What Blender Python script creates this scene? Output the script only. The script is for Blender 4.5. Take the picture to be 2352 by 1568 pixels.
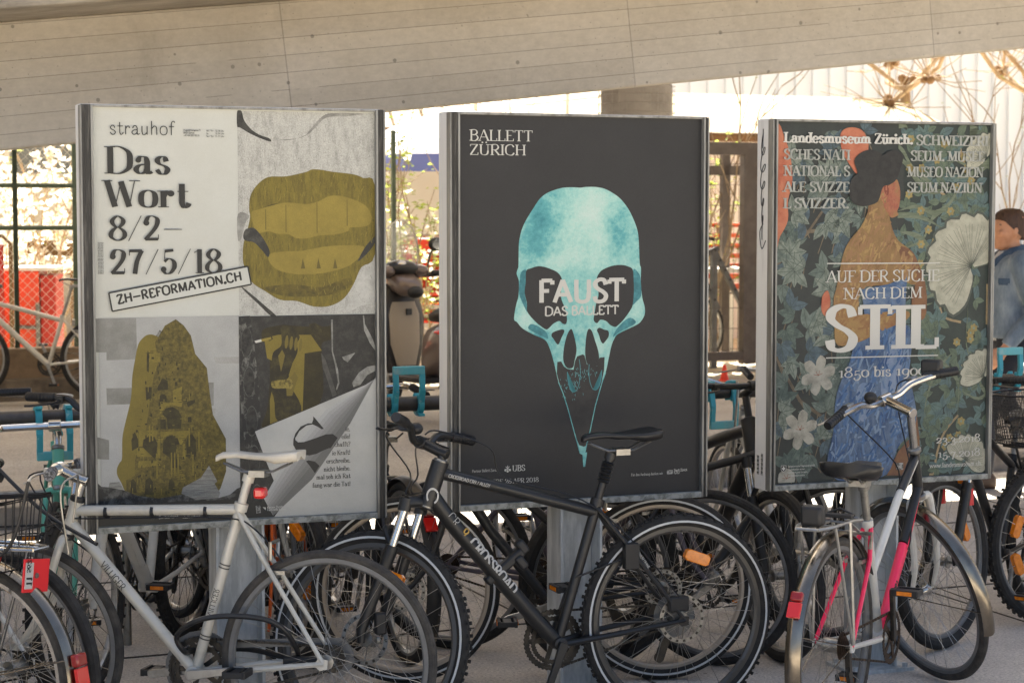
import bpy, math, random
from math import sin, cos, tan, pi, radians, sqrt, hypot, atan2
from mathutils import Vector, Matrix
random.seed(7)
for o in list(bpy.data.objects): bpy.data.objects.remove(o)
SC = bpy.context.scene
COL = SC.collection
# ------------------------------------------------------------------ camera
CAM_H, F_PX, PITCH = 1.70, 1941.4, 0.0662
cam = bpy.data.cameras.new('camera')
cam.sensor_width = 36; cam.lens = F_PX*36/1024
cam.clip_start = .1; cam.clip_end = 500
cam.dof.use_dof = True; cam.dof.focus_distance = 6.3; cam.dof.aperture_fstop = 7.5
camo = bpy.data.objects.new('camera', cam); COL.objects.link(camo)
camo.location = (0, 0, CAM_H); camo.rotation_euler = (pi/2-PITCH, 0, 0)
SC.camera = camo
# ------------------------------------------------------------------ sky, sun, exposure
SUN_EL, SUN_AZ = radians(50), radians(-8)      # azimuth from +Y (behind the posters) towards +X
W = bpy.data.worlds.new('World'); SC.world = W; W.use_nodes = True
nt = W.node_tree
bg = nt.nodes['Background']
sky = nt.nodes.new('ShaderNodeTexSky'); sky.sky_type = 'NISHITA'; sky.sun_disc = False
sky.sun_elevation = SUN_EL; sky.sun_rotation = SUN_AZ
sky.air_density = .55; sky.dust_density = 7.0; sky.ozone_density = .3; sky.altitude = 400
wb = nt.nodes.new('ShaderNodeMix'); wb.data_type = 'RGBA'; wb.blend_type = 'MULTIPLY'; wb.inputs[0].default_value = 1; wb.inputs[7].default_value = (.975, 1, .97, 1)
nt.links.new(sky.outputs[0], wb.inputs[6]); nt.links.new(wb.outputs[2], bg.inputs[0]); bg.inputs[1].default_value = .06
sl = bpy.data.lights.new('sun', 'SUN'); sl.energy = 5; sl.angle = radians(.5); sl.color = (1, .93, .80)
so = bpy.data.objects.new('sun', sl); COL.objects.link(so)
sdir = Vector((sin(SUN_AZ)*cos(SUN_EL), cos(SUN_AZ)*cos(SUN_EL), sin(SUN_EL)))
so.rotation_euler = (-sdir).to_track_quat('-Z', 'Y').to_euler(); so.location = sdir*60
SC.view_settings.view_transform = 'Standard'; SC.view_settings.look = 'None'
SC.view_settings.exposure = 2.72; SC.view_settings.gamma = 1
SC.cycles.use_denoising = True
SC.cycles.max_bounces = 8; SC.cycles.diffuse_bounces = 4; SC.cycles.transparent_max_bounces = 16
SC.cycles.sample_clamp_indirect = 6
# ------------------------------------------------------------------ placing helpers
def ray(px, py):                    # photograph pixel (2352 wide) -> direction from the camera
    u, v = (px-1176)/4459., -(py-784)/4459.
    c, s = cos(PITCH), sin(PITCH)
    return Vector((u, c+v*s, v*c-s))
def at(px, py, Y): d = ray(px, py); return Vector((0, 0, CAM_H))+d*(Y/d.y)
ROW = radians(22); RE = Vector((cos(ROW), sin(ROW), 0)); RN = Vector((-sin(ROW), cos(ROW), 0))
RO = Vector((.2337, 6.57, 0))
def row(s, t, z=0): return RO+RE*s+RN*t+Vector((0, 0, z))     # along the poster row, away from it, up
GZ = .12                            # the far pavement is one kerb higher
# ------------------------------------------------------------------ scene helpers
def tag(o, label=None, cat=None, group=None, kind=None):
    if label: o['label'] = label
    if cat: o['category'] = cat
    if group: o['group'] = group
    if kind: o['kind'] = kind
    return o
def thing(name, label, cat, loc=(0, 0, 0), rz=0, group=None, M=None):
    o = bpy.data.objects.new(name, None); COL.objects.link(o); o.empty_display_size = .1
    if M is not None: o.matrix_world = M
    else: o.location = loc; o.rotation_euler = (0, 0, rz)
    return tag(o, label, cat, group)
V = Vector
class MB:
    def __init__(s): s.v = []; s.f = []; s.m = []
    def add(s, vs, fs, mi=0, M=None):
        b = len(s.v)
        s.v += [tuple(M @ V(p)) if M is not None else tuple(p) for p in vs]
        s.f += [tuple(i+b for i in f) for f in fs]; s.m += [mi]*len(fs); return s
    def tube(s, pts, r, n=8, mi=0, cap=True, M=None, flat=1, closed=False):
        pts = [V(p) for p in pts]; N = len(pts)
        rs = r if isinstance(r, (list, tuple)) else [r]*N
        vs = []; up = None
        for i, p in enumerate(pts):
            if closed: t = pts[(i+1) % N]-pts[i-1]
            else: t = pts[min(i+1, N-1)]-pts[max(i-1, 0)]
            if t.length < 1e-9: t = V((0, 0, 1))
            t.normalize()
            if up is None:
                up = V((0, 1, 0)) if abs(t.y) < .9 else V((1, 0, 0))
            up = (up-t*up.dot(t)); up.normalize(); w = t.cross(up)
            for k in range(n):
                a = 2*pi*k/n
                vs.append(p+(up*cos(a)+w*sin(a)*flat)*rs[i])
        fs = []
        for i in range(N if closed else N-1):
            j = (i+1) % N
            for k in range(n):
                fs.append((i*n+k, i*n+(k+1) % n, j*n+(k+1) % n, j*n+k))
        if cap and not closed: fs += [tuple(range(n))[::-1], tuple(range((N-1)*n, N*n))]
        return s.add(vs, fs, mi, M)
    def box(s, c, d, mi=0, M=None, rz=0):
        x, y, z = c; a, b, h = d[0]/2, d[1]/2, d[2]/2
        vs = [(i*a, j*b, k*h) for i in (-1, 1) for j in (-1, 1) for k in (-1, 1)]
        if rz: vs = [(p[0]*cos(rz)-p[1]*sin(rz), p[0]*sin(rz)+p[1]*cos(rz), p[2]) for p in vs]
        vs = [(p[0]+x, p[1]+y, p[2]+z) for p in vs]
        return s.add(vs, [(0, 1, 3, 2), (4, 6, 7, 5), (0, 4, 5, 1), (2, 3, 7, 6), (0, 2, 6, 4), (1, 5, 7, 3)], mi, M)
    def bar(s, p, q, w, h, mi=0, M=None, up=(0, 0, 1)):      # rectangular bar p->q, w across, h along up
        p, q = V(p), V(q); t = (q-p).normalized(); u = V(up); u = (u-t*u.dot(t)).normalized(); a = t.cross(u)
        vs = [e+a*(i*w/2)+u*(j*h/2) for e in (p, q) for i, j in ((-1, -1), (1, -1), (1, 1), (-1, 1))]
        return s.add(vs, [(3, 2, 1, 0), (4, 5, 6, 7), (0, 1, 5, 4), (1, 2, 6, 5), (2, 3, 7, 6), (3, 0, 4, 7)], mi, M)
    def lathe(s, prof, n=16, mi=0, M=None, ax='z'):
        vs = []; fs = []
        for r, h in prof:
            for k in range(n):
                a = 2*pi*k/n
                vs.append((r*cos(a), r*sin(a), h) if ax == 'z' else (r*cos(a), h, r*sin(a)) if ax == 'y' else (h, r*cos(a), r*sin(a)))
        for i in range(len(prof)-1):
            for k in range(n):
                fs.append((i*n+k, i*n+(k+1) % n, (i+1)*n+(k+1) % n, (i+1)*n+k))
        fs += [tuple(range(n))[::-1], tuple(range((len(prof)-1)*n, len(prof)*n))]
        return s.add(vs, fs, mi, M)
    def ring(s, sec, n=64, a0=0, a1=2*pi, c=(0, 0, 0), mi=0, M=None, closed_sec=True):   # section (r, y) swept round the y axis
        full = abs(a1-a0-2*pi) < 1e-6; N = n if full else n+1; m = len(sec)
        vs = []
        for i in range(N):
            a = a0+(a1-a0)*i/n
            for r, y in sec: vs.append((c[0]+r*cos(a), c[1]+y, c[2]+r*sin(a)))
        fs = []
        for i in range(n):
            j = (i+1) % N
            for k in range(m if closed_sec else m-1):
                l = (k+1) % m; fs.append((i*m+k, i*m+l, j*m+l, j*m+k))
        if not full and closed_sec: fs += [tuple(range(m)), tuple(range(n*m, n*m+m))[::-1]]
        return s.add(vs, fs, mi, M)
    def ell(s, c, r, n=12, m=8, mi=0, M=None):
        vs = []; fs = []
        for i in range(m+1):
            b = -pi/2+pi*i/m
            for k in range(n):
                a = 2*pi*k/n
                vs.append((c[0]+r[0]*cos(b)*cos(a), c[1]+r[1]*cos(b)*sin(a), c[2]+r[2]*sin(b)))
        for i in range(m):
            for k in range(n): fs.append((i*n+k, i*n+(k+1) % n, (i+1)*n+(k+1) % n, (i+1)*n+k))
        return s.add(vs, fs, mi, M)
    def prism(s, pts, y0, y1, mi=0, M=None):      # outline in (x, z), extruded y0..y1
        n = len(pts); vs = [(p[0], y0, p[1]) for p in pts]+[(p[0], y1, p[1]) for p in pts]
        fs = [tuple(range(n)), tuple(range(n, 2*n))[::-1]]+[(i, i+n, (i+1) % n+n, (i+1) % n) for i in range(n)]
        return s.add(vs, fs, mi, M)
    def loft(s, rings, mi=0, cap=True, M=None):
        n = len(rings[0]); vs = [p for r in rings for p in r]; fs = []
        for i in range(len(rings)-1):
            for k in range(n): fs.append((i*n+k, i*n+(k+1) % n, (i+1)*n+(k+1) % n, (i+1)*n+k))
        if cap: fs += [tuple(range(n))[::-1], tuple(range((len(rings)-1)*n, len(rings)*n))]
        return s.add(vs, fs, mi, M)
    def xf(s, M): s.v = [tuple(M @ V(p)) for p in s.v]; return s
    def build(s, name, mats, parent=None, smooth=35, bevel=0, tags=None):
        me = bpy.data.meshes.new(name); me.from_pydata(s.v, [], s.f)
        if not isinstance(mats, (list, tuple)): mats = [mats]
        for m in mats: me.materials.append(m)
        if len(mats) > 1: me.polygons.foreach_set('material_index', s.m)
        if smooth:
            me.polygons.foreach_set('use_smooth', [True]*len(s.f))
            me.set_sharp_from_angle(angle=radians(smooth))
        me.update()
        o = bpy.data.objects.new(name, me); COL.objects.link(o)
        if parent: o.parent = parent
        if bevel:
            b = o.modifiers.new('bevel', 'BEVEL'); b.width = bevel; b.segments = 2; b.limit_method = 'ANGLE'; b.angle_limit = radians(40)
        if tags: tag(o, *tags)
        return o
def cr(pts, k=6, closed=False):      # Catmull-Rom through points of any dimension
    P = [tuple(p) for p in pts]; n = len(P); out = []
    for i in range(n if closed else n-1):
        if closed: a, b, c, d = P[i-1], P[i], P[(i+1) % n], P[(i+2) % n]
        else: a, b, c, d = P[max(i-1, 0)], P[i], P[i+1], P[min(i+2, n-1)]
        for j in range(k):
            t = j/k; t2 = t*t; t3 = t2*t
            out.append(tuple(.5*(2*q+(r-p)*t+(2*p-5*q+4*r-s)*t2+(3*q-p-3*r+s)*t3) for p, q, r, s in zip(a, b, c, d)))
    if not closed: out.append(P[-1])
    return out
# ------------------------------------------------------------------ materials
def lin(h):
    h = h.lstrip('#'); c = [int(h[i:i+2], 16)/255 for i in (0, 2, 4)]
    return tuple(x/12.92 if x <= .04045 else ((x+.055)/1.055)**2.4 for x in c)+(1,)
def C(c): return lin(c) if isinstance(c, str) else (tuple(c)+(1,))[:4] if len(c) == 3 else c
MATS = {}
def mat(name, col, rough=.5, metal=0, col2=None, scale=8, lo=.4, hi=.65, bump=0, bscale=40, spec=.5, stretch=None, trans=0, alpha=1, detail=6, coat=0, rvar=0, emit=0):
    """principled surface; col2 = wear/dirt/second tone laid in by noise with its own shape"""
    if name in MATS: return MATS[name]
    m = bpy.data.materials.new(name); m.use_nodes = True; N = m.node_tree.nodes; L = m.node_tree.links
    p = N['Principled BSDF']; p.inputs['Base Color'].default_value = C(col)
    p.inputs['Roughness'].default_value = rough; p.inputs['Metallic'].default_value = metal
    p.inputs['Specular IOR Level'].default_value = spec
    if trans: p.inputs['Transmission Weight'].default_value = trans
    if alpha < 1: p.inputs['Alpha'].default_value = alpha
    if coat: p.inputs['Coat Weight'].default_value = coat; p.inputs['Coat Roughness'].default_value = .1
    if col2 or bump or rvar:
        tc = N.new('ShaderNodeTexCoord'); mp = N.new('ShaderNodeMapping'); L.new(tc.outputs['Object'], mp.inputs[0])
        if stretch: mp.inputs['Scale'].default_value = stretch
    if col2 or rvar:
        nz = N.new('ShaderNodeTexNoise'); nz.inputs['Scale'].default_value = scale; nz.inputs['Detail'].default_value = detail
        nz.inputs['Roughness'].default_value = .65
        L.new(mp.outputs[0], nz.inputs['Vector'])
        rp = N.new('ShaderNodeValToRGB'); rp.color_ramp.elements[0].position = lo; rp.color_ramp.elements[1].position = hi
        L.new(nz.outputs['Fac'], rp.inputs[0])
        if col2:
            rp.color_ramp.elements[0].color = C(col); rp.color_ramp.elements[1].color = C(col2)
            L.new(rp.outputs[0], p.inputs['Base Color'])
        if rvar:
            mr = N.new('ShaderNodeMapRange'); mr.inputs['To Min'].default_value = max(.05, rough-rvar); mr.inputs['To Max'].default_value = min(1, rough+rvar)
            L.new(nz.outputs['Fac'], mr.inputs[0]); L.new(mr.outputs[0], p.inputs['Roughness'])
    if bump:
        bz = N.new('ShaderNodeTexNoise'); bz.inputs['Scale'].default_value = bscale; bz.inputs['Detail'].default_value = 8
        L.new(mp.outputs[0], bz.inputs['Vector'])
        bn = N.new('ShaderNodeBump'); bn.inputs['Strength'].default_value = bump; bn.inputs['Distance'].default_value = .01
        L.new(bz.outputs['Fac'], bn.inputs['Height']); L.new(bn.outputs[0], p.inputs['Normal'])
    MATS[name] = m; return m
class NT:                            # tiny node-graph helper for the richer materials
    def __init__(s, name):
        s.m = bpy.data.materials.new(name); s.m.use_nodes = True; s.N = s.m.node_tree.nodes; s.L = s.m.node_tree.links
        s.p = s.N['Principled BSDF']; s.obj = s.N.new('ShaderNodeTexCoord').outputs['Object']
    def noise(s, scale, detail=6, rough=.6, vec=None, stretch=None):
        n = s.N.new('ShaderNodeTexNoise'); n.inputs['Scale'].default_value = scale; n.inputs['Detail'].default_value = detail; n.inputs['Roughness'].default_value = rough
        v = vec or s.obj
        if stretch:
            mp = s.N.new('ShaderNodeMapping'); mp.inputs['Scale'].default_value = stretch; s.L.new(v, mp.inputs[0]); v = mp.outputs[0]
        s.L.new(v, n.inputs['Vector']); return n.outputs['Fac']
    def vor(s, scale, feature='F1', rnd=1, flat=None):
        n = s.N.new('ShaderNodeTexVoronoi'); n.inputs['Scale'].default_value = scale; n.feature = feature; n.voronoi_dimensions = '2D' if flat else '3D'; n.inputs['Randomness'].default_value = rnd
        v = s.obj
        if flat:
            q = s.xyz(); cb = s.N.new('ShaderNodeCombineXYZ'); s.L.new(q[0], cb.inputs[0]); s.L.new(q[2], cb.inputs[1]); v = cb.outputs[0]
        s.L.new(v, n.inputs['Vector']); return n.outputs['Distance']
    def ramp(s, f, stops):
        r = s.N.new('ShaderNodeValToRGB'); e = r.color_ramp.elements
        while len(e) < len(stops): e.new(.5)
        for x, (p, c) in zip(e, stops): x.position = p; x.color = C(c) if not isinstance(c, float) else (c, c, c, 1)
        s.L.new(f, r.inputs[0]); return r.outputs[0]
    def mix(s, f, a, b, mode='MIX'):
        n = s.N.new('ShaderNodeMix'); n.data_type = 'RGBA'; n.blend_type = mode
        for sock, x in ((n.inputs[0], f), (n.inputs[6], a), (n.inputs[7], b)):
            if isinstance(x, bpy.types.NodeSocket): s.L.new(x, sock)
            else: sock.default_value = x if isinstance(x, float) else C(x)
        return n.outputs[2]
    def math(s, op, a, b=0., c=0.):
        n = s.N.new('ShaderNodeMath'); n.operation = op
        for i, x in enumerate((a, b, c)):
            if isinstance(x, bpy.types.NodeSocket): s.L.new(x, n.inputs[i])
            else: n.inputs[i].default_value = x
        return n.outputs[0]
    def xyz(s):
        n = s.N.new('ShaderNodeSeparateXYZ'); s.L.new(s.obj, n.inputs[0]); return n.outputs
    def bump(s, h, strength, dist=.01):
        b = s.N.new('ShaderNodeBump'); b.inputs['Strength'].default_value = strength; b.inputs['Distance'].default_value = dist
        s.L.new(h, b.inputs['Height']); s.L.new(b.outputs[0], s.p.inputs['Normal'])
    def out(s, col=None, rough=.8, spec=.3):
        if col is not None:
            if isinstance(col, bpy.types.NodeSocket): s.L.new(col, s.p.inputs['Base Color'])
            else: s.p.inputs['Base Color'].default_value = C(col)
        s.p.inputs['Roughness'].default_value = rough; s.p.inputs['Specular IOR Level'].default_value = spec
        return s.m
# ================================================================== the setting
def m_concrete():
    t = NT('board-marked concrete'); x, y, z = t.xyz()
    base = t.ramp(t.noise(1.1, 8, .7, stretch=(1, 1, 1)), [(.3, '#c2b7a4'), (.55, '#d1c7b5'), (.75, '#dad0c0')])
    fine = t.ramp(t.noise(26, 8, .8, stretch=(.7, 1, 1.2)), [(.35, (.84, .84, .83)), (.62, (1.03, 1.03, 1.03))])
    c = t.mix(1., base, fine, 'MULTIPLY')
    bd = t.math('FRACT', t.math('DIVIDE', t.math('ADD', z, 4.0), .083))           # boards 83 mm
    ln = t.math('LESS_THAN', bd, .035)
    brk = t.math('GREATER_THAN', t.noise(5, 3, .5, stretch=(.35, 1, 2)), .37)
    ln = t.math('MULTIPLY', ln, t.math('MULTIPLY', brk, .75))
    c = t.mix(ln, c, '#6b6257')
    jn = t.math('LESS_THAN', t.math('FRACT', t.math('DIVIDE', t.math('ADD', x, 20.92), 1.86)), .0035)
    c = t.mix(t.math('MULTIPLY', jn, .45), c, '#61594f')
    # tone of each plank: white noise by board number
    wn = t.N.new('ShaderNodeTexWhiteNoise'); wn.noise_dimensions = '2D'
    cb = t.N.new('ShaderNodeCombineXYZ'); t.L.new(t.math('FLOOR', t.math('DIVIDE', t.math('ADD', z, 4.0), .083)), cb.inputs[0])
    t.L.new(t.math('FLOOR', t.math('DIVIDE', t.math('ADD', x, 20.92), 1.86)), cb.inputs[1]); t.L.new(cb.outputs[0], wn.inputs[0])
    c = t.mix(.2, c, t.ramp(wn.outputs[0], [(0, '#8f8474'), (1, '#d6cbb8')]))
    h = t.vor(4.2, flat=(1, 0, 1)); blow = t.math('LESS_THAN', h, t.math('MULTIPLY', t.noise(3.1, 2), .075))                                # blow holes
    blow = t.math('MULTIPLY', blow, t.math('GREATER_THAN', t.noise(2.2, 2), .48))
    c = t.mix(t.math('MULTIPLY', blow, .5), c, '#4d473f')
    h2 = t.math('LESS_THAN', t.vor(13, flat=(1, 0, 1)), .035); c = t.mix(t.math('MULTIPLY', t.math('MULTIPLY', h2, .45), t.math('GREATER_THAN', t.noise(2.7, 2), .5)), c, '#5a5348')
    st = t.ramp(t.noise(2.2, 6, .7, stretch=(1, 1, .35)), [(.58, 0.), (.8, 1.)]); c = t.mix(t.math('MULTIPLY', st, .5), c, '#8d8475')
    st2 = t.ramp(t.noise(1.4, 5, .75, stretch=(1, 1, .6)), [(.52, 0.), (.66, 1.)]); c = t.mix(t.math('MULTIPLY', st2, .22), c, '#a59b8a')
    t.bump(t.math('SUBTRACT', t.noise(60, 6), t.math('MULTIPLY', ln, 2.)), .25, .004)
    return t.out(c, .85, .25)
def m_dirty_concrete():
    t = NT('stained slab concrete')
    c = t.ramp(t.noise(3, 8, .75, stretch=(.5, 1, 1.3)), [(.3, '#8d8475'), (.52, '#b5aa98'), (.7, '#cdc2ae')])
    t.bump(t.noise(30, 8), .3); return t.out(c, .9, .2)
M_CONC, M_SLAB = m_concrete(), m_dirty_concrete()
def m_asphalt(name, a, b, sc=1.):
    t = NT(name)
    c = t.ramp(t.noise(1.3*sc, 6, .7), [(.3, a), (.7, b)])
    sp = t.ramp(t.noise(85, 4, .85), [(.36, (.48, .47, .45)), (.5, (1., 1., 1.)), (.66, (1.38, 1.36, 1.31))])
    c = t.mix(.85, c, sp, 'MULTIPLY')
    st = t.math('LESS_THAN', t.vor(7), .06); c = t.mix(t.math('MULTIPLY', st, .5), c, '#4a453d')
    t.bump(t.noise(110, 8), .5, .006); return t.out(c, .9, .3)
M_PAVE = m_asphalt('speckled pavement', '#a59e95', '#cfc8be'); M_ROAD = m_asphalt('worn grey road', '#8f887e', '#a59e93')
M_KERB = mat('granite kerb', '#8d867c', .85, 0, '#6c655c', 6, bump=.3)
M_SAND = mat('pale gravel yard', '#bdb19b', .95, 0, '#d0c6b2', 3)
def sheet(name, t0, t1, z, m, s0=-60, s1=60, th=.5):
    b = MB(); a = [row(s0, t0), row(s1, t0), row(s1, t1), row(s0, t1)]
    b.add([(p.x, p.y, z) for p in a]+[(p.x, p.y, z-th) for p in a], [(0, 1, 2, 3), (7, 6, 5, 4), (0, 4, 5, 1), (1, 5, 6, 2), (2, 6, 7, 3), (3, 7, 4, 0)])
    return b.build(name, m, smooth=0, tags=(None, None, None, 'structure'))
sheet('pavement', -30, 4.60, 0, M_PAVE)
b = MB(); p, q = row(-60, 4.68), row(60, 4.68); b.bar(p+V((0, 0, -.2)), q+V((0, 0, -.2)), .16, .64); b.build('kerb', M_KERB, smooth=0, bevel=.015, tags=(None, None, None, 'structure'))
sheet('road', 4.76, 10.55, GZ-.02, M_ROAD)
sheet('ground', 10.55, 160, GZ, M_SAND, -140, 140)
b = MB()       # paving joints: thin dark grooves laid as a sheet 4 mm proud
for t_ in (-2.2, -.4, 1.35, 2.9):
    p, q = row(-20, t_), row(20, t_); b.bar(p+V((0, 0, .002)), q+V((0, 0, .002)), .012, .004)
for k in range(-6, 8):
    p, q = row(k*1.9+.4, -3.5), row(k*1.9+.4, 4.59); b.bar(p+V((0, 0, .0015)), q+V((0, 0, .0015)), .01, .003)
b.build('pavement_joints', mat('joint', '#4f4941', .95), smooth=0, tags=(None, None, None, 'structure'))

# --- concrete ramp: a board-marked side wall with an overhanging slab; climbs to the right
PA = at(0, 345, 8.97); PB = at(2352, 110, 11.13)
rd = (PB-PA).normalized(); slope = math.asin(rd.z); yaw = atan2(rd.y, rd.x)
MR = Matrix.Translation(PA) @ Matrix.Rotation(yaw, 4, 'Z') @ Matrix.Rotation(-slope, 4, 'Y')
ramp = thing('concrete_ramp', 'board-marked concrete bridge ramp rising to the right above the posters', 'bridge', M=MR)
b = MB(); b.box((2.5, .17, .29), (36, .34, .58)); b.build('side_wall', M_CONC, ramp, smooth=0, bevel=.012)
b = MB(); b.box((2.5, -.21, .80), (36.02, .90, .44)); b.build('overhang', M_SLAB, ramp, smooth=0, bevel=.02)
b = MB(); b.box((2.5, 1.66, .78), (36, 2.84, .30)); b.build('deck', M_SLAB, ramp, smooth=0)
# --- unseen viaduct overhead: two decks laid out for their shade, a sun slot between
vi = thing('viaduct', 'high concrete viaduct deck roofing the bicycle parking', 'bridge', row(0, 0), ROW)
b = MB(); b.box((4, 4.1, 6.3), (64, 3.6, .5)); b.build('near_shade_deck', M_SLAB, vi, smooth=0)
b = MB(); b.box((4, 12.55, 6.3), (64, 5.9, .5)); b.build('far_shade_deck', M_SLAB, vi, smooth=0)
for s_ in (-13, 17):
    for t_ in (4.1, 12.5):
        b = MB(); b.lathe([(.5, -.1), (.5, 6.1)], 20, M=Matrix.Translation((s_, t_, 0))); b.build('pillar', M_SLAB, vi)
# --- bearing column under the ramp, wrapped in wire netting
cp = at(1462, 240, 13.4)
col = thing('bridge_column', 'round grey bridge column wrapped in wire netting below the ramp', 'column', (cp.x, cp.y, GZ))
M_COLM = mat('grey column paint', '#b3aca4', .7, 0, '#958e86', 5)
b = MB(); b.lathe([(.245, -.05), (.245, 2.45), (.20, 2.47), (.20, 2.54), (.40, 2.56), (.40, 3.2)], 28); b.build('shaft', M_COLM, col)
b = MB()
for k in range(30):
    a = 2*pi*k/30
    b.tube([(.262*cos(a), .262*sin(a), .1), (.262*cos(a), .262*sin(a), 2.42)], .0016, 3)
for k in range(40):
    z = .1+k*.06; b.ring([(.264, -.002), (.268, 0), (.264, .002)], 28, M=Matrix.Translation((0, 0, z)) @ Matrix.Rotation(pi/2, 4, 'X'))
b.build('netting', mat('wire', '#b5afa6', .6, .2), col)
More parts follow.
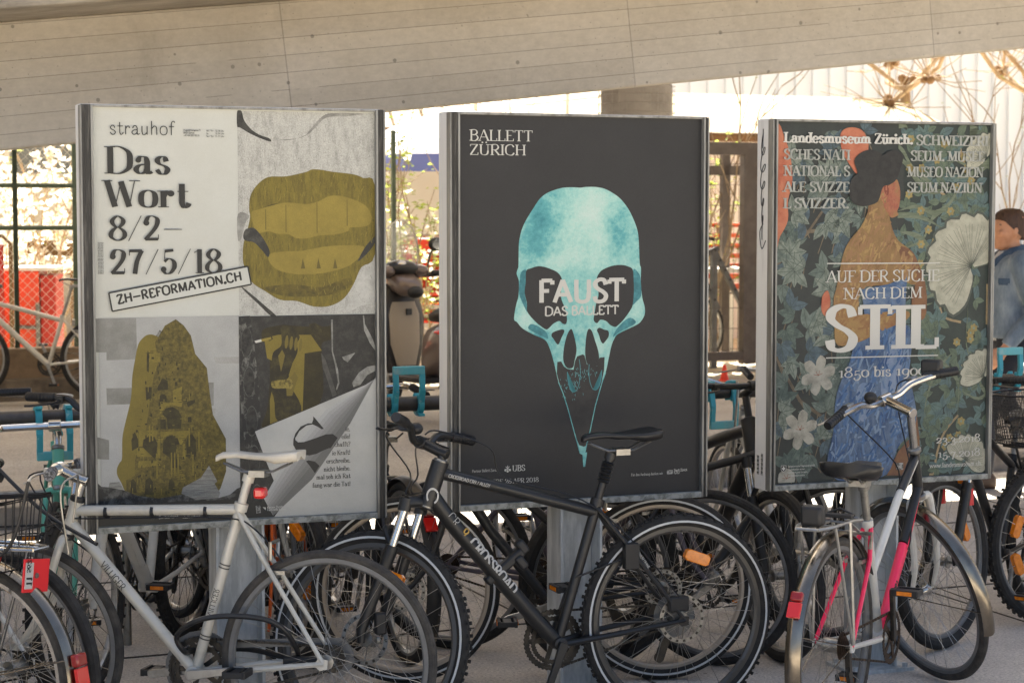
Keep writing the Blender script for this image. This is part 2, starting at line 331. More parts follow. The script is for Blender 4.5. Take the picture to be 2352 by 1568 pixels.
# outlines of the printed artwork, in thousandths of the poster sheet (u right, v down)
TR = {'lips': [541,238,546,207,571,180,611,161,676,159,747,148,767,142,798,142,844,147,921,153,957,162,1000,179,1000,351,949,384,921,424,885,460,833,479,772,480,711,466,650,462,600,442,546,416,521,377,517,353,520,323,536,285,544,258],
'upteeth': [549,248,571,241,616,232,666,224,711,225,752,227,793,220,828,208,864,206,905,212,947,223,973,236,989,261,978,278,947,284,908,285,900,294,854,302,798,304,752,311,711,311,681,301,641,300,611,294,571,298,558,285],
'lowteeth': [608,359,621,347,676,343,731,342,803,333,880,329,957,332,955,348,921,372,880,386,813,397,752,400,701,399,651,391,620,377],
'mouthdark': [526,290,556,285,581,302,601,323,613,343,607,357,586,340,558,321,531,317,519,309],
'mouthdark2': [1000,308,1000,323,973,348,936,369,960,337,978,322],
'nose': [502,2,517,2,527,25,552,46,582,59,616,67,621,75,591,69,547,56,512,42,501,38],
'noseshade': [732,64,762,45,803,14,844,3,957,3,895,10,823,14,783,38,752,57,692,70,651,70],
'chinshade': [511,428,550,449,595,476,635,501,615,501,570,471,526,442],
'cheek': [501,251,541,255,526,275,511,312,500,312],
'cheek2': [1000,365,1001,463,947,480,890,497,905,466,936,421,962,390],
'seam': [502,1,500,499],
'blob': [164,548,181,541,202,542,231,554,255,576,269,607,288,627,312,644,327,665,334,716,351,754,379,788,379,812,374,856,364,880,335,899,286,920,248,930,209,937,180,937,137,933,99,920,83,897,69,877,69,860,78,847,86,837,88,790,96,760,113,714,121,684,125,641,135,601,147,564],
'tower': [207,545,221,530,231,534,243,541,255,552,268,559,269,571,284,582,269,590,296,599,293,627,312,634,312,655,339,670,344,703,331,719,338,757,345,784,365,791,375,822,389,819,404,840,399,864,364,893,315,919,247,937,123,929,99,915,90,884,78,880,78,847,109,838,109,821,124,815,119,794,110,791,129,768,143,752,153,705,172,699,168,655,187,628,178,585,185,565,207,563],
'hill': [1,894,14,903,43,906,90,914,137,929,209,939,291,932,325,938,364,945,423,945,463,938,487,925,501,921,501,1001,0,991],
'barn': [291,928,296,915,360,893,389,864,418,904,408,909,428,933,421,945,345,947,291,930],
'hut': [38,906,43,894,76,894,90,913],
'arch0': [211,669,230,646,247,653,248,675,213,676],
'arch1': [218,703,220,688,232,685,243,690,243,705],
'arch2': [227,734,239,720,263,717,283,725,295,742,292,771,246,771,242,744],
'arch3': [157,811,162,794,181,786,198,788,209,804,205,834,198,841,157,812],
'arch4': [227,828,228,804,241,790,263,785,280,794,287,809,275,809,272,840,248,839],
'arch5': [309,807,316,790,331,785,343,799,345,842,311,841],
'arch6': [121,820,119,794,131,775,143,792,143,812],
'arch7': [246,825,268,828,289,867,258,866],
'arch8': [245,916,248,895,257,891,267,902,267,924],
'arch9': [163,927,166,893,181,885,192,898,190,930],
'arch10': [175,628,176,591,180,578,185,592,182,632],
'arch11': [271,667,273,657,281,657,282,667],
'arch12': [312,707,341,701,343,708,317,719],
'arch13': [113,922,116,892,123,887,133,896,135,923],
'arch14': [192,595,199,595,199,600,192,600],
'arch15': [170,667,192,667,191,694,172,699],
'arch16': [220,747,239,747,239,771,220,770],
'arch17': [317,743,329,743,329,756,316,756],
'wall0': [218,706,297,708,295,718,288,718,263,712,239,715,222,733,218,733],
'wall1': [146,772,210,772,205,789,181,784,160,794,157,811,145,810],
'wall2': [220,777,321,776,316,787,299,803,294,810,282,809,277,791,258,783,234,789,222,808],
'wall3': [183,585,223,585,223,607,185,608],
'wall4': [264,677,298,668,295,705,266,706],
'wall5': [210,789,219,789,218,841,209,841],
'wall6': [297,810,306,807,306,844,296,844],
'wall7': [138,835,200,836,195,815,138,813],
'wall8': [140,862,219,858,205,847,143,845],
'sky0': [2,500,141,500,142,599,38,600,38,581,2,580],
'sky1': [36,667,125,668,120,707,37,707],
'sky2': [-1,783,43,792,42,839,0,836],
'sky3': [336,660,409,661,408,718,336,712],
'sky4': [410,599,501,600,501,616,417,615],
'sky5': [346,720,414,725,409,752,346,747],
'sky6': [141,500,503,502,503,601,410,599,410,599,288,597,250,566,174,538,142,584],
'photo': [500,501,998,501,999,669,554,785,591,855,672,999,500,998],
'carved': [500,501,540,500,550,540,567,653,577,773,557,787,591,855,524,853,514,796,502,706],
'scrolltint': [587,534,655,524,670,524,751,529,772,520,802,530,838,530,838,561,802,571,800,606,792,720,637,761,579,774,599,729,610,644,605,575,585,564],
'scroll': [587,539,600,534,650,531,696,530,751,529,774,553,762,555,721,556,711,594,680,635,670,652,615,651,630,586,650,569,600,570,587,557],
'scrollend': [592,546,602,541,615,546,622,558,610,563,595,558],
'paper': [706,590,739,558,728,738,723,739,675,655],
'paper2': [617,682,637,761,609,768,609,709],
'hand': [650,531,660,526,691,530,716,549,718,558,708,573,710,594,678,638,675,655,615,659,615,627,622,592,650,576,653,555],
'hand2': [754,525,772,522,797,535,802,549,797,562,777,557,762,536],
'arm': [615,678,670,679,690,683,723,739,637,761,625,709],
'watch': [615,664,625,661,665,659,678,657,690,662,694,673,685,683,670,681,625,680,615,673],
'pen': [555,562,579,558,581,564,560,567],
'pen2': [579,558,615,553,616,559,581,564],
'fold1': [834,513,841,513,841,593,859,638,864,673,854,690,851,687,858,669,849,631,836,592],
'fold2': [797,595,813,613,833,655,854,701,838,707,820,665,802,630],
'fold3': [952,504,957,504,960,526,989,564,998,581,998,593,978,574,957,542],
'fold4': [911,672,937,647,968,633,998,630,998,644,968,654,942,678,916,683],
'fold5': [874,607,924,597,895,621,880,614],
'curl': [554,785,999,669,672,999,619,906,591,855],
'curlshade': [999,669,905,782,802,881,672,999,659,977,802,839,931,703],
'S': [805,785,797,786,782,779,761,772,741,774,715,788,700,803,700,810,710,816,731,816,776,807,812,799,838,799,856,809,843,821,830,834,823,834,802,839,776,847,751,850,723,847,703,836,692,822,693,808,700,794,720,777,746,770,764,770,766,761,766,753,771,756],
'S_body': [700,803,700,810,710,816,731,816,776,807,812,799,838,799,856,809,843,821,830,834,823,834,802,839,776,847,751,850,723,847,703,836,692,822,693,808],
'S_arc': [693,808,700,794,720,777,746,770,764,770,762,773,741,775,715,788,702,803],
'S_tip': [761,770,766,761,766,753,771,756,805,785,797,786,782,779,761,772],
'S2': [738,864,748,862,771,866,788,877,771,895,751,875],
'black': [500,998,459,998,459,979,504,960,649,960,672,999],
'poem': [900,772,900,793,900,812,900,831,900,852,900,872,900,892,900,911,900,931,738,931,805,870,897,770],
'strauhof': [56,64,273,61,56,31],
'Das': [48,156,265,154,49,91],
'Wort': [40,236,330,235,41,172],
'82': [56,314,305,315,57,257],
'27': [54,393,444,396,55,337],
'addr': [311,51,368,50,311,57,350,57,311,64,391,50,391,57,391,63,422,50,454,50],
'stamp': [48,439,579,376,594,422,59,483],
'stampa': [533,379,545,423],
'stampt': [79,468,599,407,75,447],
'stampt2': [518,416],
'vert': [14,394,31,394,15,313],
'black2': [1,948,0,999,501,1001,501,950],
'bt': [210,987,293,990,347,992],
'kz': [579,973,590,974,590,981],
'kzt': [595,976,595,981,637,974],
'lion': [553,969,571,968,572,987,556,988],
'skull': [238,386,239,348,241,322,251,293,269,267,296,239,322,214,349,199,385,189,422,183,463,182,488,183,513,181,555,181,592,186,630,199,658,213,687,236,711,265,728,295,734,325,738,381,744,396,743,432,750,474,760,498,760,519,744,537,722,547,650,568,631,583,620,601,611,627,597,669,582,695,554,757,532,824,518,860,510,883,491,882,482,861,458,805,439,760,420,721,401,691,382,638,364,600,345,579,300,565,255,548,232,531,221,525,223,507,231,481,238,464,240,426,231,406,235,394],
'eyeL': [269,399,289,392,316,387,343,389,370,395,393,402,409,413,416,427,412,442,412,471,424,492,431,507,436,527,431,539,418,538,404,531,381,537,363,548,349,552,322,540,299,526,274,505,272,482,263,455,267,429],
'eyeR': [709,399,689,390,661,386,623,388,586,397,568,407,558,422,564,440,565,467,555,490,549,514,546,531,560,539,574,530,598,534,614,544,635,550,649,545,673,530,703,503,710,489,714,459,713,429],
'holeL': [375,562,390,557,416,553,425,558,414,574,402,591,393,590,379,576,372,570],
'holeR': [560,557,570,551,589,556,607,560,609,574,598,585,585,593,575,585,568,570],
'nosL': [450,553,459,558,471,587,475,610,467,637,460,654,438,655,424,642,420,624,425,595,436,568],
'nosR': [528,553,540,561,552,585,564,609,569,633,559,653,534,656,518,643,511,620,513,587,519,561],
'beak': [396,638,412,637,424,651,438,657,463,660,469,637,478,625,501,620,508,623,518,646,539,657,560,653,571,630,592,629,590,663,577,704,555,760,532,825,519,860,507,865,487,860,468,832,434,754,408,703,394,668],
'socL': [248,403,269,397,268,429,263,455,272,485,274,506,256,484,241,458,242,429],
'socR': [711,399,737,411,743,432,745,468,726,483,707,492,714,459],
'darkL': [336,208,358,204,395,208,413,225,391,260,387,290,369,313,333,336,292,342,259,348,252,325,254,302,274,270,300,240],
'darkR': [645,271,663,245,687,259,711,289,712,313,679,313,645,301,617,289],
'browL': [259,367,297,355,342,357,379,371,374,383,343,380,298,383,253,396],
'bandL': [295,537,345,555,359,576,336,570,291,555,277,546],
'bandR': [691,527,645,553,626,577,650,565,715,545,720,534],
'FAUST': [321,481,673,482,321,423,672,423],
'DAS': [346,517,431,517,346,494,452,517,642,518],
'BAL': [46,64,295,63,46,36],
'ZUR': [46,101,267,100,46,76],
'UBS': [214,918,264,919,213,903],
'ubsl': [194,911],
'apr': [79,944,320,951,187,937],
'partner': [52,917,154,917,52,911],
'fuer': [705,949,841,950,705,942],
'sz': [858,939,883,939,883,950,858,951],
'szt': [888,944,946,944,888,950],
'hair': [330,184,342,153,368,137,352,104,382,82,423,73,464,78,485,87,516,75,558,77,579,96,569,121,549,155,518,170,487,177,467,214,436,226,385,230,343,217],
'face': [487,174,518,167,549,155,560,164,569,189,566,226,556,245,562,254,536,262,520,257,488,226,477,195],
'ear': [492,168,508,164,516,183,513,198,498,195],
'back': [467,208,487,183,508,201,520,257,536,295,563,326,616,351,649,376,671,427,640,452,571,436,513,450,388,463,379,535,276,534,275,474,295,400,315,350,345,319,386,288,416,251,426,223],
'backr': [569,345,616,351,649,376,693,446,699,503,695,539,631,538,641,490,639,427,585,389],
'corset': [394,463,513,450,586,436,607,420,603,477,599,538,410,535],
'arml': [275,464,378,465,374,528,431,531,599,524,610,549,474,585,391,609,287,617,271,558],
'armr': [640,467,698,468,695,544,653,556,638,600,630,505],
'skirt': [370,615,443,585,557,561,627,575,633,632,624,702,658,805,649,863,575,913,524,988,397,1000,293,997,245,947,270,866,279,777,299,727,340,671],
'leg': [658,805,676,883,684,997,524,991,576,925,649,876],
'l1': [233,388,761,391,761,395],
'auf': [231,441,759,442,230,410],
'nach': [309,489,678,489,309,458],
'stil': [238,631,759,628,237,509],
'l2': [233,651,759,653,759,657],
'bis': [289,708,701,709,288,680],
'd1': [756,906,968,907,755,885],
'd2': [735,948,969,947,734,922],
'www': [727,975,973,977,727,962],
'lm': [36,55,617,53,36,27],
'r1': [639,55,982,54],
'r2': [34,100,331,98],
'r2b': [600,99,978,99],
'r3': [34,148,332,147],
'r3b': [580,147,974,146],
'r4': [35,192,328,191],
'r4b': [581,194,976,193],
'r5': [35,238,328,237],
'cross': [32,947,56,964],
'ch': [64,951,208,981],
'eid': [230,950,365,970],
'lion3': [566,957,600,978],
'red': [4,23,39,46,64,94,74,161,55,215,55,270,21,313,3,331],
'split': [629,2,595,326,693,452]}
# ================================================================== lettering: a small stroke alphabet (x, y in hundredths of cap height)
# k = full stroke, n = hairline, ~ = curve whose weight follows its direction, ~c closed curve, . = dot ; after | s: serifs
GL = {
'A': (78, 'k38,100 72,0;n5,0 38,100;n17,34 60,34', '5,0 72,0'), 'B': (70, 'k15,0 15,100;~15,99 45,99 58,76 42,54 15,54;~15,54 48,54 64,27 46,1 15,1', '13,0 13,100'),
'C': (75, '~66,76 56,96 38,100 14,85 8,50 14,15 38,0 58,4 68,22', ''), 'D': (84, 'k15,0 15,100;~15,99 45,99 72,80 77,50 72,20 45,1 15,1', '13,0 13,100'),
'E': (66, 'k15,0 15,100;n15,98 58,98;n15,52 45,52;n15,2 60,2;n58,98 58,80;n60,2 60,22', '13,0 13,100'), 'F': (62, 'k15,0 15,100;n15,98 58,98;n15,52 45,52;n58,98 58,80', '15,0 13,100'),
'H': (84, 'k15,0 15,100;k68,0 68,100;n15,52 68,52', '15,0 15,100 68,0 68,100'), 'I': (32, 'k16,0 16,100', '16,0 16,100'), 'K': (72, 'k15,0 15,100;n15,40 60,100;k30,58 64,0', '15,0 15,100 66,0 60,100'),
'L': (62, 'k15,0 15,100;n15,2 58,2;n58,2 58,24', '13,0 15,100'), 'M': (96, 'n14,0 15,100;k15,100 47,6;n47,6 78,100;k80,0 79,100', '14,0 12,100 80,0 82,100'),
'N': (84, 'n14,0 14,100;k14,100 69,1;n69,0 69,100', '14,0 12,100 69,100'), 'O': (84, '~c42,100 14,85 8,50 14,15 42,0 70,15 76,50 70,85', ''),
'P': (66, 'k15,0 15,100;~15,99 48,99 62,73 46,47 15,47', '15,0 13,100'), 'R': (74, 'k15,0 15,100;~15,99 46,99 60,74 44,50 15,50;k34,50 66,0', '15,0 13,100 68,0'),
'S': (62, '~53,76 46,96 30,100 13,90 10,72 24,56 42,44 54,28 48,8 30,0 13,5 8,24', ''), 'T': (72, 'k36,0 36,100;n5,98 67,98;n6,98 6,80;n66,98 66,80', '36,0'),
'U': (82, 'k15,100 15,34;~15,40 19,10 40,0 61,10 66,40;n66,34 66,100', '15,100 66,100'), 'V': (72, 'k4,100 36,0;n36,0 68,100', '4,100 68,100'),
'W': (106, 'k10,100 35,2;n35,2 54,92;k54,96 80,2;n80,2 98,100', '10,100 98,100'), 'Z': (68, 'n8,98 60,98;k58,99 8,1;n6,2 62,2;n8,98 8,80;n62,2 62,22', ''), 'G': (80, '~66,76 56,96 38,100 14,85 8,50 14,15 38,0 58,5 66,20;k66,4 66,42;n46,42 72,42', ''), 'X': (70, 'k6,100 64,0;n64,100 6,0', '6,100 64,100 6,0 64,0'), 'Y': (72, 'k6,100 36,46;n66,100 36,46;k36,0 36,50', '6,100 66,100 36,0'), 'J': (50, 'k34,100 34,20;~34,24 28,2 10,4', '34,100'),
'0': (64, '~c32,100 12,82 7,50 12,18 32,0 52,18 57,50 52,82', ''), '1': (50, 'k30,0 30,100;n8,86 30,99', '30,0'), '2': (66, '~10,74 20,95 36,100 54,90 55,70 42,44 8,3;k8,5 58,5;n59,4 59,24;.13,72,9', ''),
'3': (62, '~12,80 26,100 48,92 50,72 36,55 22,53;~22,53 46,50 56,30 48,6 28,0 9,16', ''), '4': (66, 'k46,0 46,100;n46,99 6,30;n6,30 62,30', '46,0'), '5': (64, 'n18,52 20,98;k20,93 54,97;~17,50 36,62 55,50 57,26 42,4 24,0 10,16;.14,18,9', ''),
'6': (64, '~c32,60 12,48 8,28 16,6 32,0 50,8 56,30 50,52;~50,96 22,76 8,34', ''), '7': (64, 'k8,95 58,95;~58,97 38,52 29,0;n8,97 8,76', ''), '8': (64, '~c32,54 14,68 12,84 32,100 52,86 50,68;~c32,54 9,36 8,14 32,0 56,14 56,36', ''), '9': (64, '~c32,100 12,90 8,68 14,48 32,40 48,48 56,70 52,92;~55,72 50,28 34,6 16,0', ''),
'a': (60, '~12,50 22,63 36,61 42,46 42,30;k42,46 42,12;~42,14 46,1 58,8;~42,36 18,31 7,16 18,1 34,6 42,20;.14,50,7', ''), 'b': (60, 'k15,0 15,100;~15,40 26,62 46,58 53,32 46,6 28,0 15,14', '13,100'), 'c': (52, '~44,48 34,62 20,60 8,32 18,4 34,0 48,14', ''),
'd': (62, 'k47,0 47,100;~47,42 34,62 16,58 8,32 14,6 32,0 47,16', '45,100 49,0'), 'e': (54, '~9,34 46,34 43,54 28,63 12,52 7,30 16,6 32,0 48,14', ''), 'f': (42, '~46,90 36,100 24,90 21,62;k21,0 21,72;n6,60 40,60', '21,0'), 'g': (58, '~c28,62 12,52 12,34 28,24 44,34 44,52;~14,26 10,14 40,8 50,-8 34,-26 10,-22 8,-8 20,4;n44,56 56,62', ''),
'h': (64, 'k14,0 14,100;~14,42 30,62 44,58 48,38;k48,0 48,42', '14,0 12,100 48,0'), 'i': (30, 'k15,0 15,62;.15,86,9', '15,0 13,62'), 'k': (60, 'k14,0 14,100;n14,28 46,62;k26,38 52,0', '14,0 12,100 52,0'), 'l': (30, 'k15,0 15,100', '15,0 13,100'),
'm': (94, 'k14,0 14,62;~14,42 28,62 41,58 45,38;k45,0 45,42;~45,42 59,62 72,58 76,38;k76,0 76,42', '14,0 12,62 45,0 76,0'), 'n': (64, 'k14,0 14,62;~14,42 30,62 44,58 48,38;k48,0 48,42', '14,0 12,62 48,0'), 'o': (60, '~c30,63 12,54 7,32 12,9 30,0 48,9 53,32 48,54', ''),
'p': (62, 'k14,-30 14,62;~14,40 26,62 46,58 53,32 46,6 28,0 14,14', '14,-30 12,62'), 'r': (48, 'k14,0 14,62;~14,38 24,58 38,60;.38,52,9', '14,0 12,62'), 's': (50, '~38,46 32,62 20,63 10,52 16,38 34,28 42,16 34,1 20,0 8,16', ''),
't': (46, 'k21,88 21,14;~21,16 27,0 38,4 44,16;n6,60 42,60', ''), 'u': (64, 'k14,62 14,20;~14,24 20,1 36,3 48,20;k48,0 48,62', '12,62 46,62'), 'v': (58, 'k4,62 29,0;n29,0 54,62', '4,62 54,62'), 'w': (84, 'k4,62 22,0;n22,0 40,60;k40,60 58,0;n58,0 78,62', '4,62 78,62'), 'z': (52, 'n8,60 44,60;k43,60 8,2;n8,2 46,2', ''), 'y': (58, 'k4,62 30,0;~54,62 30,0 18,-26 6,-24', '4,62 54,62'), 'j': (30, 'k16,62 16,-20;~16,-16 10,-30 0,-24;.16,86,9', '14,62'),
'.': (28, '.14,7,9', ''), ',': (28, '.14,7,9;n16,4 10,-14', ''), '!': (30, 'k15,100 15,30;.15,7,9', ''), '?': (52, '~8,82 24,100 44,90 42,66 26,50 24,28;.24,7,9', ''), '/': (56, 'n4,-2 54,102', ''), '–': (80, 'n2,45 78,45', ''), '-': (44, 'n6,34 38,34', ''), '+': (60, 'n8,40 52,40;n30,18 30,62', ''), ':': (28, '.14,7,9;.14,50,9', ''), '_': (24, '', ''), ' ': (30, '', ''), '´': (30, '', ''),
}
for a_, b_ in (('Ü', 'U'), ('ü', 'u'), ('É', 'E'), ('ä', 'a')):
    w_, st_, se_ = GL[b_]; h_ = 118 if b_ in 'UE' else 84
    GL[a_] = (w_, st_+(';.%d,%d,8;.%d,%d,8' % (w_/2-15, h_, w_/2+13, h_) if b_ != 'E' else ';n34,108 48,124'), se_)
OLD = {'0': (.66, 0), '1': (.66, 0), '2': (.66, 0), '3': (.95, -30), '4': (.95, -30), '5': (.95, -30), '7': (.95, -30), '9': (.95, -30), '6': (1, 0), '8': (1, 0)}
def letters(s, thick=15, thin=5, serif=11, tilt=.25, old=False, track=0, st=None):
    """strokes of a line of text as filled outlines; returns (polygons, advance) in hundredths"""
    X = 0; out = []; nx, ny = cos(tilt), -sin(tilt)
    sth = st if st is not None else thin
    for ch in s:
        w, spec, ser = GL.get(ch, GL[' ']); sy, oy = OLD.get(ch, (1, 0)) if old else (1, 0)
        for part in filter(None, spec.split(';')):
            if part[0] == '.':
                x, y, r = map(float, part[1:].split(',')); r = r/9*max(thick*.62, thin*.9)
                out.append([(X+x+r*cos(i*pi/6), y*sy+oy+r*sin(i*pi/6)) for i in range(12)]); continue
            cl = part.startswith('~c'); cu = part[0] == '~'
            pts = [tuple(map(float, p.split(','))) for p in part[2 if cl else 1:].split()]
            if cu: pts = cr(pts, 5, cl)
            n = len(pts); L_ = []; R_ = []
            for i in range(n):
                a = pts[i-1] if (cl or i) else pts[0]; b = pts[(i+1) % n] if (cl or i < n-1) else pts[-1]
                dx, dy = b[0]-a[0], b[1]-a[1]; l = hypot(dx, dy) or 1; dx /= l; dy /= l
                hw = thick if part[0] == 'k' else thin if part[0] == 'n' else thin+(thick-thin)*min(1, abs(nx*dy-ny*dx))**1.6
                if part[0] == 'k' and abs(dx) > .9: hw = max(thin, thick*.62)
                hw *= .5; x, y = pts[i][0]+X, pts[i][1]*sy+oy
                L_.append((x-dy*hw, y+dx*hw)); R_.append((x+dy*hw, y-dx*hw))
            if cl: L_.append(L_[0]); R_.append(R_[0])
            out.append((L_, R_))
        if serif:
            for p in ser.split():
                x, y = map(float, p.split(',')); y = y*sy+oy; hh = sth/2; yy = y+hh if y < 10 else y-hh
                hl = thick/2+serif
                out.append([(X+x-hl, yy-hh), (X+x+hl, yy-hh), (X+x+hl, yy+hh), (X+x-hl, yy+hh)])
        X += w+track
    return out, X
class Sheet:
    """one printed poster sheet: artwork layers stand a fraction of a millimetre proud of the paper"""
    def __init__(s, parent, W, H, y): s.par, s.W, s.H, s.y, s.k = parent, W, H, y, 0
    def pt(s, u, v, l): return ((u/1000-.5)*s.W, s.y-l, s.H*(1-v/1000))
    def poly(s, name, m, outs, lift=None, smooth=False):
        s.k += 1; b = MB(); l = .0005+.0001*s.k
        for i, o in enumerate(outs):
            if isinstance(o, str): q = TR[o]; o = list(zip(q[::2], q[1::2]))
            if smooth: o = cr(o, 4, True)
            o = [(min(1000, max(0, u)), min(1000, max(0, v))) for u, v in o]
            vs = [s.pt(u, v, l+(i % 23)*.000004) for u, v in o]
            b.add(vs, [tuple(range(len(vs)))])
        return b.build(name, m, s.par, smooth=0)
    def text(s, txt, m, u0, v0, cap, width=None, right=None, rot=0, name='lettering', into=None, **k):
        b = into or MB(); 
        if into is None: s.k += 1
        l = .0005+.0001*s.k; pol, adv = letters(txt, **k)
        ch = cap/1000*s.H/100; cw = ch if width is None else width/1000*s.W/adv
        c, sn = cos(rot), sin(rot)
        if right is not None: u0 = right-adv*cw/s.W*1000
        def mp(p, i):
            x, z = p[0]*cw, p[1]*ch
            return ((u0/1000-.5)*s.W+x*c-z*sn, s.y-l-(i % 6)*.000007, s.H*(1-v0/1000)+x*sn+z*c)
        for i, o in enumerate(pol):
            if isinstance(o, tuple):
                L_, R_ = o; n = len(L_)
                b.add([mp(p, i) for p in L_]+[mp(p, i) for p in R_], [(j, j+1, n+j+1, n+j) for j in range(n-1)])
            else: b.add([mp(p, i) for p in o], [tuple(range(len(o)))])
        if into is None: return b.build(name, m, s.par, smooth=0)
def pr(h, k=1.06): c = lin(h); return tuple(min(.9, x/k) for x in c[:3])
def ink(name, a, b2=None, scale=30, lo=.4, hi=.6, grain=.12, rough=.55, stretch=None):
    """printed ink: optional second tone in the artwork plus a fine print grain"""
    if name in MATS: return MATS[name]
    t = NT(name); c = pr(a)
    if b2: c = t.ramp(t.noise(scale, 6, .7, stretch=stretch), [(lo, pr(a)), (hi, pr(b2))])
    g = t.ramp(t.noise(420, 2, .6), [(.3, (1-grain,)*3), (.7, (1+grain*.4,)*3)])
    c = t.mix(1., c, g, 'MULTIPLY')
    t.bump(t.math('ADD', t.noise(2.2, 3), t.math('MULTIPLY', t.noise(9, 4, .6), .3)), .10, .02)      # paper cockle
    MATS[name] = t.out(c, rough, .35); return MATS[name]
M_ALU = mat('weathered aluminium', '#8f8f8a', .5, .35, '#6a6964', 9, .42, .62, bump=.08, stretch=(3, 3, .35))
M_ALUD = mat('dark weathered channel', '#3b3a37', .65, .2, '#6d6b65', 16, .5, .72, bump=.1, stretch=(4, 4, .3))
M_SIDE = mat('chalky painted side', '#d6d6d2', .7, 0, '#b0afaa', 9, .55, .8, bump=.06, stretch=(5, 5, .35))
M_GALV = mat('galvanised steel', '#bcbfbd', .6, 0, '#9da09e', 12, .4, .6, bump=.06, stretch=(2, 2, .5))
M_LEDGE = mat('lichened ledge', '#9b9c95', .8, .1, '#6c6d66', 38, .45, .6, bump=.2)
PW, PH, PZ = .9064, 1.303, .720
def stand(label, x, y, yaw, paper, posts, wl=.040, wr=.032):
    r = thing('poster_stand', label, 'poster stand', (x, y, 0), yaw, 'poster stands')
    fr = MB(); D = .085; w = .036
    z0, z1 = PZ-.022, PZ+PH+.010
    for sx, ww in ((-1, wl), (1, wr)):
        xc = sx*(PW/2+ww/2)
        fr.box((xc, 0.0, (z0+z1)/2), (ww-.010, .030, z1-z0), 1)                       # dark recessed channel
        fr.box((sx*(PW/2+.0035), -.006, (z0+z1)/2), (.007, .034, z1-z0-.002), 0)            # inner lip
        fr.box((sx*(PW/2+ww-.003), -.005, (z0+z1)/2), (.006, .036, z1-z0-.004), 0)           # outer lip
        fr.box((sx*(PW/2+ww*.55), -.0145, (z0+z1)/2), (.006, .004, z1-z0-.006), 1)
    fr.box((0, .002, z1-.004), (PW, .034, .008), 0); fr.box((0, -.004, z0+.011), (PW, .036, .020), 2)
    fr.build('frame', [M_ALU, M_ALUD, M_LEDGE], r, smooth=0, bevel=.0015)
    bx = MB(); xl, xr = PW/2+wl-.004, PW/2+wr-.004; bx.box(((xr-xl)/2, .018+D/2, (z0+z1)/2), (xl+xr, D, z1-z0+.006)); bx.build('case', M_SIDE, r, smooth=0, bevel=.004)
    for dx in posts:
        p = MB(); h = z0+.35
        for sx in (-1, 1): p.box((dx+sx*.074, .06, h/2-.1), (.010, .12, h+.2))
        p.box((dx, .075, h/2-.1), (.138, .008, h+.2)); p.build('post', M_GALV, r, smooth=0, bevel=.001)
        p = MB(); p.box((dx, .06, .006), (.26, .2, .012))
        for a in (-1, 1):
            for b_ in (-1, 1): p.lathe([(.011, .012), (.011, .026)], 6, M=Matrix.Translation((dx+a*.105, .06+b_*.075, 0)))
        p.build('base_plate', M_GALV, r, smooth=0)
    b = MB(); b.add([(-PW/2-.004, -.003, PZ-.004), (PW/2+.004, -.003, PZ-.004), (PW/2+.004, -.003, PZ+PH+.004), (-PW/2-.004, -.003, PZ+PH+.004),
                     (-PW/2-.004, .010, PZ-.004), (PW/2+.004, .010, PZ-.004), (PW/2+.004, .010, PZ+PH+.004), (-PW/2-.004, .010, PZ+PH+.004)],
                    [(0, 1, 2, 3), (7, 6, 5, 4), (0, 4, 5, 1), (1, 5, 6, 2), (2, 6, 7, 3), (3, 7, 4, 0)])
    sh = b.build('poster', paper, r, smooth=0)
    S = Sheet(sh, PW, PH, -.003); S.pt0 = S.pt
    S.pt = lambda u, v, l: ((u/1000-.5)*PW, -.003-l, PZ+PH*(1-v/1000))
    S.z0 = PZ
    return r, S
_t = Sheet.text
def _text(s, *a, **k):
    b = k.get('into') or MB(); own = 'into' not in k
    k['into'] = b; n0 = len(b.v)
    if own: s.k += 1
    _t(s, *a, **k)
    b.v[n0:] = [(x, y, z+PZ) for x, y, z in b.v[n0:]]
    if own: return b.build(k.get('name', 'lettering'), a[1], s.par, smooth=0)
Sheet.text = _text
I_BLK = ink('black ink', '#2f2f2c', grain=.15); I_WHT = ink('white lettering', '#bfbeb6', grain=.05)
I_WHTF = ink('ghosted white lettering', '#a9aaa2', '#8d918a', 25, .35, .6)
SANS = dict(thick=15, thin=13, serif=0, tilt=0); SANSR = dict(thick=12, thin=11, serif=0, tilt=0)

# ------------------------------------------------------------------ left poster
P1, S = stand('large poster stand with mustard lips and black lettering on white, leftmost of the three', -.873, 6.185, .3578,
              ink('poster paper', '#bdbfb7', '#b9bab1', 3, grain=.05), (.0,))
def q4(a, b, c, d): return [(a, b), (c, b), (c, d), (a, d)]
skin = ink('grey skin print', '#b6b6ae', '#7f7f79', 34, .46, .86, .34, stretch=(1.4, 1, .45)); dk = ink('dark photo print', '#33332f', '#55544f', 20, .45, .7, .3)
S.poly('mouth_photo', skin, [q4(502, 1, 1000, 499)])
S.poly('mouth_photo_shade', dk, ['nose', 'chinshade'], smooth=True); S.poly('mouth_photo_tone', ink('mid grey print', '#7d7d77', '#a0a099', 22, .4, .65, .25), ['noseshade', 'cheek'], smooth=True)
S.poly('mouth_photo_light', ink('pale skin print', '#b9b9b2', '#a5a59e', 20), ['cheek2'], smooth=True)
S.poly('lips', ink('mustard ink', '#7c6f2b', '#5c5222', 24, .36, .72, .22, stretch=(2.6, 1, .5)), ['lips'], smooth=True)
S.poly('lip_fold', ink('dark mustard ink', '#4f4720', '#6a5e25', 30, .4, .6, .25), [[(600, 430), (700, 425), (800, 432), (900, 410), (910, 430), (830, 452), (700, 455), (620, 445)], [(560, 245), (640, 225), (700, 236), (790, 232), (830, 218), (900, 222), (990, 262), (985, 268), (905, 230), (835, 224), (790, 240), (700, 243), (640, 233), (565, 252)]], smooth=True)
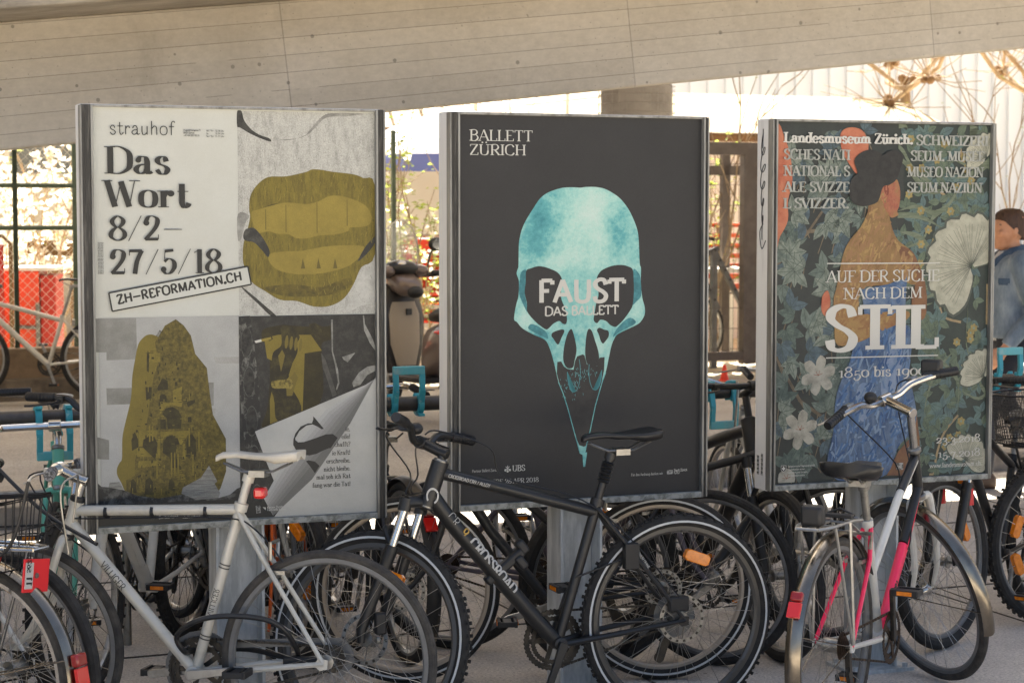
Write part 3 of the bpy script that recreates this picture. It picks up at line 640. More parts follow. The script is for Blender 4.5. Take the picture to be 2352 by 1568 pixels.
teeth = ink('pale mustard ink', '#8f7f38', '#7d6e30', 12, .4, .75, grain=.18)
S.poly('teeth', teeth, ['upteeth', 'lowteeth'], smooth=True)
S.poly('mouth_shade', dk, ['mouthdark', 'mouthdark2'], smooth=True)
for k_, (u, v0, v1) in enumerate(((600, 241, 286), (673, 229, 293), (789, 228, 296), (897, 218, 279))): pass
S.poly('tooth_gaps', ink('tooth gap ink', '#5f5526'), [[(u-1.2, v0), (u+1.2, v0), (u+1.6, v1), (u-1.6, v1)] for u, v0, v1 in ((600, 240, 290), (673, 229, 296), (786, 222, 298), (897, 216, 281))]+[[(u, 360), (u+9, 386), (u-7, 386)] for u in (733, 790, 851)])
def inside(u, v, P):
    c = False
    for i in range(len(P)):
        (x1, y1), (x2, y2) = P[i-1], P[i]
        if (y1 > v) != (y2 > v) and u < (x2-x1)*(v-y1)/(y2-y1)+x1: c = not c
    return c
def tr2(k): q = TR[k]; return list(zip(q[::2], q[1::2]))
def strokes(n, key, seed, ln, wd, ang, jit, avoid=()):
    r_ = random.Random(seed); P = tr2(key); A = [tr2(a) for a in avoid]; us = [p[0] for p in P]; vs = [p[1] for p in P]; out = []
    while len(out) < n:
        u, v = r_.uniform(min(us), max(us)), r_.uniform(min(vs), max(vs)); a = ang+r_.gauss(0, jit); l = ln*r_.uniform(.4, 1.3)
        e = (u+l*cos(a)*PH/PW, v-l*sin(a))
        if inside(u, v, P) and inside(*e, P) and not any(inside(u, v, a_) or inside(*e, a_) for a_ in A): out.append(edge((u, v), e, wd*r_.uniform(.5, 1.2)))
    return out
def edge(p, q, w):
    dx, dy = (q[0]-p[0])*PW, (q[1]-p[1])*PH; l = hypot(dx, dy) or 1; nx, ny = -dy/l*w/2/PW, dx/l*w/2/PH
    return [(p[0]+nx, p[1]+ny), (q[0]+nx, q[1]+ny), (q[0]-nx, q[1]-ny), (p[0]-nx, p[1]-ny)]
S.poly('lip_creases', ink('lip crease ink', '#4a411c'), strokes(150, 'lips', 5, 13, .9, pi/2, .22, ('upteeth', 'lowteeth', 'mouthdark')))
S.poly('lip_lights', ink('lip light ink', '#92843c'), strokes(120, 'lips', 6, 11, 1.0, pi/2, .25, ('upteeth', 'lowteeth', 'mouthdark')))
rk = random.Random(9)
S.poly('skin_pores', ink('pore ink', '#5c5c57'), [edge((u, v), (u+rk.uniform(-2, 2), v+rk.uniform(1.5, 4)), .9) for u, v in [(rk.uniform(506, 990), rk.uniform(30, 480)) for _ in range(420)] if not inside(u, v, tr2('lips'))])
# tower collage
S.poly('sky_print', ink('cloud print', '#a7a8a4', '#9a9b97', 5, .4, .65, .18), [q4(12, 499, 502, 990)])
S.poly('cloud_patches', ink('dark cloud print', '#76766f', '#8f8f89', 7, .4, .65, .3), ['sky0', 'sky1', 'sky3', 'sky2'])
S.poly('cloud_patches', ink('mid cloud print', '#93938d', '#a6a6a0', 6, .4, .65, .25), ['sky4', 'sky5'])
S.poly('tower_stone', ink('grey stone print', '#55554f', '#8d8d86', 55, .42, .6, .3), ['tower'])
S.poly('tower_tint', ink('mustard tint', '#75682a', '#6c6027', 9, grain=.2), ['blob'], smooth=True)
S.poly('tower_masonry', ink('tinted masonry print', '#4c441f', '#6e622a', 70, .40, .62, .3), [[(278, 505), (305, 520), (330, 545), (345, 590), (385, 625), (395, 690), (405, 740), (450, 800), (450, 880), (430, 920), (380, 975), (310, 990), (240, 996), (175, 985), (130, 960), (100, 925), (100, 890), (130, 880), (130, 845), (150, 800), (170, 770), (185, 700), (200, 640), (215, 610), (205, 560), (240, 520)]])
S.poly('tower_walls', ink('pale masonry print', '#80722f', '#6d6128', 40, .4, .62, .22), ['wall%d' % i for i in range(9)])
S.poly('tower_arches', ink('arch ink', '#2e2a17', '#3f3a1c', 40), ['arch%d' % i for i in range(18)])
rt = random.Random(4); q = TR['tower']; tp = list(zip(q[::2], q[1::2])); dkr, ltr = [], []
def inside(u, v, P):
    c = False
    for i in range(len(P)):
        (x1, y1), (x2, y2) = P[i-1], P[i]
        if (y1 > v) != (y2 > v) and u < (x2-x1)*(v-y1)/(y2-y1)+x1: c = not c
    return c
for k in range(420):
    u, v = rt.uniform(100, 400), rt.uniform(540, 985)
    if not inside(u, v, tp): continue
    w, h = rt.uniform(3, 9), rt.uniform(3, 9)
    kind = rt.random()
    if kind < .45: dkr.append([(u-w*.4, v+h*.6), (u+w*.4, v+h*.6), (u+w*.4, v-h*.2), (u+w*.2, v-h*.5), (u-w*.2, v-h*.5), (u-w*.4, v-h*.2)])
    elif kind < .7: ltr.append(q4(u-w*.9, v-h*.3, u+w*.9, v-h*.1))
    elif kind < .85: ltr.append(q4(u-1, v-h, u+1.2, v+h))
    else: dkr.append(q4(u-w*1.2, v, u+w*1.2, v+1.2))
S.poly('tower_windows', ink('arch ink', '#2e2a17'), dkr); S.poly('tower_ledges', ink('pale masonry print', '#80722f'), ltr)
S.poly('tower_columns', ink('pale masonry print', '#80722f'), [q4(u, v, u+5, v2) for u, v, v2 in ((255, 828, 888), (266, 830, 886), (278, 832, 880), (330, 835, 880), (204, 830, 890), (352, 780, 830), (180, 760, 800), (190, 762, 798), (318, 770, 815))]+[[(u, 872+k*5), (u+28, 872+k*5), (u+28, 874+k*5), (u, 874+k*5)] for k, u in enumerate((262, 266, 270, 274, 278))])
S.poly('hills', ink('dark trees print', '#2d2d2a', '#6b6b66', 42, .45, .68, .3), ['hill'], smooth=False)
S.poly('barn', ink('barn print', '#6f6f69', '#8f8f88', 60, .4, .6, .2, stretch=(.4, 1, 6)), ['barn', 'hut'])
# scroll photograph
S.poly('scroll_photo', ink('black photo print', '#2e2e2b', '#45443f', 35, .45, .72, .35), ['photo'])
S.poly('carved_frame', ink('carved wood print', '#2a2a28', '#74746d', 34, .5, .66, .3, stretch=(1.2, 1, .8)), ['carved'])
ov = [[(502+25*k+d*cos(a)*.9, 532+92*k+38*sin(a)) for a in [i*pi/8 for i in range(16)] for d in ((26,) if True else ())] for k in range(0, 0)]
S.poly('carved_ovals', ink('carved oval print', '#1f1f1d', '#3b3b37', 50), [[(527+8*k+19*cos(i*pi/8), 565+97*k+34*sin(i*pi/8)) for i in range(16)] for k in range(5)])
S.poly('carved_rings', ink('carved edge print', '#5a5a55', '#3a3a37', 60), [[(527+8*k+r*cos(i*pi/12), 565+97*k+1.8*r*sin(i*pi/12)) for r, rng in ((21, range(0, 24)), (19.5, range(24, -1, -1))) for i in rng] for k in range(5)])
S.poly('cloak_tint', ink('dark mustard tint', '#3a3419', '#2c2815', 14, grain=.3), ['scrolltint'], smooth=True)
S.poly('scroll', ink('scroll mustard', '#7d6f2c', '#74672a', 12, grain=.2), ['paper', 'paper2', [(590, 556), (640, 548), (760, 550), (800, 590), (775, 592), (690, 600), (640, 620), (600, 605)]])
S.poly('scroll_end', ink('dark mustard tint2', '#3a3419'), ['scrollend'])
S.poly('hand', ink('hand print', '#2a2718', '#4f4722', 22, .45, .7, .3), ['hand', 'hand2', 'arm'], smooth=True)
S.poly('finger_lights', ink('finger light print', '#6b5f29'), [[(671+k*17+6*cos(a)-5*sin(a)*.5, 566+k*3+17*sin(a)) for a in [i*pi/6 for i in range(12)]] for k in range(4)]+[[(668, 668), (700, 640), (712, 655), (690, 700), (670, 700)], [(640, 600), (655, 585), (665, 600), (650, 640)]])
S.poly('watch', ink('watch print', '#8a7c3d', '#4c4420', 90, .45, .6), ['watch'], smooth=True)
S.poly('pen', I_WHT, ['pen']); S.poly('pen_tint', teeth, ['pen2'])
S.poly('cloth_folds', ink('cloth light print', '#8f8f88', '#6a6a64', 30), ['fold1', 'fold3', 'fold4', 'fold5']); S.poly('cloth_tone', ink('cloth tone print', '#57564f', '#454440', 30), ['fold2'])
S.poly('imprint_strip', I_BLK, ['black', 'black2'])
S.poly('curled_page', ink('page print', '#b6b6af', '#adada6', 4, grain=.08), [[(1000, 660), (1000, 1000), (620, 1000)], 'curl'])
# the curl's grey modelling is printed on the sheet: bands of ever darker ink towards the crease
for k in range(7):
    a = k/7; S.poly('curl_tone', ink('page tone %d' % k, '#%02x%02x%02x' % ((int(172-11*k),)*2+(int(168-11*k),))), [[(997-8*a, 664+3*a), (900-90*(1-a)+0, 770+0-30*(1-a)), (760-90*(1-a), 890-40*(1-a)), (620-60*(1-a)*.6, 992-40*(1-a)), (617, 996), (760, 910), (905, 772)]])
S.poly('big_s', I_BLK, ['S_body', 'S_arc', 'S_tip', 'S2'])
g = dict(thick=13, thin=5, serif=9)
poem = MB(); S.k += 1
for v, s_ in ((774, '.'), (793, 'ie,'), (812, 'eile!'), (831, 'chafft?'), (852, 'ie Kraft!'), (872, 'erschreibe,'), (892, 'nicht bleibe.'), (911, 'mal seh ich Rat'), (931, 'fang war die Tat!')):
    S.text(s_, I_BLK, 0, v, 11.5, right=903, into=poem, thick=14, thin=6, serif=8)
poem.build('poem', I_BLK, S.par, smooth=0)
S.text('strauhof', I_BLK, 56, 62.5, 33, width=224, thick=6.5, thin=6.0, serif=0, tilt=0)
D = dict(thick=19, thin=3.2, serif=8, tilt=.06, st=3.0, track=5)
S.text('Das', I_BLK, 43, 155.5, 64, width=226, **D); S.text('Wort', I_BLK, 36, 235.5, 64, width=300, **D)
S.text('8/2', I_BLK, 53, 314.5, 58, width=178, **D); S.text('–', I_BLK, 238, 314.5, 58, width=66, thick=3, thin=3, serif=0)
S.text('27/5/18', I_BLK, 52, 394.5, 58, width=392, **D)
st = MB(); S.k += 1
a = [(48, 439), (533, 379), (545, 423), (59, 483)]
S.poly('stamp_ground', ink('poster paper', '#bdbfb7'), [a])
def edge(p, q, w):
    dx, dy = (q[0]-p[0])*PW, (q[1]-p[1])*PH; l = hypot(dx, dy); nx, ny = -dy/l*w/2/PW, dx/l*w/2/PH
    return [(p[0]+nx, p[1]+ny), (q[0]+nx, q[1]+ny), (q[0]-nx, q[1]-ny), (p[0]-nx, p[1]-ny)]
S.poly('stamp_border', I_BLK, [edge(a[i], a[(i+1) % 4], 4.6) for i in range(4)])
rot = atan2((439-379)/1000*PH, (533-48)/1000*PW)
S.text('ZH–REFORMATION.CH', I_BLK, 78, 466, 21.5, width=444, rot=rot, thick=21, thin=19, serif=0, tilt=0, track=3)
sm = MB(); S.k += 1
for u, v, s_, b_ in ((311, 52, 'Augustinergasse 9', 1), (311, 58.5, '8001 Zürich', 1), (311, 65, '+41 44 221 93 51', 1), (391, 53, 'Mi / Fr', 1), (391, 59.5, 'Do', 1), (391, 66, 'Sa / So', 1), (422, 53, '12-18 Uhr', 0), (422, 59.5, '12-24 Uhr', 0), (422, 66, '11-17 Uhr', 0)):
    S.text(s_, I_BLK, u, v, 4.2, width=len(s_)*3.5, into=sm, **(SANS if b_ else SANSR))
for k in range(4): S.text('Martin Luther King, 1966; Foto aus der Sammlung', I_BLK, 16+5*k, 394, 3.0, into=sm, rot=pi/2, **SANSR)
sm.build('small_print', I_BLK, S.par, smooth=0)
wp = MB(); S.k += 1
S.text('Switzerland.', I_WHT, 210, 988, 8, into=wp, **SANSR); S.text('stadtverband', I_WHT, 293, 990, 6.5, into=wp, **SANSR)
S.text('Kanton Zürich', I_WHT, 595, 977, 5.5, into=wp, **SANS); S.text('Fachstelle Kultur', I_WHT, 595, 983, 5.5, into=wp, **SANS)
wp.build('small_print', I_WHT, S.par, smooth=0)
S.poly('imprint_mark', I_WHT, ['kz']); S.poly('imprint_lion', ink('lion print', '#8b8b86', '#3b3b38', 160, .45, .55), ['lion'])

# ------------------------------------------------------------------ middle poster
P2, S = stand('large poster stand with turquoise bird skull on charcoal, middle of the three', .2407, 6.652, .3823,
              ink('charcoal poster ink', '#313131', '#2d2d2d', 3, grain=.22, rough=.6), (.0,), .036, .022)
def m_skull():
    t = NT('turquoise bone print'); x, y, z = t.xyz()
    def spot(u, v, rx, rz, e=1.):          # soft patch of ink round (u, v)
        dx = t.math('DIVIDE', t.math('SUBTRACT', x, (u/1000-.5)*PW), rx); dz = t.math('DIVIDE', t.math('SUBTRACT', z, PZ+PH*(1-v/1000)), rz)
        d = t.math('ADD', t.math('MULTIPLY', dx, dx), t.math('MULTIPLY', dz, dz))
        return t.math('MULTIPLY', t.math('POWER', 2.718, t.math('MULTIPLY', d, -1.)), e)
    n = t.math('ADD', t.math('MULTIPLY', t.noise(7, 7, .72), .6), t.math('MULTIPLY', t.noise(70, 4, .75), .3))
    for args, sg in (((322, 305, .055, .10), -.20), ((345, 250, .06, .05), -.10), ((640, 300, .05, .09), -.10), ((470, 250, .09, .10), .12), ((560, 265, .06, .13), .14), ((380, 372, .09, .03), .12), ((500, 360, .10, .03), .05), ((265, 520, .03, .04), .16), ((730, 520, .035, .045), .14), ((470, 575, .03, .03), -.12), ((330, 570, .05, .02), -.15), ((670, 570, .05, .02), -.15)):
        n = t.math('ADD', n, spot(*args, sg))
    c = t.ramp(n, [(.20, pr('#357f88')), (.34, pr('#56a0a3')), (.44, pr('#84bcb6')), (.55, pr('#a3cbc1')), (.68, pr('#b7cfc6'))])
    g = t.ramp(t.noise(420, 2), [(.3, (.88,)*3), (.7, (1.04,)*3)])
    t.bump(t.noise(2.2, 3), .12, .02); return t.out(t.mix(1., c, g, 'MULTIPLY'), .5, .35)
M_SK = m_skull(); char = ink('charcoal poster ink', '#313131')
S.poly('skull', M_SK, ['skull'], smooth=True)
S.poly('socket_rim', ink('dark bone ink', '#2f6b73', '#4a8f95', 28, .4, .65), ['socL', 'socR', 'bandL', 'bandR'], smooth=True)
bone = []
S.poly('eye_sockets', char, ['eyeL', 'eyeR'], smooth=True); S.poly('nose_holes', char, ['holeL', 'holeR', 'nosL', 'nosR'], smooth=True)
S.poly('beak', ink('beak ink', '#2b2b2a', '#343332', 25, grain=.15), ['beak'])
q = TR['skull']; sp = list(zip(q[::2], q[1::2]))
lowl = [p for p in sp if p[1] > 640]
S.poly('beak_edge', ink('beak edge teal', '#79bdb9', '#4d9298', 40), [edge(lowl[i], lowl[i+1], 3.2) for i in range(len(lowl)-1)]+[[(500, 880), (520, 880), (512, 918), (504, 918)]])
rk = random.Random(2)
S.poly('beak_flecks', ink('beak fleck ink', '#5e9fa2'), [edge((u, v), (u+rk.uniform(-5, 5), v+rk.uniform(2, 7)), 1.2) for u, v in [(rk.gauss(455, 22), rk.gauss(700, 18)) for _ in range(60)]+[(rk.uniform(470, 560), rk.gauss(668, 7)) for _ in range(40)] if inside(u, v, tr2('beak'))])
S.poly('bone_lines', ink('teal line ink', '#4d9298'), [[(a+.0, b) for a, b in L_]+[(a+2.2, b) for a, b in L_[::-1]] for L_ in (
    [(cx+rx*cos(i*pi/10), cy+ry*sin(i*pi/10)) for i in rng] for cx, cy, rx, ry, rng in ((463, 665, 27, 55, range(-2, 11)), (552, 663, 27, 54, range(0, 12))))])
S.text('FAUST', I_WHT, 316, 482, 58.5, width=362, thick=18, thin=17, serif=0, tilt=0)
S.text('DAS', I_WHT, 342, 516.5, 23.5, width=98, thick=15, thin=14, serif=0, tilt=0); S.text('BALLETT', I_WHT, 452, 516, 23.5, width=198, thick=15, thin=14, serif=0, tilt=0)
Bt = dict(thick=12, thin=5, serif=7, tilt=.3)
S.text('BALLETT', I_WHT, 43, 64.5, 28, width=253, **Bt); S.text('ZÜRICH', I_WHT, 43, 100.5, 27, width=226, **Bt)
wp = MB(); S.k += 1
S.text('UBS', I_WHT, 213, 919.5, 15, width=52, into=wp, thick=16, thin=7, serif=7)
S.text('PREMIERE 28 APR 2018', I_WHT, 62, 951, 12, width=258, into=wp, **Bt)
S.text('Partner Ballett Zürich', I_WHT, 52, 917.5, 7, width=104, into=wp, thick=11, thin=7, serif=5)
S.text('Für den Aushang danken wir', I_WHT, 705, 950, 7, width=136, into=wp, thick=11, thin=7, serif=5)
S.text('Stadt Zürich', I_WHT, 888, 944, 7, width=58, into=wp, **SANS); S.text('Kultur', I_WHT, 888, 950.5, 6.5, width=26, into=wp, **SANSR)
wp.build('small_print', I_WHT, S.par, smooth=0)
S.poly('bank_keys', I_WHT, [edge((194-10*cos(a), 911-7*sin(a)), (194+10*cos(a), 911+7*sin(a)), 2.2) for a in (pi/2, .65, -.65)]+[[(194+dx+4.4*cos(i*pi/6), 916+dy+3.2*sin(i*pi/6)) for i in range(12)] for dx, dy in ((-9, 0), (9, 0), (0, 3))])
S.poly('city_arms', ink('arms print', '#a8a8a2', '#4a4a47', 150, .46, .54), [q4(858, 939, 883, 951)])

# ------------------------------------------------------------------ right poster (a generic figure and leaf ground in the poster's colours)
P3, S = stand('large poster stand with seated woman in blue skirt among leaves, rightmost of the three', 1.3639, 7.131, .3678,
              ink('dark leaf ground', '#2c3130', '#343a37', 6, grain=.2), (.0,), .022, .014)
rnd = random.Random(11)
S.poly('right_ground', ink('green black ground', '#2b3431', '#333d38', 8), ['split', ] if False else [[(585, 1), (999, 1), (999, 999), (640, 999), (600, 600)]])
def petal(u, v, L_, w, a, n=9):
    o = []
    for i in range(2*n):
        t = pi*i/n; x = L_*(.52-.48*cos(t)+.03*sin(5*t)); y = w*sin(t)*(.55+.45*(.5-.5*cos(t)))
        o.append((u+(x*cos(a)-y*sin(a))*PH/PW, v-(x*sin(a)+y*cos(a))))
    return o
def leaf(u, v, L_, w, a, n=7):
    """pointed leaf outline, u/v in thousandths, size in thousandths of the height"""
    o = []
    for sg in (1, -1):
        for i in (range(n) if sg > 0 else range(n, 0, -1)):
            t = i/n; x = L_*t; y = sg*w*sin(pi*t**.8)
            o.append((u+(x*cos(a)-y*sin(a))*PH/PW, v-(x*sin(a)+y*cos(a))))
    return o
sets = {k: [] for k in range(4)}; veins = []; stems = []
lcols = [('#69756d', '#4d5a54'), ('#58675f', '#3f4c48'), ('#50626a', '#3c4a51'), ('#7d867b', '#59645b')]
for k in range(110):            # serrated leaf sprays on the left half
    u, v = rnd.uniform(0, 420), rnd.uniform(20, 960)
    a0 = rnd.uniform(0, 2*pi); ci = rnd.randrange(4)
    for j in range(rnd.choice((3, 5))):
        a = a0+(j-2)*.75; L_ = rnd.uniform(36, 66); sets[ci].append(leaf(u, v, L_, L_*.24, a)); veins.append(edge((u, v), (u+L_*.9*cos(a)*PH/PW, v-L_*.9*sin(a)), 1.6))
    stems.append(edge((u, v), (u+rnd.uniform(-60, 60), v+rnd.uniform(30, 90)), 4))
S.poly('branches', ink('branch ink', '#6d6250', '#544b3e', 20), [edge(*e, w) for *e, w in (((0, 395), (150, 300), 16), ((150, 300), (330, 290), 13), ((150, 300), (240, 220), 9), ((0, 640), (120, 770), 13), ((120, 770), (250, 830), 12), ((250, 830), (340, 800), 9), ((120, 770), (300, 950), 8))]+stems)
for ci, (a_, b_) in enumerate(lcols): S.poly('leaves', ink('leaf ink %d' % ci, a_, b_, 34, .4, .62, .2), sets[ci])
S.poly('leaf_veins', ink('vein ink', '#39463f'), veins)
sets = {k: [] for k in range(3)}; bands = []; fl = []; fc = []; veins = []
for k in range(230):           # small round leaves and little flowers on the right half
    u, v = rnd.uniform(570, 985), rnd.uniform(10, 985); a = rnd.uniform(0, 2*pi); L_ = rnd.uniform(28, 44)
    for d in (0, 1.3, -1.3): sets[rnd.randrange(3)].append(leaf(u, v, L_, L_*.28, a+d)); veins.append(edge((u, v), (u+L_*.85*cos(a+d)*PH/PW, v-L_*.85*sin(a+d)), 1.2))
for k in range(30):
    p = [(rnd.uniform(560, 1000), rnd.uniform(0, 1000))]; a = rnd.uniform(0, 2*pi)
    for j in range(4): p.append((p[-1][0]+90*cos(a), p[-1][1]+70*sin(a))); a += rnd.uniform(-.9, .9)
    q = [(min(996, max(560, x)), min(996, max(4, y))) for x, y in cr(p, 4)]; bands.append((q, rnd.uniform(12, 26)))
S.poly('stems', ink('ochre stem ink', '#9a8866', '#86775a', 15), [edge(q[i], q[i+1], 9) for q, w in bands[:5] for i in range(len(q)-1)])
for ci, (a_, b_) in enumerate((('#566b6b', '#475a5c'), ('#5c716c', '#4a605e'), ('#5f6d5a', '#4d5b4b'))): S.poly('small_leaves', ink('small leaf ink %d' % ci, a_, b_, 26, .4, .62, .15), sets[ci])
S.poly('leaf_veins', ink('vein ink', '#39463f'), veins)
S.poly('leaf_bands', ink('sage band ink', '#6c7663', '#59634f', 60, .42, .58, .1, stretch=(.4, 1, 2.2)), [[(x, y-w*.5*sin(pi*i/(len(q)-1))) for i, (x, y) in enumerate(q)]+[(x, y+w*.5*sin(pi*i/(len(q)-1))+1) for i, (x, y) in reversed(list(enumerate(q)))] for q, w in bands[5:]])
for k in range(34):
    u, v = rnd.uniform(600, 975), rnd.uniform(15, 975); a0 = rnd.random()
    if u < 640 and v > 250: u += 60
    for j in range(6): fl.append(leaf(u, v, 14, 6.0, a0+j*pi/3, 5))
    fc.append([(u+5*cos(i*pi/4), v+3.5*sin(i*pi/4)) for i in range(8)])
S.poly('small_flowers', ink('yellow flower ink', '#948655', '#7f7247', 40), fl); S.poly('flower_centres', ink('flower centre ink', '#6f857c'), fc)
for cu, cv, R_, a0, n_ in ((915, 400, 150, 2.6, 11), (985, 720, 80, 2.2, 8), (900, 960, 75, 1.2, 9), (980, 90, 70, 2.6, 7)):     # big pale blossoms
    S.poly('blossom_edge', ink('blossom line ink', '#4a5048'), [[(min(998, x), min(998, max(2, y))) for x, y in petal(cu, cv, R_*1.05, R_*.36, a0+(j-n_/2)*.36)] for j in range(n_)])
    S.poly('blossom', ink('pale blossom ink', '#aaa997', '#8f907f', 22, .42, .66, .12, stretch=(1, 1, 1)), [[(min(998, x), min(998, max(2, y))) for x, y in petal(cu, cv, R_, R_*.30, a0+(j-n_/2)*.36)] for j in range(n_)])
S.poly('blossom_lines', ink('blossom line ink', '#4a5048'), [edge((cu, cv), (cu+R_*.8*cos(a0+(j-n_/2)*.36+dd)*PH/PW, cv-R_*.8*sin(a0+(j-n_/2)*.36+dd)), 1.1) for cu, cv, R_, a0, n_ in ((915, 400, 150, 2.6, 11), (985, 720, 80, 2.2, 8), (900, 960, 75, 1.2, 9), (980, 90, 70, 2.6, 7)) for j in range(n_) for dd in (-.14, -.05, .05)])
S.poly('red_blossom', ink('red blossom ink', '#a0533c', '#b9785a', 9, .35, .65), ['red', [(290, 30), (330, 12), (390, 20), (420, 60), (400, 110), (370, 140), (340, 120), (300, 80)], [(215, 480), (240, 465), (252, 500), (235, 535), (212, 520)]], smooth=True)
for cu, cv in ((120, 850), (200, 700), (60, 985)):
    S.poly('lily', ink('lily ink', '#a3a194', '#7b7a6f', 20, .42, .64), [[(max(3, min(995, x)), min(996, y)) for x, y in petal(cu, cv, 56 if cv != 985 else 28, 19, j*pi/3+.3)] for j in range(6)])
    S.poly('lily_stamens', ink('stamen ink', '#8a4a35'), [edge((cu, cv), (cu+20*cos(j), cv-14*sin(j)), 1.6) for j in (.4, 1.2, 2.2, 3.)])
# figure
S.poly('figure_leg', ink('brown leg ink', '#7c5a3c', '#6a4938', 22), ['leg'])
S.poly('figure_skirt', ink('blue skirt ink', '#2f4a70', '#6f849b', 20, .34, .72, .35, stretch=(1.6, 1, .7)), ['skirt'], smooth=True)
S.poly('skirt_light', ink('skirt light ink', '#8592a6', '#6c84a3', 18, .38, .62, .25), [[(515, 640), (560, 600), (590, 640), (585, 720), (570, 800), (520, 800), (490, 740)], [(385, 735), (430, 730), (450, 790), (410, 835), (375, 800)]], smooth=True)
S.poly('figure_back', ink('ochre skin ink', '#967a4c', '#6f5138', 15, .36, .7, .35), ['back'], smooth=True)
S.poly('figure_shade', ink('brown skin ink', '#6b4a36', '#845f40', 16, .4, .65, .25), ['backr', 'armr'], smooth=True)
S.poly('figure_corset', ink('blue bodice ink', '#3e5a80', '#67798f', 26, .4, .62, .25), ['corset'])
S.poly('figure_arm', ink('ochre arm ink', '#96784a', '#7d5038', 13, .42, .7, .25), ['arml'], smooth=True)
S.poly('figure_face', ink('pink face ink', '#a2624c', '#8f7048', 16, .4, .65, .2), ['face'], smooth=True)
S.poly('figure_ear', ink('ear ink', '#7b4234'), ['ear'], smooth=True)
for nm_, key, sd, ln, wd, an, cs_ in (('back_strokes', 'back', 21, 26, 9, 1.3, ('#9b7f51', '#866945', '#8d6c4a')), ('arm_strokes', 'arml', 31, 20, 8, .5, ('#9c804f', '#86623f')), ('skirt_strokes', 'skirt', 41, 30, 8, 1.25, ('#5d7899', '#33527c', '#73889f', '#45668f')), ('bodice_strokes', 'corset', 51, 14, 5, .2, ('#5b7595', '#3b587f')), ('face_strokes', 'face', 61, 12, 5, 1.2, ('#a46a51', '#965b49'))):
    for i_, c_ in enumerate(cs_): S.poly(nm_, ink('%s ink %d' % (nm_, i_), c_), strokes(95 if 'skirt' in nm_ or 'back' in nm_ else 30, key, sd+i_, ln, wd, an, .5))
S.poly('figure_hair', ink('black hair ink', '#252524', '#2f2f2d', 40, grain=.2), ['hair'], smooth=True)
# lettering
S.poly('title_rules', I_WHT, [edge((233, 389), (761, 391), 4), edge((233, 652), (759, 654), 4)])
R3 = dict(thick=12.5, thin=5.5, serif=8, tilt=.3)
S.text('AUF DER SUCHE', I_WHT, 231, 441.5, 32, width=530, **R3); S.text('NACH DEM', I_WHT, 309, 489, 31, width=370, **R3)
S.text('STIL', I_WHT, 230, 632, 123, width=530, thick=20, thin=9, serif=9, tilt=.2)
S.text('1850 bis 1900', I_WHT, 287, 708.5, 29, width=415, old=True, **R3)
S.text('23.3.2018', I_WHT, 754, 906.5, 22, width=215, old=True, **R3); S.text('- 15.7.2018', I_WHT, 731, 948, 22, width=238, old=True, **R3)
S.text('www.landesmuseum.ch', I_WHT, 726, 976.5, 13, width=248, thick=12, thin=7, serif=6)
B3 = dict(thick=22, thin=10, serif=9, tilt=.15)
S.text('Landesmuseum Zürich.', I_WHT, 33, 55.5, 28, width=592, **B3)
gw = MB(); S.k += 1; B4 = dict(thick=20, thin=9, serif=9, tilt=.15)
for s_, u, v, wd in (('SCHWEIZERI', 640, 58, 345), ('SCHES NATI', 33, 102, 300), ('SEUM. MUSÉE', 615, 102, 355), ('NATIONAL S', 33, 147, 300), ('MUSEO NAZION', 600, 147, 365), ('ALE SVIZZE', 33, 191, 300), ('SEUM NAZIUN', 600, 191, 360), ('L SVIZZER.', 33, 236, 298)):
    S.text(s_, I_WHTF, u, v, 28, width=wd, into=gw, **B4)
gw.build('lettering', I_WHTF, S.par, smooth=0)
sm = MB(); S.k += 1
for k, s_ in enumerate(('Schweizerische Eidgenossenschaft', 'Confederation suisse', 'Confederazione Svizzera', 'Confederaziun svizra')): S.text(s_, I_WHTF, 64, 953+k*8.6, 5, into=sm, **SANSR)
for k, s_ in enumerate(('Eidgenössisches Departement des', 'Departement federal de', 'Dipartimento federale')): S.text(s_, I_WHT, 230, 952+k*9, 5.5, into=sm, **SANS)
sm.build('small_print', I_WHT, S.par, smooth=0)
S.poly('shield', I_WHT, [[(32, 947), (56, 947), (56, 960), (44, 967), (32, 960)]]); S.poly('shield_ground', I_BLK, [[(33.5, 948), (54.5, 948), (54.5, 959.5), (44, 965.5), (33.5, 959.5)]])
S.poly('shield_cross', I_WHT, [q4(41.5, 949.5, 46.5, 962), q4(37, 953.5, 41.5, 958), q4(46.5, 953.5, 51, 958)]); S.poly('city_arms', ink('arms print', '#a8a8a2'), [q4(566, 957, 598, 977)])
# felt-pen scrawl and bar-code tickets on the narrow side of the right stand
xs = -(PW/2+.018)-.0014
b = MB(); pts = []
for k in range(90):
    t_ = k/89; pts.append((xs, .055+.018*sin(t_*34)*(.6+.4*sin(t_*5)), 1.96-.33*t_+.028*cos(t_*34+.6)))
b.tube(pts, .0016, 5); b.tube([(xs, .055, 2.0), (xs, .058, 1.93)], .0016, 5); b.tube(cr([(xs, .03, 1.60), (xs, .06, 1.57), (xs, .075, 1.63), (xs, .05, 1.66)], 5), .0016, 5)
b.build('scrawl', mat('felt pen', '#26262a', .5), P3)
b = MB()
for i, (yc, n_) in enumerate(((.045, 16), (.075, 14))):
    for k in range(n_): b.box((xs, yc, .752+.005*k), (.0012, .013, .0016+.0012*((k*7+i) % 3)))
b.build('bar_code', I_BLK, P3, smooth=0)
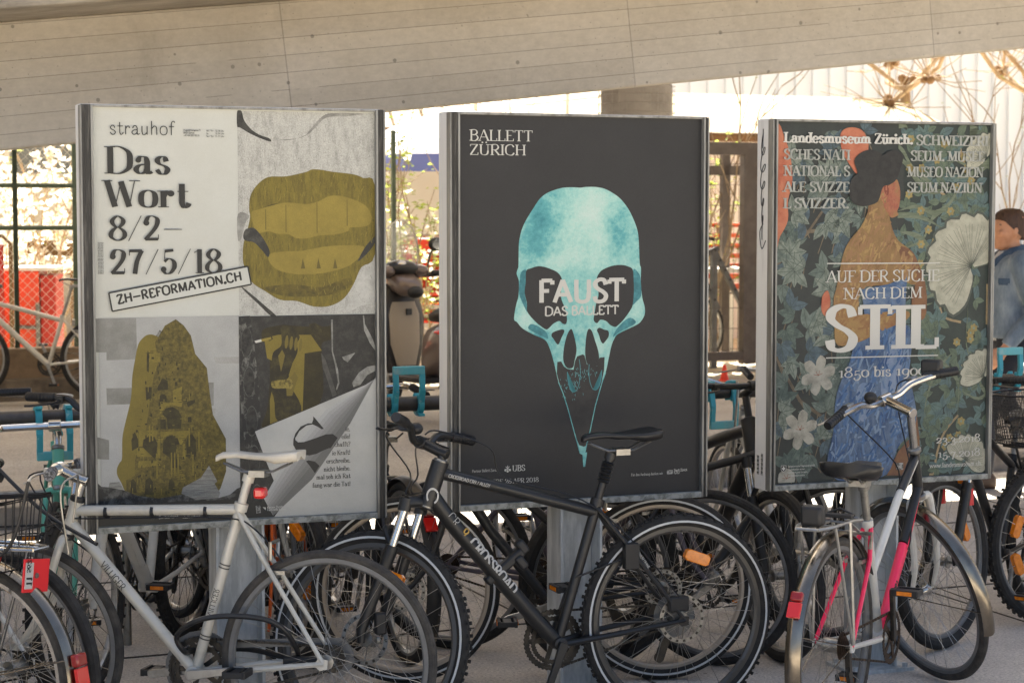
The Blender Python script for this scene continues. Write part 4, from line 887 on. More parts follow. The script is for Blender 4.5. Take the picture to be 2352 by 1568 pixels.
# ================================================================== bicycles
M_RUB = mat('tyre rubber', '#2b2a28', .8, 0, '#3a3835', 30, .45, .7, bump=.15, bscale=160, spec=.3)
M_RUBG = mat('dusty tyre rubber', '#3a3835', .85, 0, '#514d47', 18, .4, .65, bump=.15, bscale=160, spec=.3)
M_BLACK = mat('satin black paint', '#1f1f1e', .40, 0, '#75736e', 48, .69, .72, spec=.5, rvar=.15)
M_PLAST = mat('black plastic', '#1f1f1f', .5, 0, spec=.5, rvar=.1)
M_LEATH = mat('black saddle cover', '#1b1b1b', .42, 0, bump=.06, bscale=220)
M_CHR = mat('chrome', '#c9c6bf', .16, 1, '#9a968d', 14, .5, .8, rvar=.08)
M_FEND = mat('dull chrome mudguard', '#8f877a', .24, 1, '#6f675b', 9, .45, .7, rvar=.08)
M_STEEL = mat('dull steel', '#9a9892', .38, .9, '#75736d', 22, .45, .7)
M_ALLOY = mat('alloy rim', '#aaa9a5', .36, .85, '#8b8984', 16, .45, .7)
M_DKSTEEL = mat('oily dark steel', '#34322f', .45, .6, '#4b463e', 30)
M_RUST = mat('rusty chain', '#4a3a2c', .6, .5, '#33291f', 60)
M_SPOKE = mat('spoke wire', '#a8a59e', .35, .9); M_SPOKEK = mat('black spokes', '#2c2b29', .4, .6)
M_REFLW = mat('reflective strip', '#c9cac6', .5); M_AMB = mat('amber reflector', '#f08a12', .22, 0, '#d87408', 60, spec=.6, coat=.5)
M_YEL = mat('yellow reflector', '#e0a51e', .22, 0, '#c98d14', 70, spec=.6, coat=.5)
M_RED = mat('red lens', '#d81f1a', .18, 0, spec=.6, coat=.6); M_REDD = mat('deep red lens', '#8f1512', .2, coat=.5)
M_WHT = mat('white paint', '#c9c8c0', .35, 0, '#b4b2a9', 10, .5, .75, coat=.2); M_IVORY = mat('ivory saddle', '#cfc8b8', .45, 0, '#bdb5a3', 12, .5, .8)
M_SILVER = mat('silver lacquer', '#c4c0b3', .36, .1, '#b0ac9f', 14, .5, .7, coat=.3)
M_PINK = mat('neon pink paint', '#f52a55', .35, coat=.3); M_TURQ = mat('turquoise enamel', '#3ba3b0', .45, 0, '#8db9bb', 26, .60, .66)
M_TURQW = mat('worn turquoise enamel', '#62b3b8', .5, 0, '#a3b6b3', 14, .5, .72)
M_ORANGE = mat('orange paint', '#c4571c', .4, coat=.2); M_GREEN = mat('green paint', '#2f5c46', .4); M_MINT = mat('mint paint', '#5fae97', .4)
M_GRIP = mat('grey braided grip', '#8e8d8b', .6, 0, '#3f3e3d', 90, .46, .54, stretch=(1, 1, 1)); M_PURP = mat('plum grey lacquer', '#5d565c', .4, .3)
M_GREY = mat('grey paint', '#6f6f6d', .45, .1, '#5d5d5b', 9); M_BLUE = mat('blue cap', '#2c4f86', .4); M_TEALP = mat('scuffed teal', '#3f7a70', .5)
M_CABLE = mat('cable sheath', '#1a1a1a', .4); M_GOLD = mat('gold decal', '#b08d3e', .5); M_DECW = mat('white decal', '#b9b8b2', .5); M_DECD = mat('dark decal', '#4a4843', .5)
M_MESH = mat('black wire', '#232221', .45, .3); M_ROPE = mat('straw rope', '#8f845f', .9)
def circ(r, n, r0, y0=0): return [(r0+r*cos(2*pi*k/n), y0+r*sin(2*pi*k/n)) for k in range(n)]
def wheel(root, c, R, tw, S=None, rim=M_ALLOY, tyre=M_RUB, stripe=False, spk=M_SPOKE, n=32, hubm=M_STEEL, hubr=.018, disc=0, refl=(), knob=False, yel=False, decal=None, deep=.016, drum=0):
    """wheel (rim) with tyre, spokes, hub and reflectors below it; S steers it"""
    T = Matrix.Translation(c); T = S @ T if S is not None else T
    rr = R-tw*.92
    b = MB(); b.ring([(rr+.004, -.011), (rr+.004, .011), (rr-deep*.6, .0115), (rr-deep, .004), (rr-deep, -.004), (rr-deep*.6, -.0115)], 72, M=T)
    w = b.build('wheel', rim, root)
    b = MB(); b.ring(circ(tw/2, 10, R-tw/2), 84, M=T)
    if knob:
        for k in range(110):
            a = 2*pi*k/110
            for y in ((-.3, .3) if k % 2 else (0, )):
                b.box((0, y*tw, R+.0005), (.011, tw*.24, .006), M=T @ Matrix.Rotation(a, 4, 'Y'))
    b.build('tyre', tyre, w)
    if stripe:
        b = MB()
        for s in (-1, 1): b.ring([(R-tw*.60, s*(tw*.485)), (R-tw*.60, s*(tw*.515)), (R-tw*.44, s*(tw*.515)), (R-tw*.44, s*(tw*.485))], 72, M=T)
        b.build('reflective_stripe', M_REFLW, w)
    b = MB()
    for k in range(n):
        a = 2*pi*k/n; s = 1 if k % 2 else -1; d = (1 if (k//2) % 2 else -1)*1.25
        h = V((.021*cos(a+d), s*.028, .021*sin(a+d))); q = V(((rr-deep)*cos(a), 0, (rr-deep)*sin(a)))
        b.tube([h, q], .0011, 3, cap=False, M=T)
    b.build('spokes', spk, w, smooth=0)
    b = MB(); b.lathe([(.006, -.055), (.006, -.034), (.024, -.031), (.024, -.027), (hubr, -.02), (hubr, .02), (.024, .027), (.024, .031), (.006, .034), (.006, .055)], 14, M=T, ax='y')
    if drum: b.lathe([(.01, -.03), (drum, -.026), (drum, .026), (.01, .03)], 18, M=T, ax='y')
    b.build('hub', hubm, w)
    if disc:
        b = MB(); y = .036
        b.ring([(disc, y), (disc, y+.002), (disc-.014, y+.002), (disc-.014, y)], 40, M=T)
        for k in range(18): b.ring([(disc-.003, y-.0006), (disc-.003, y+.0026), (disc-.011, y+.0026), (disc-.011, y-.0006)], 1, a0=2*pi*k/18, a1=2*pi*k/18+.12, mi=1, M=T)
        for k in range(6):
            a = k*pi/3; b.bar((.022*cos(a), y+.001, .022*sin(a)), ((disc-.01)*cos(a+.5), y+.001, (disc-.01)*sin(a+.5)), .007, .0018, M=T)
        b.build('brake_disc', [M_STEEL, M_DKSTEEL], w, smooth=0)
    for k, a in enumerate(refl):
        a = radians(a); rm = rr*.68; b = MB()
        o = [(-.047, -.012), (-.036, -.02), (.036, -.02), (.047, -.012), (.047, .012), (.036, .02), (-.036, .02), (-.047, .012)] if not yel else [(-.06, -.016), (-.045, -.03), (.045, -.03), (.06, -.016), (.06, .016), (.045, .03), (-.045, .03), (-.06, .016)]
        b.prism([(p[0], p[1]) for p in o], -.012, .012, M=T @ Matrix.Rotation(-a, 4, 'Y') @ Matrix.Translation((rm, 0, 0)) @ Matrix.Rotation(pi/2, 4, 'Y'))
        b.build('reflector', M_YEL if yel else M_AMB, w, smooth=0, bevel=.003)
    if decal:
        pol, adv = letters(decal[0], thick=22, thin=16, serif=0, tilt=0)
        b = MB(); ch = .0125/100
        for a0 in decal[1]:
            for o in pol:
                if not isinstance(o, tuple): continue
                L_, R_ = o; k = len(L_)
                f = lambda p: ((rr-deep*.95+p[1]*ch)*cos(radians(a0)-p[0]*ch*1.9/rr), .0122, (rr-deep*.95+p[1]*ch)*sin(radians(a0)-p[0]*ch*1.9/rr))
                b.add([T @ V(f(p)) for p in L_]+[T @ V(f(p)) for p in R_], [(j, j+1, k+j+1, k+j) for j in range(k-1)])
        b.build('rim_lettering', M_DECD if rim is not M_BLACK else M_DECW, w, smooth=0)
    return w
def tubetext(txt, p, q, rad, side, m, par, size, start=.1, name='decal', **k):
    """lettering wrapped on the visible side (side=+1 left) of a tube p->q"""
    p, q = V(p), V(q); t = (q-p).normalized(); L0 = (q-p).length
    yv = V((0, side, 0)); yv = (yv-t*yv.dot(t)).normalized(); up = t.cross(yv)*(1 if side > 0 else -1)
    if up.z < 0 and abs(t.z) < .95: up = -up
    dirn = 1
    if (yv.cross(up)).dot(t) > 0: dirn = 1
    pol, adv = letters(txt, **k); s = size/100; b = MB()
    for i, o in enumerate(pol):
        fs = [o] if not isinstance(o, tuple) else None
        f = lambda x: p+t*(L0*start+x[0]*s)+(yv*cos((x[1]-50)*s/rad)+up*sin((x[1]-50)*s/rad))*(rad+.0008+.00004*(i % 5))
        if fs: b.add([f(x) for x in o], [tuple(range(len(o)))])
        else:
            A, B = o
            if len(A) == 2:      # long straight stems follow the round tube
                A = [tuple(A[0][c]+(A[1][c]-A[0][c])*j/10 for c in (0, 1)) for j in range(11)]; B = [tuple(B[0][c]+(B[1][c]-B[0][c])*j/10 for c in (0, 1)) for j in range(11)]
            n = len(A); b.add([f(x) for x in A]+[f(x) for x in B], [(j, j+1, n+j+1, n+j) for j in range(n-1)])
    return b.build(name, m, par, smooth=0)
def saddle(par, M, m=M_LEATH, kind='sport', L=.27):
    b = MB(); rings = []
    P = [(.0, .012, -.012, .0), (.02, .021, -.002, .0), (.07, .026, .002, -.001), (.12, .034, .0, -.003), (.16, .052, .0, -.004), (.20, .070, .004, -.002), (.245, .074, .010, .004), (.268, .055, .012, .010)]
    if kind == 'wide': P = [(a*.95, w*1.32+.006, z*1.6, c) for a, w, z, c in P]
    th = .032 if kind == 'sport' else .065
    for a, w, z, c in P:
        r = []
        for k in range(16):
            an = 2*pi*k/16; x = cos(an); zz = sin(an)
            tt = (.017 if a < .1 else .022 if a < .17 else .045) if kind == 'sport' else th
            r.append(((.135-a)*L/.27, w*(abs(x)**.75)*(1 if x > 0 else -1), z+(.010*zz if zz > 0 else tt*zz*((.25+.75*abs(x)) if kind == 'sport' else (.6+.4*abs(x))))+.0-(.006*(1-abs(x)) if zz > 0 and w > .03 else 0)))
        rings.append(r)
    b.loft(rings, M=M); s = b.build('saddle', m, par, smooth=60)
    b = MB()
    for y in (-.02, .02): b.tube([(.11, y*.6, -.025), (.05, y, -.05), (-.04, y, -.05), (-.10, y*1.4, -.022)], .0035, 6, M=M)
    b.box((.0, 0, -.055), (.05, .06, .02), M=M); b.build('saddle_rails', M_STEEL, s); return s
def bike(label, rear, yaw, lean=0, steer=0, z=0, R=.345, tw=.04, wb=1.05, col=M_BLACK, colf=None, style='diamond', sl=.50, sh=.68, ha=71, sa=73, fl=None, rake=.045, hl=.14, bb=.285, cs=.43,
         tr=(.0165, .0195, .016), fork='rigid', bars='flat', stemh=.06, reach=.08, barw=.29, grip=M_PLAST, barm=None, sadm=M_LEATH, sadk='sport', postm=M_STEEL, rimf=M_ALLOY, tyre=M_RUB, stripe=False, spk=M_SPOKE, n=32,
         disc=0, refl=(), yel=False, knob=False, fend=None, rack=None, light=False, chainm=M_DKSTEEL, crankm=M_STEEL, ring=.095, crank_a=-70, hubm=M_STEEL, decal=None, group='bicycles parked at the stands', bell=False, guard=False, kick=False, cables=True, pitch=0, rearlight=None, drum=0, deep=.016, pedrefl=True, brake='rim', bmi=None, lsc=.7):
    M0 = Matrix.Translation((rear[0], rear[1], z)) @ Matrix.Rotation(yaw, 4, 'Z') @ Matrix.Rotation(-lean, 4, 'X') @ Matrix.Rotation(-pitch, 4, 'Y')
    root = thing('bicycle', label, 'bicycle', M=M0, group=group)
    RH, FH = V((0, 0, R)), V((wb, 0, R)); B = V((sqrt(max(.01, cs*cs-(R-bb)**2)), 0, bb))
    sd = V((-cos(radians(sa)), 0, sin(radians(sa)))); ST = B+sd*sl; SD = B+sd*sh
    u = V((-cos(radians(ha)), 0, sin(radians(ha)))); p = V((sin(radians(ha)), 0, cos(radians(ha))))
    base = FH-p*rake; fl = fl or (R+(.055 if fork == 'rigid' else .12)); CR = base+u*fl; HB = CR+u*.012; HT = HB+u*hl
    SM = Matrix.Translation(base) @ Matrix.Rotation(steer, 4, u) @ Matrix.Translation(-base)
    # frame
    b = MB(); r1, r2, r3 = tr; mi = bmi or (0, 0, 0)
    b.tube([HB-u*.006, HT+u*.006], r2*1.08, 14, mi=mi[0])
    if style == 'diamond':
        b.tube([HT-u*.035, ST-sd*.02], r1, 14); b.tube([HB+u*.04, B], r2, 14)
    elif style == 'mtb':
        b.tube(cr([HT-u*.03, (HT-u*.03)*.62+(ST-sd*.05)*.38+V((0, 0, .004)), ST-sd*.045], 5), r1, 14); b.tube(cr([HB+u*.035, (HB+u*.03)*.75+B*.25+V((.012, 0, .004)), B*.85+(HB)*.15, B], 5), r2, 14)
    elif style == 'lady':
        e = B+sd*(sl*.62); b.tube([HT-u*.04, HT*.5+B*.5+V((-.02, 0, .06)), e], r1, 14, mi=0); b.tube([HB+u*.03, HB*.45+B*.55, B], r2, 14)
    elif style == 'mixte':
        k = .42; b.tube([HT-u*.03, HT*(1-k)+(B+sd*sl*.55)*k, B+sd*(sl*.55)], r1, 14, mi=mi[1]); b.tube([HB+u*.03, HB*.62+B*.38, B], r2, 14, mi=mi[2])
    b.tube([B-sd*.0, ST], r3, 14); b.lathe([(.020, -.036), (.023, -.034), (.023, .034), (.020, .036)], 16, M=Matrix.Translation(B), ax='y')
    for y in (-.062, .062):
        b.tube([ST-sd*.03+V((0, y*.18, 0)), (ST-sd*.03)*.72+RH*.28+V((0, y*.62, 0)), RH+V((0, y, .0))], [.0085, .008, .007], 8, mi=mi[2] if bmi else 0)
        b.tube([B+V((-.02, y*.4, 0)), B*.6+RH*.4+V((0, y*.8, 0)), RH+V((0, y, 0))], [.011, .010, .008], 8)
        b.prism([(-.014, R+.012), (.016, R+.016), (.03, R-.004), (.012, R-.02), (-.012, R-.016)], y-.003, y+.003)
    b.lathe([(r3*1.35, -.012), (r3*1.35, .012)], 14, M=Matrix.Translation(ST-sd*.012) @ Matrix.Rotation(radians(sa-90), 4, 'Y'))
    fm = col if isinstance(col, (list, tuple)) else [col]
    fr = b.build('frame', fm, root)
    # fork and steered parts
    b = MB(); fc = colf or fm[0]
    if fork == 'rigid':
        for y in (-.052, .052): b.tube(cr([CR+V((0, y*.55, 0)), CR-u*.03+V((0, y*.9, 0)), base+u*fl*.35+V((0, y, 0)), FH+V((0, y, 0))], 4), [.014, .0135, .0132, .013, .0128, .0125, .012, .0118, .0115, .011, .010, .009, .0085], 10, M=SM)
        b.tube([CR+V((0, -.03, 0)), CR+V((0, .03, 0))], .014, 10, M=SM); b.tube([CR-u*.01, HB+u*.02], .016, 10, M=SM)
        fk = b.build('fork', fc, fr)
    else:
        off = p*(rake*.9); low = CR-u*.145
        for y in (-.062, .062):
            b.tube([CR+off+V((0, y, .012)), CR+off-u*.03+V((0, y, 0))], .021, 12, M=SM)
            b.tube([low+off+V((0, y, 0)), FH+V((0, y, .03)), FH+V((0, y, -.012))], [.0215, .018, .012], 12, M=SM)
        b.tube([CR+off+V((0, -.062, 0)), CR+V((0, 0, .02)), CR+off+V((0, .062, 0))], .02, 10, M=SM)
        b.tube(cr([low+off+V((0, -.062, -.01)), low+off+V((.03, -.05, .05)), low+off+V((.04, 0, .065)), low+off+V((.03, .05, .05)), low+off+V((0, .062, -.01))], 4), .011, 8, M=SM)
        fk = b.build('fork', fc, fr)
        b = MB()
        for y in (-.062, .062): b.tube([CR+off+V((0, y, 0))-u*.02, low+off+V((0, y, 0))], .0145, 12, M=SM)
        b.build('stanchions', M_CHR, fk)
    b = MB(); 
    for h in (-.006, hl+.004): b.lathe([(.021, -.008), (.024, -.004), (.024, .006), (.02, .01)], 16, M=SM @ Matrix.Translation(HB+u*h) @ Matrix.Rotation(radians(ha-90), 4, 'Y'))
    b.build('headset', M_STEEL if bars != 'flat' else M_PLAST, fr)
    TP = HT+u*stemh; BC = TP+p*reach+u*.01
    bm = barm or (M_BLACK if bars in ('flat', 'riser') else M_CHR)
    b = MB(); b.tube([HT, TP+u*.012], .0145, 12, M=SM); b.tube([TP-p*.016, TP+p*.01, BC], [.018, .017, .017], 12, M=SM); b.lathe([(.021, -.022), (.021, .022)], 14, M=SM @ Matrix.Translation(BC), ax='y')
    st = b.build('stem', M_BLACK if bm is M_BLACK else M_CHR, root, bevel=.002)
    ends = []
    if bars in ('flat', 'riser'):
        up = .035 if bars == 'riser' else 0
        half = lambda s: [BC, BC+V((0, s*.06, 0)), BC+V((-.01, s*.11, up)), BC+V((-.03, s*barw*.66, up+.004)), BC+V((-.05, s*barw, up+.004))]
    elif bars == 'city':
        half = lambda s: [BC, BC+V((.01, s*.07, .002)), BC+V((0, s*.15, .025)), BC+V((-.07, s*barw*.82, .035)), BC+V((-.17, s*barw*.95, .022)), BC+V((-.23, s*barw, .01))]
    elif bars == 'swept':
        half = lambda s: [BC, BC+V((.0, s*.06, .0)), BC+V((-.012, s*.12, .018)), BC+V((-.03, s*barw*.80, .014)), BC+V((-.05, s*barw, .004))]
    elif bars == 'drop':
        half = lambda s: [BC, BC+V((0, s*.17, 0)), BC+V((.02, s*.195, 0)), BC+V((.085, s*.2, -.005)), BC+V((.11, s*.2, -.05)), BC+V((.08, s*.205, -.115)), BC+V((.0, s*.21, -.13)), BC+V((-.05, s*.21, -.13))]
    b = MB(); H = {s: half(s) for s in (-1, 1)}
    c_ = cr(H[-1][::-1]+H[1][1:], 5); b.tube(c_, .0125, 10, M=SM); hb = b.build('handlebar', bm, root)
    for s in (-1, 1):
        q = H[s]; a, e = q[-2], q[-1]; d = (e-a).normalized()
        if bars == 'city': a = e-d*.13
        elif bars == 'drop': a = e-d*.05
        else: a = e-d*.125
        b = MB(); b.tube([a, a+d*.004, a+(e-a)*.5, e, e+d*.004], [.0145, .0168, .0155, .0168, .015], 12, M=SM)
        for k in range(9): f = a+(e-a)*((k+.5)/9); b.tube([f-d*.002, f+d*.002], .0172, 12, M=SM)
        b.build('grip', grip, hb)
        if brake and bars != 'drop':
            b = MB(); c0 = a-d*.03; b.box((0, 0, 0), (.028, .028, .026), M=SM @ Matrix.Translation(c0+V((.012, 0, -.006))))
            b.tube(cr([c0+V((.025, 0, -.008)), c0+V((.05, s*.01, -.014)), c0+V((.055, s*.05, -.02)), c0+V((.045, s*.10, -.026)), c0+V((.047, s*.125, -.026))], 4), .0062, 8, M=SM, flat=.6)
            b.build('brake_lever', M_BLACK if bm is M_BLACK else M_ALLOY, hb)
        elif brake:
            b = MB(); c0 = q[3]; b.ell(c0+V((.01, 0, .02)), (.03, .014, .025), M=SM); b.tube(cr([c0+V((.03, 0, .03)), c0+V((.05, 0, -.02)), c0+V((.035, 0, -.09))], 4), .006, 8, M=SM); b.build('brake_lever', M_ALLOY, hb)
        if cables:
            b = MB(); c0 = a-d*.03+V((.02, 0, 0)); tgt = HB+u*hl*.3+V((.03, s*.02, 0)) if s > 0 else B*.35+HB*.65+V((0, s*.02, .03))
            b.tube(cr([SM @ c0, SM @ (c0+V((.07, -s*.03, -.03))), SM @ (HT+V((.09, s*.03, -.03))), SM @ (HB+V((.06, s*.03, .03))), tgt, tgt-V((.03, 0, .05))], 5), .0027, 6)
            b.build('brake_cable', M_CABLE, hb)
    if bell:
        b = MB(); q = SM @ (H[1][0]*.5+H[1][2]*.5+V((0, 0, .02))); b.ell(q, (.024, .024, .02)); b.build('bell', bell, hb)
    # wheels
    kw = dict(rim=rimf, tyre=tyre, stripe=stripe, spk=spk, n=n, disc=disc, refl=refl, knob=knob, yel=yel, decal=decal, deep=deep)
    wf = wheel(root, FH, R, tw, SM, hubm=hubm, drum=drum, **kw); wr = wheel(root, RH, R, tw, None, hubm=M_STEEL, hubr=.024, **kw)
    # seat
    b = MB(); b.tube([ST-sd*.05, SD-sd*.045], .0136, 12); b.lathe([(.019, -.012), (.019, .012)], 12, M=Matrix.Translation(SD-sd*.05) @ Matrix.Rotation(radians(sa-90), 4, 'Y')); b.build('seatpost', postm, root)
    saddle(root, Matrix.Translation(SD+V((-.02, 0, .022))), sadm, sadk)
    # drive train on the right side (y < 0)
    b = MB(); T = Matrix.Translation(B); n_ = 44
    pr_ = []
    for k in range(n_*2):
        a = 2*pi*k/(n_*2); pr_.append(((ring+(.004 if k % 2 else 0))*cos(a), (ring+(.004 if k % 2 else 0))*sin(a)))
    for yy, f in ((-.045, 1), (-.038, .78)) if ring > .08 else ((-.043, 1),):
        vs = [(x*f, yy+d, z_*f) for d in (-.0012, .0012) for x, z_ in pr_]+[(x*f*.82, yy+d, z_*f*.82) for d in (-.0012, .0012) for x, z_ in pr_]; m_ = n_*2
        fs = []
        for k in range(m_):
            j = (k+1) % m_; fs += [(k, j, 2*m_+j, 2*m_+k), (m_+k, 3*m_+k, 3*m_+j, m_+j), (k, m_+k, m_+j, j), (2*m_+k, 2*m_+j, 3*m_+j, 3*m_+k)]
        b.add(vs, fs, M=T)
    for k in range(5):
        a = 2*pi*k/5; b.bar((0, -.043, 0), (ring*.86*cos(a), -.043, ring*.86*sin(a)), .016, .004, M=T, up=(0, 1, 0))
    ck = b.build('crankset', chainm if ring > .08 else crankm, root, smooth=0)
    for s in (-1, 1):
        ca = radians(crank_a+(0 if s > 0 else 180)); e = V((.17*cos(ca), s*.062, .17*sin(ca)))
        b = MB(); b.loft([[T @ V((x, y, z_)) for x, y, z_ in [(o*.0+w_*-sin(ca)+e.x*f_, s*(.052+.008*f_)+h_, w_*cos(ca)+e.z*f_) for w_, h_ in ((-1, -1), (1, -1), (1, 1), (-1, 1)) for o, f_ in ((0, fr_),) for w_, h_ in ((w_*ww, h_*.007),)]] for fr_, ww in ((-.06, .013), (.0, .016), (.5, .0115), (.95, .0125), (1.04, .009))])
        b.build('crank', crankm, ck, bevel=.002)
        b = MB(); c0 = B+e+V((0, s*.05, 0)); b.tube([B+e, c0+V((0, s*.04, 0))], .006, 8)
        for x in (-.03, .03): b.box(c0+V((x, 0, 0)), (.012, .086, .022))
        for y in (-.04, .04): b.box(c0+V((0, y, 0)), (.06, .01, .018))
        b.box(c0, (.03, .07, .016)); pdl = b.build('pedal', M_PLAST, ck, smooth=0, bevel=.002)
        if pedrefl:
            b = MB()
            for x in (-.0372, .0372): b.box(c0+V((x, 0, 0)), (.0035, .05, .013))
            b.build('pedal_reflector', M_AMB, pdl, smooth=0)
    b = MB(); sr = .045
    for k in range(5): b.ring([(sr-.006*k, -.028-.004*k), (sr-.006*k, -.0295-.004*k), (.015, -.0295-.004*k), (.015, -.028-.004*k)], 26, M=Matrix.Translation(RH))
    b.build('cassette', chainm, wr, smooth=0)
    b = MB(); d_ = (RH-B); an = atan2(d_.z, d_.x)
    for s in (-1, 1):
        nn = V((-sin(an), 0, cos(an)))*s; a0 = B+nn*ring*.97+V((0, -.044, 0)); a1 = RH+nn*sr*.8+V((0, -.036, 0)); k_ = int((a1-a0).length/.0127)
        if s > 0 if cos(an) < 0 else s < 0: pass
        for k in range(k_): q = a0+(a1-a0)*((k+.5)/k_); b.bar(q-(a1-a0).normalized()*.0056, q+(a1-a0).normalized()*.0056, .004 if k % 2 else .0062, .0075)
    b.ring([(ring*.99, -.041), (ring*.99, -.047), (ring*.93, -.047), (ring*.93, -.041)], 24, a0=an-pi/2-pi, a1=an-pi/2, M=T)
    b.build('chain', chainm if chainm is not M_STEEL else M_DKSTEEL, root, smooth=0)
    if guard:        # pressed steel chain case beside the chain
        b = MB(); o = [(B.x+.118*cos(a), B.z+.118*sin(a)) for a in [radians(-70+k*20) for k in range(11)]]; o += [(RH.x+.0+.065*cos(a), RH.z+.065*sin(a)) for a in [radians(110+20*k) for k in range(8)]]
        inn = [(B.x+.085*cos(a), B.z+.085*sin(a)) for a in [radians(-70+k*20) for k in range(11)]]+[(RH.x+.04*cos(a), RH.z+.04*sin(a)) for a in [radians(110+20*k) for k in range(8)]]
        n1 = len(o); vs = [(x, y, z_) for y in (-.056, -.062) for x, z_ in o]+[(x, y, z_) for y in (-.056, -.062) for x, z_ in inn]
        fs = []
        for k in range(n1-1): fs += [(k, k+1, 2*n1+k+1, 2*n1+k), (n1+k, 3*n1+k, 3*n1+k+1, n1+k+1), (k, n1+k, n1+k+1, k+1)]
        b.add(vs, fs); b.build('chain_guard', guard, root, smooth=0)
    else:
        b = MB(); q = RH+V((.01, -.045, -.02)); b.bar(q+V((0, 0, .02)), q+V((.01, 0, -.06)), .016, .02); b.bar(q+V((.01, 0, -.06)), q+V((.035, 0, -.13)), .012, .03)
        for k, (dx, dz) in enumerate(((.01, -.06), (.035, -.125))): b.lathe([(.018, -.004), (.018, .004)], 14, M=Matrix.Translation(q+V((dx, 0, dz))), ax='y')
        b.build('derailleur', M_DKSTEEL, root, smooth=0)
    if brake == 'rim':
        b = MB(); q = ST*.5+RH*.5; dq = (ST-RH).normalized(); qb = RH+dq*(R+.005); b.tube([qb+V((0, -.04, .01)), qb+V((0, -.045, .06)), qb+V((0, .045, .06)), qb+V((0, .04, .01))], .007, 6)
        for s in (-1, 1): b.box(RH+dq*(R-.03)+V((0, s*.024, 0)), (.05, .012, .012))
        b.build('rear_brake', M_STEEL, root)
    if fend:
        m_ = fend; wf_ = tw*.5+.008
        sec = lambda Rf: [(Rf+.008*cos(k*pi/6-pi/2+pi/2)*0+.010*sin(k*pi/6), (k/3-1)*wf_) for k in range(7)]
        s7 = [(R+.010+.012*sin(pi*k/8), (k/4-1)*wf_) for k in range(9)]; s7 = s7+[(r-.0025, y*.96) for r, y in s7[::-1]]
        b = MB(); b.ring(s7, 40, a0=radians(30), a1=radians(215), M=Matrix.Translation(RH))
        for y in (-1, 1):
            a_ = radians(200); b.tube([RH+V((0, y*.06, 0)), RH+V(((R+.01)*cos(a_), y*wf_, (R+.01)*sin(a_)))], .0022, 5); a_ = radians(165); b.tube([RH+V((0, y*.06, 0)), RH+V(((R+.01)*cos(a_), y*wf_, (R+.01)*sin(a_)))], .0022, 5)
        rf = b.build('fender', m_, root)
        b = MB(); b.ring(s7, 36, a0=radians(58), a1=radians(205), M=SM @ Matrix.Translation(FH))
        for y in (-1, 1):
            a_ = radians(190); b.tube([FH+V((0, y*.055, 0)), FH+V(((R+.01)*cos(a_), y*wf_, (R+.01)*sin(a_)))], .0022, 5, M=SM)
        b.build('fender', m_, root)
        if rearlight:
            a_ = radians(rearlight); q = RH+V(((R+.03)*cos(a_), 0, (R+.03)*sin(a_))); MM = Matrix.Translation(q) @ Matrix.Rotation(-(a_-pi), 4, 'Y') @ Matrix.Scale(lsc, 4)
            b = MB(); b.box((-.012, 0, .035), (.035, .062, .05), M=MM); tl = b.build('tail_light', M_REDD, rf, bevel=.006)
            b = MB(); b.box((-.014, 0, -.034), (.016, .066, .078), M=MM); b.box((-.0225, 0, .035), (.003, .05, .036), M=MM); b.build('lens', M_RED, tl, bevel=.003)
    if rack:
        h = R*2+.055; b = MB()
        for y in (-.055, .055): b.tube(cr([V((.10, y, h-.01)), V((.0, y, h)), V((-.16, y, h+.004)), V((-.24, y*.6, h+.004))], 4), .0055, 8)
        b.tube([(-.24, -.034, h+.004), (-.24, .034, h+.004)], .0055, 8)
        for x in (.07, -.03, -.12): b.tube([(x, -.055, h), (x, .055, h)], .004, 6)
        b.tube([(-.05, 0, h+.002), (-.24, 0, h+.006)], .004, 6)
        for y in (-.068, .068):
            b.tube([RH+V((0, y, .01)), V((-.02, y*.85, h))], .0055, 8); b.tube([RH+V((-.01, y, .01)), V((-.15, y*.85, h))], .0055, 8)
        b.tube([V((.10, 0, h-.01)), ST-sd*.08], .005, 6); b.build('rack', rack, root)
    if light:
        b = MB(); q = SM @ (CR+p*.07+u*.06); b.lathe([(.012, -.04), (.034, -.02), (.04, .02), (.036, .026)], 16, M=Matrix.Translation(q), ax='x'); lt = b.build('headlight', M_CHR if light is True else light, root)
        b = MB(); b.lathe([(.034, .0), (.03, .004)], 16, M=Matrix.Translation(q+V((.0262, 0, 0))), ax='x'); b.build('lens', mat('clear lens', '#cfd2d0', .1, coat=.5), lt)
    if kick:
        b = MB(); b.tube([B+V((-.05, .03, -.01)), V((B.x-.17, .13, .005-z*0))], .007, 8); b.build('kickstand', M_STEEL, root)
    return dict(root=root, frame=fr, B=B, ST=ST, SD=SD, HB=HB, HT=HT, RH=RH, FH=FH, SM=SM, u=u, p=p, sd=sd, M0=M0, bar=hb, ends=H, BC=BC, CR=CR, wr=wr, wf=wf, fork=fk, sl=sl)
def yawof(a, b_): return atan2(b_[1]-a[1], b_[0]-a[0])

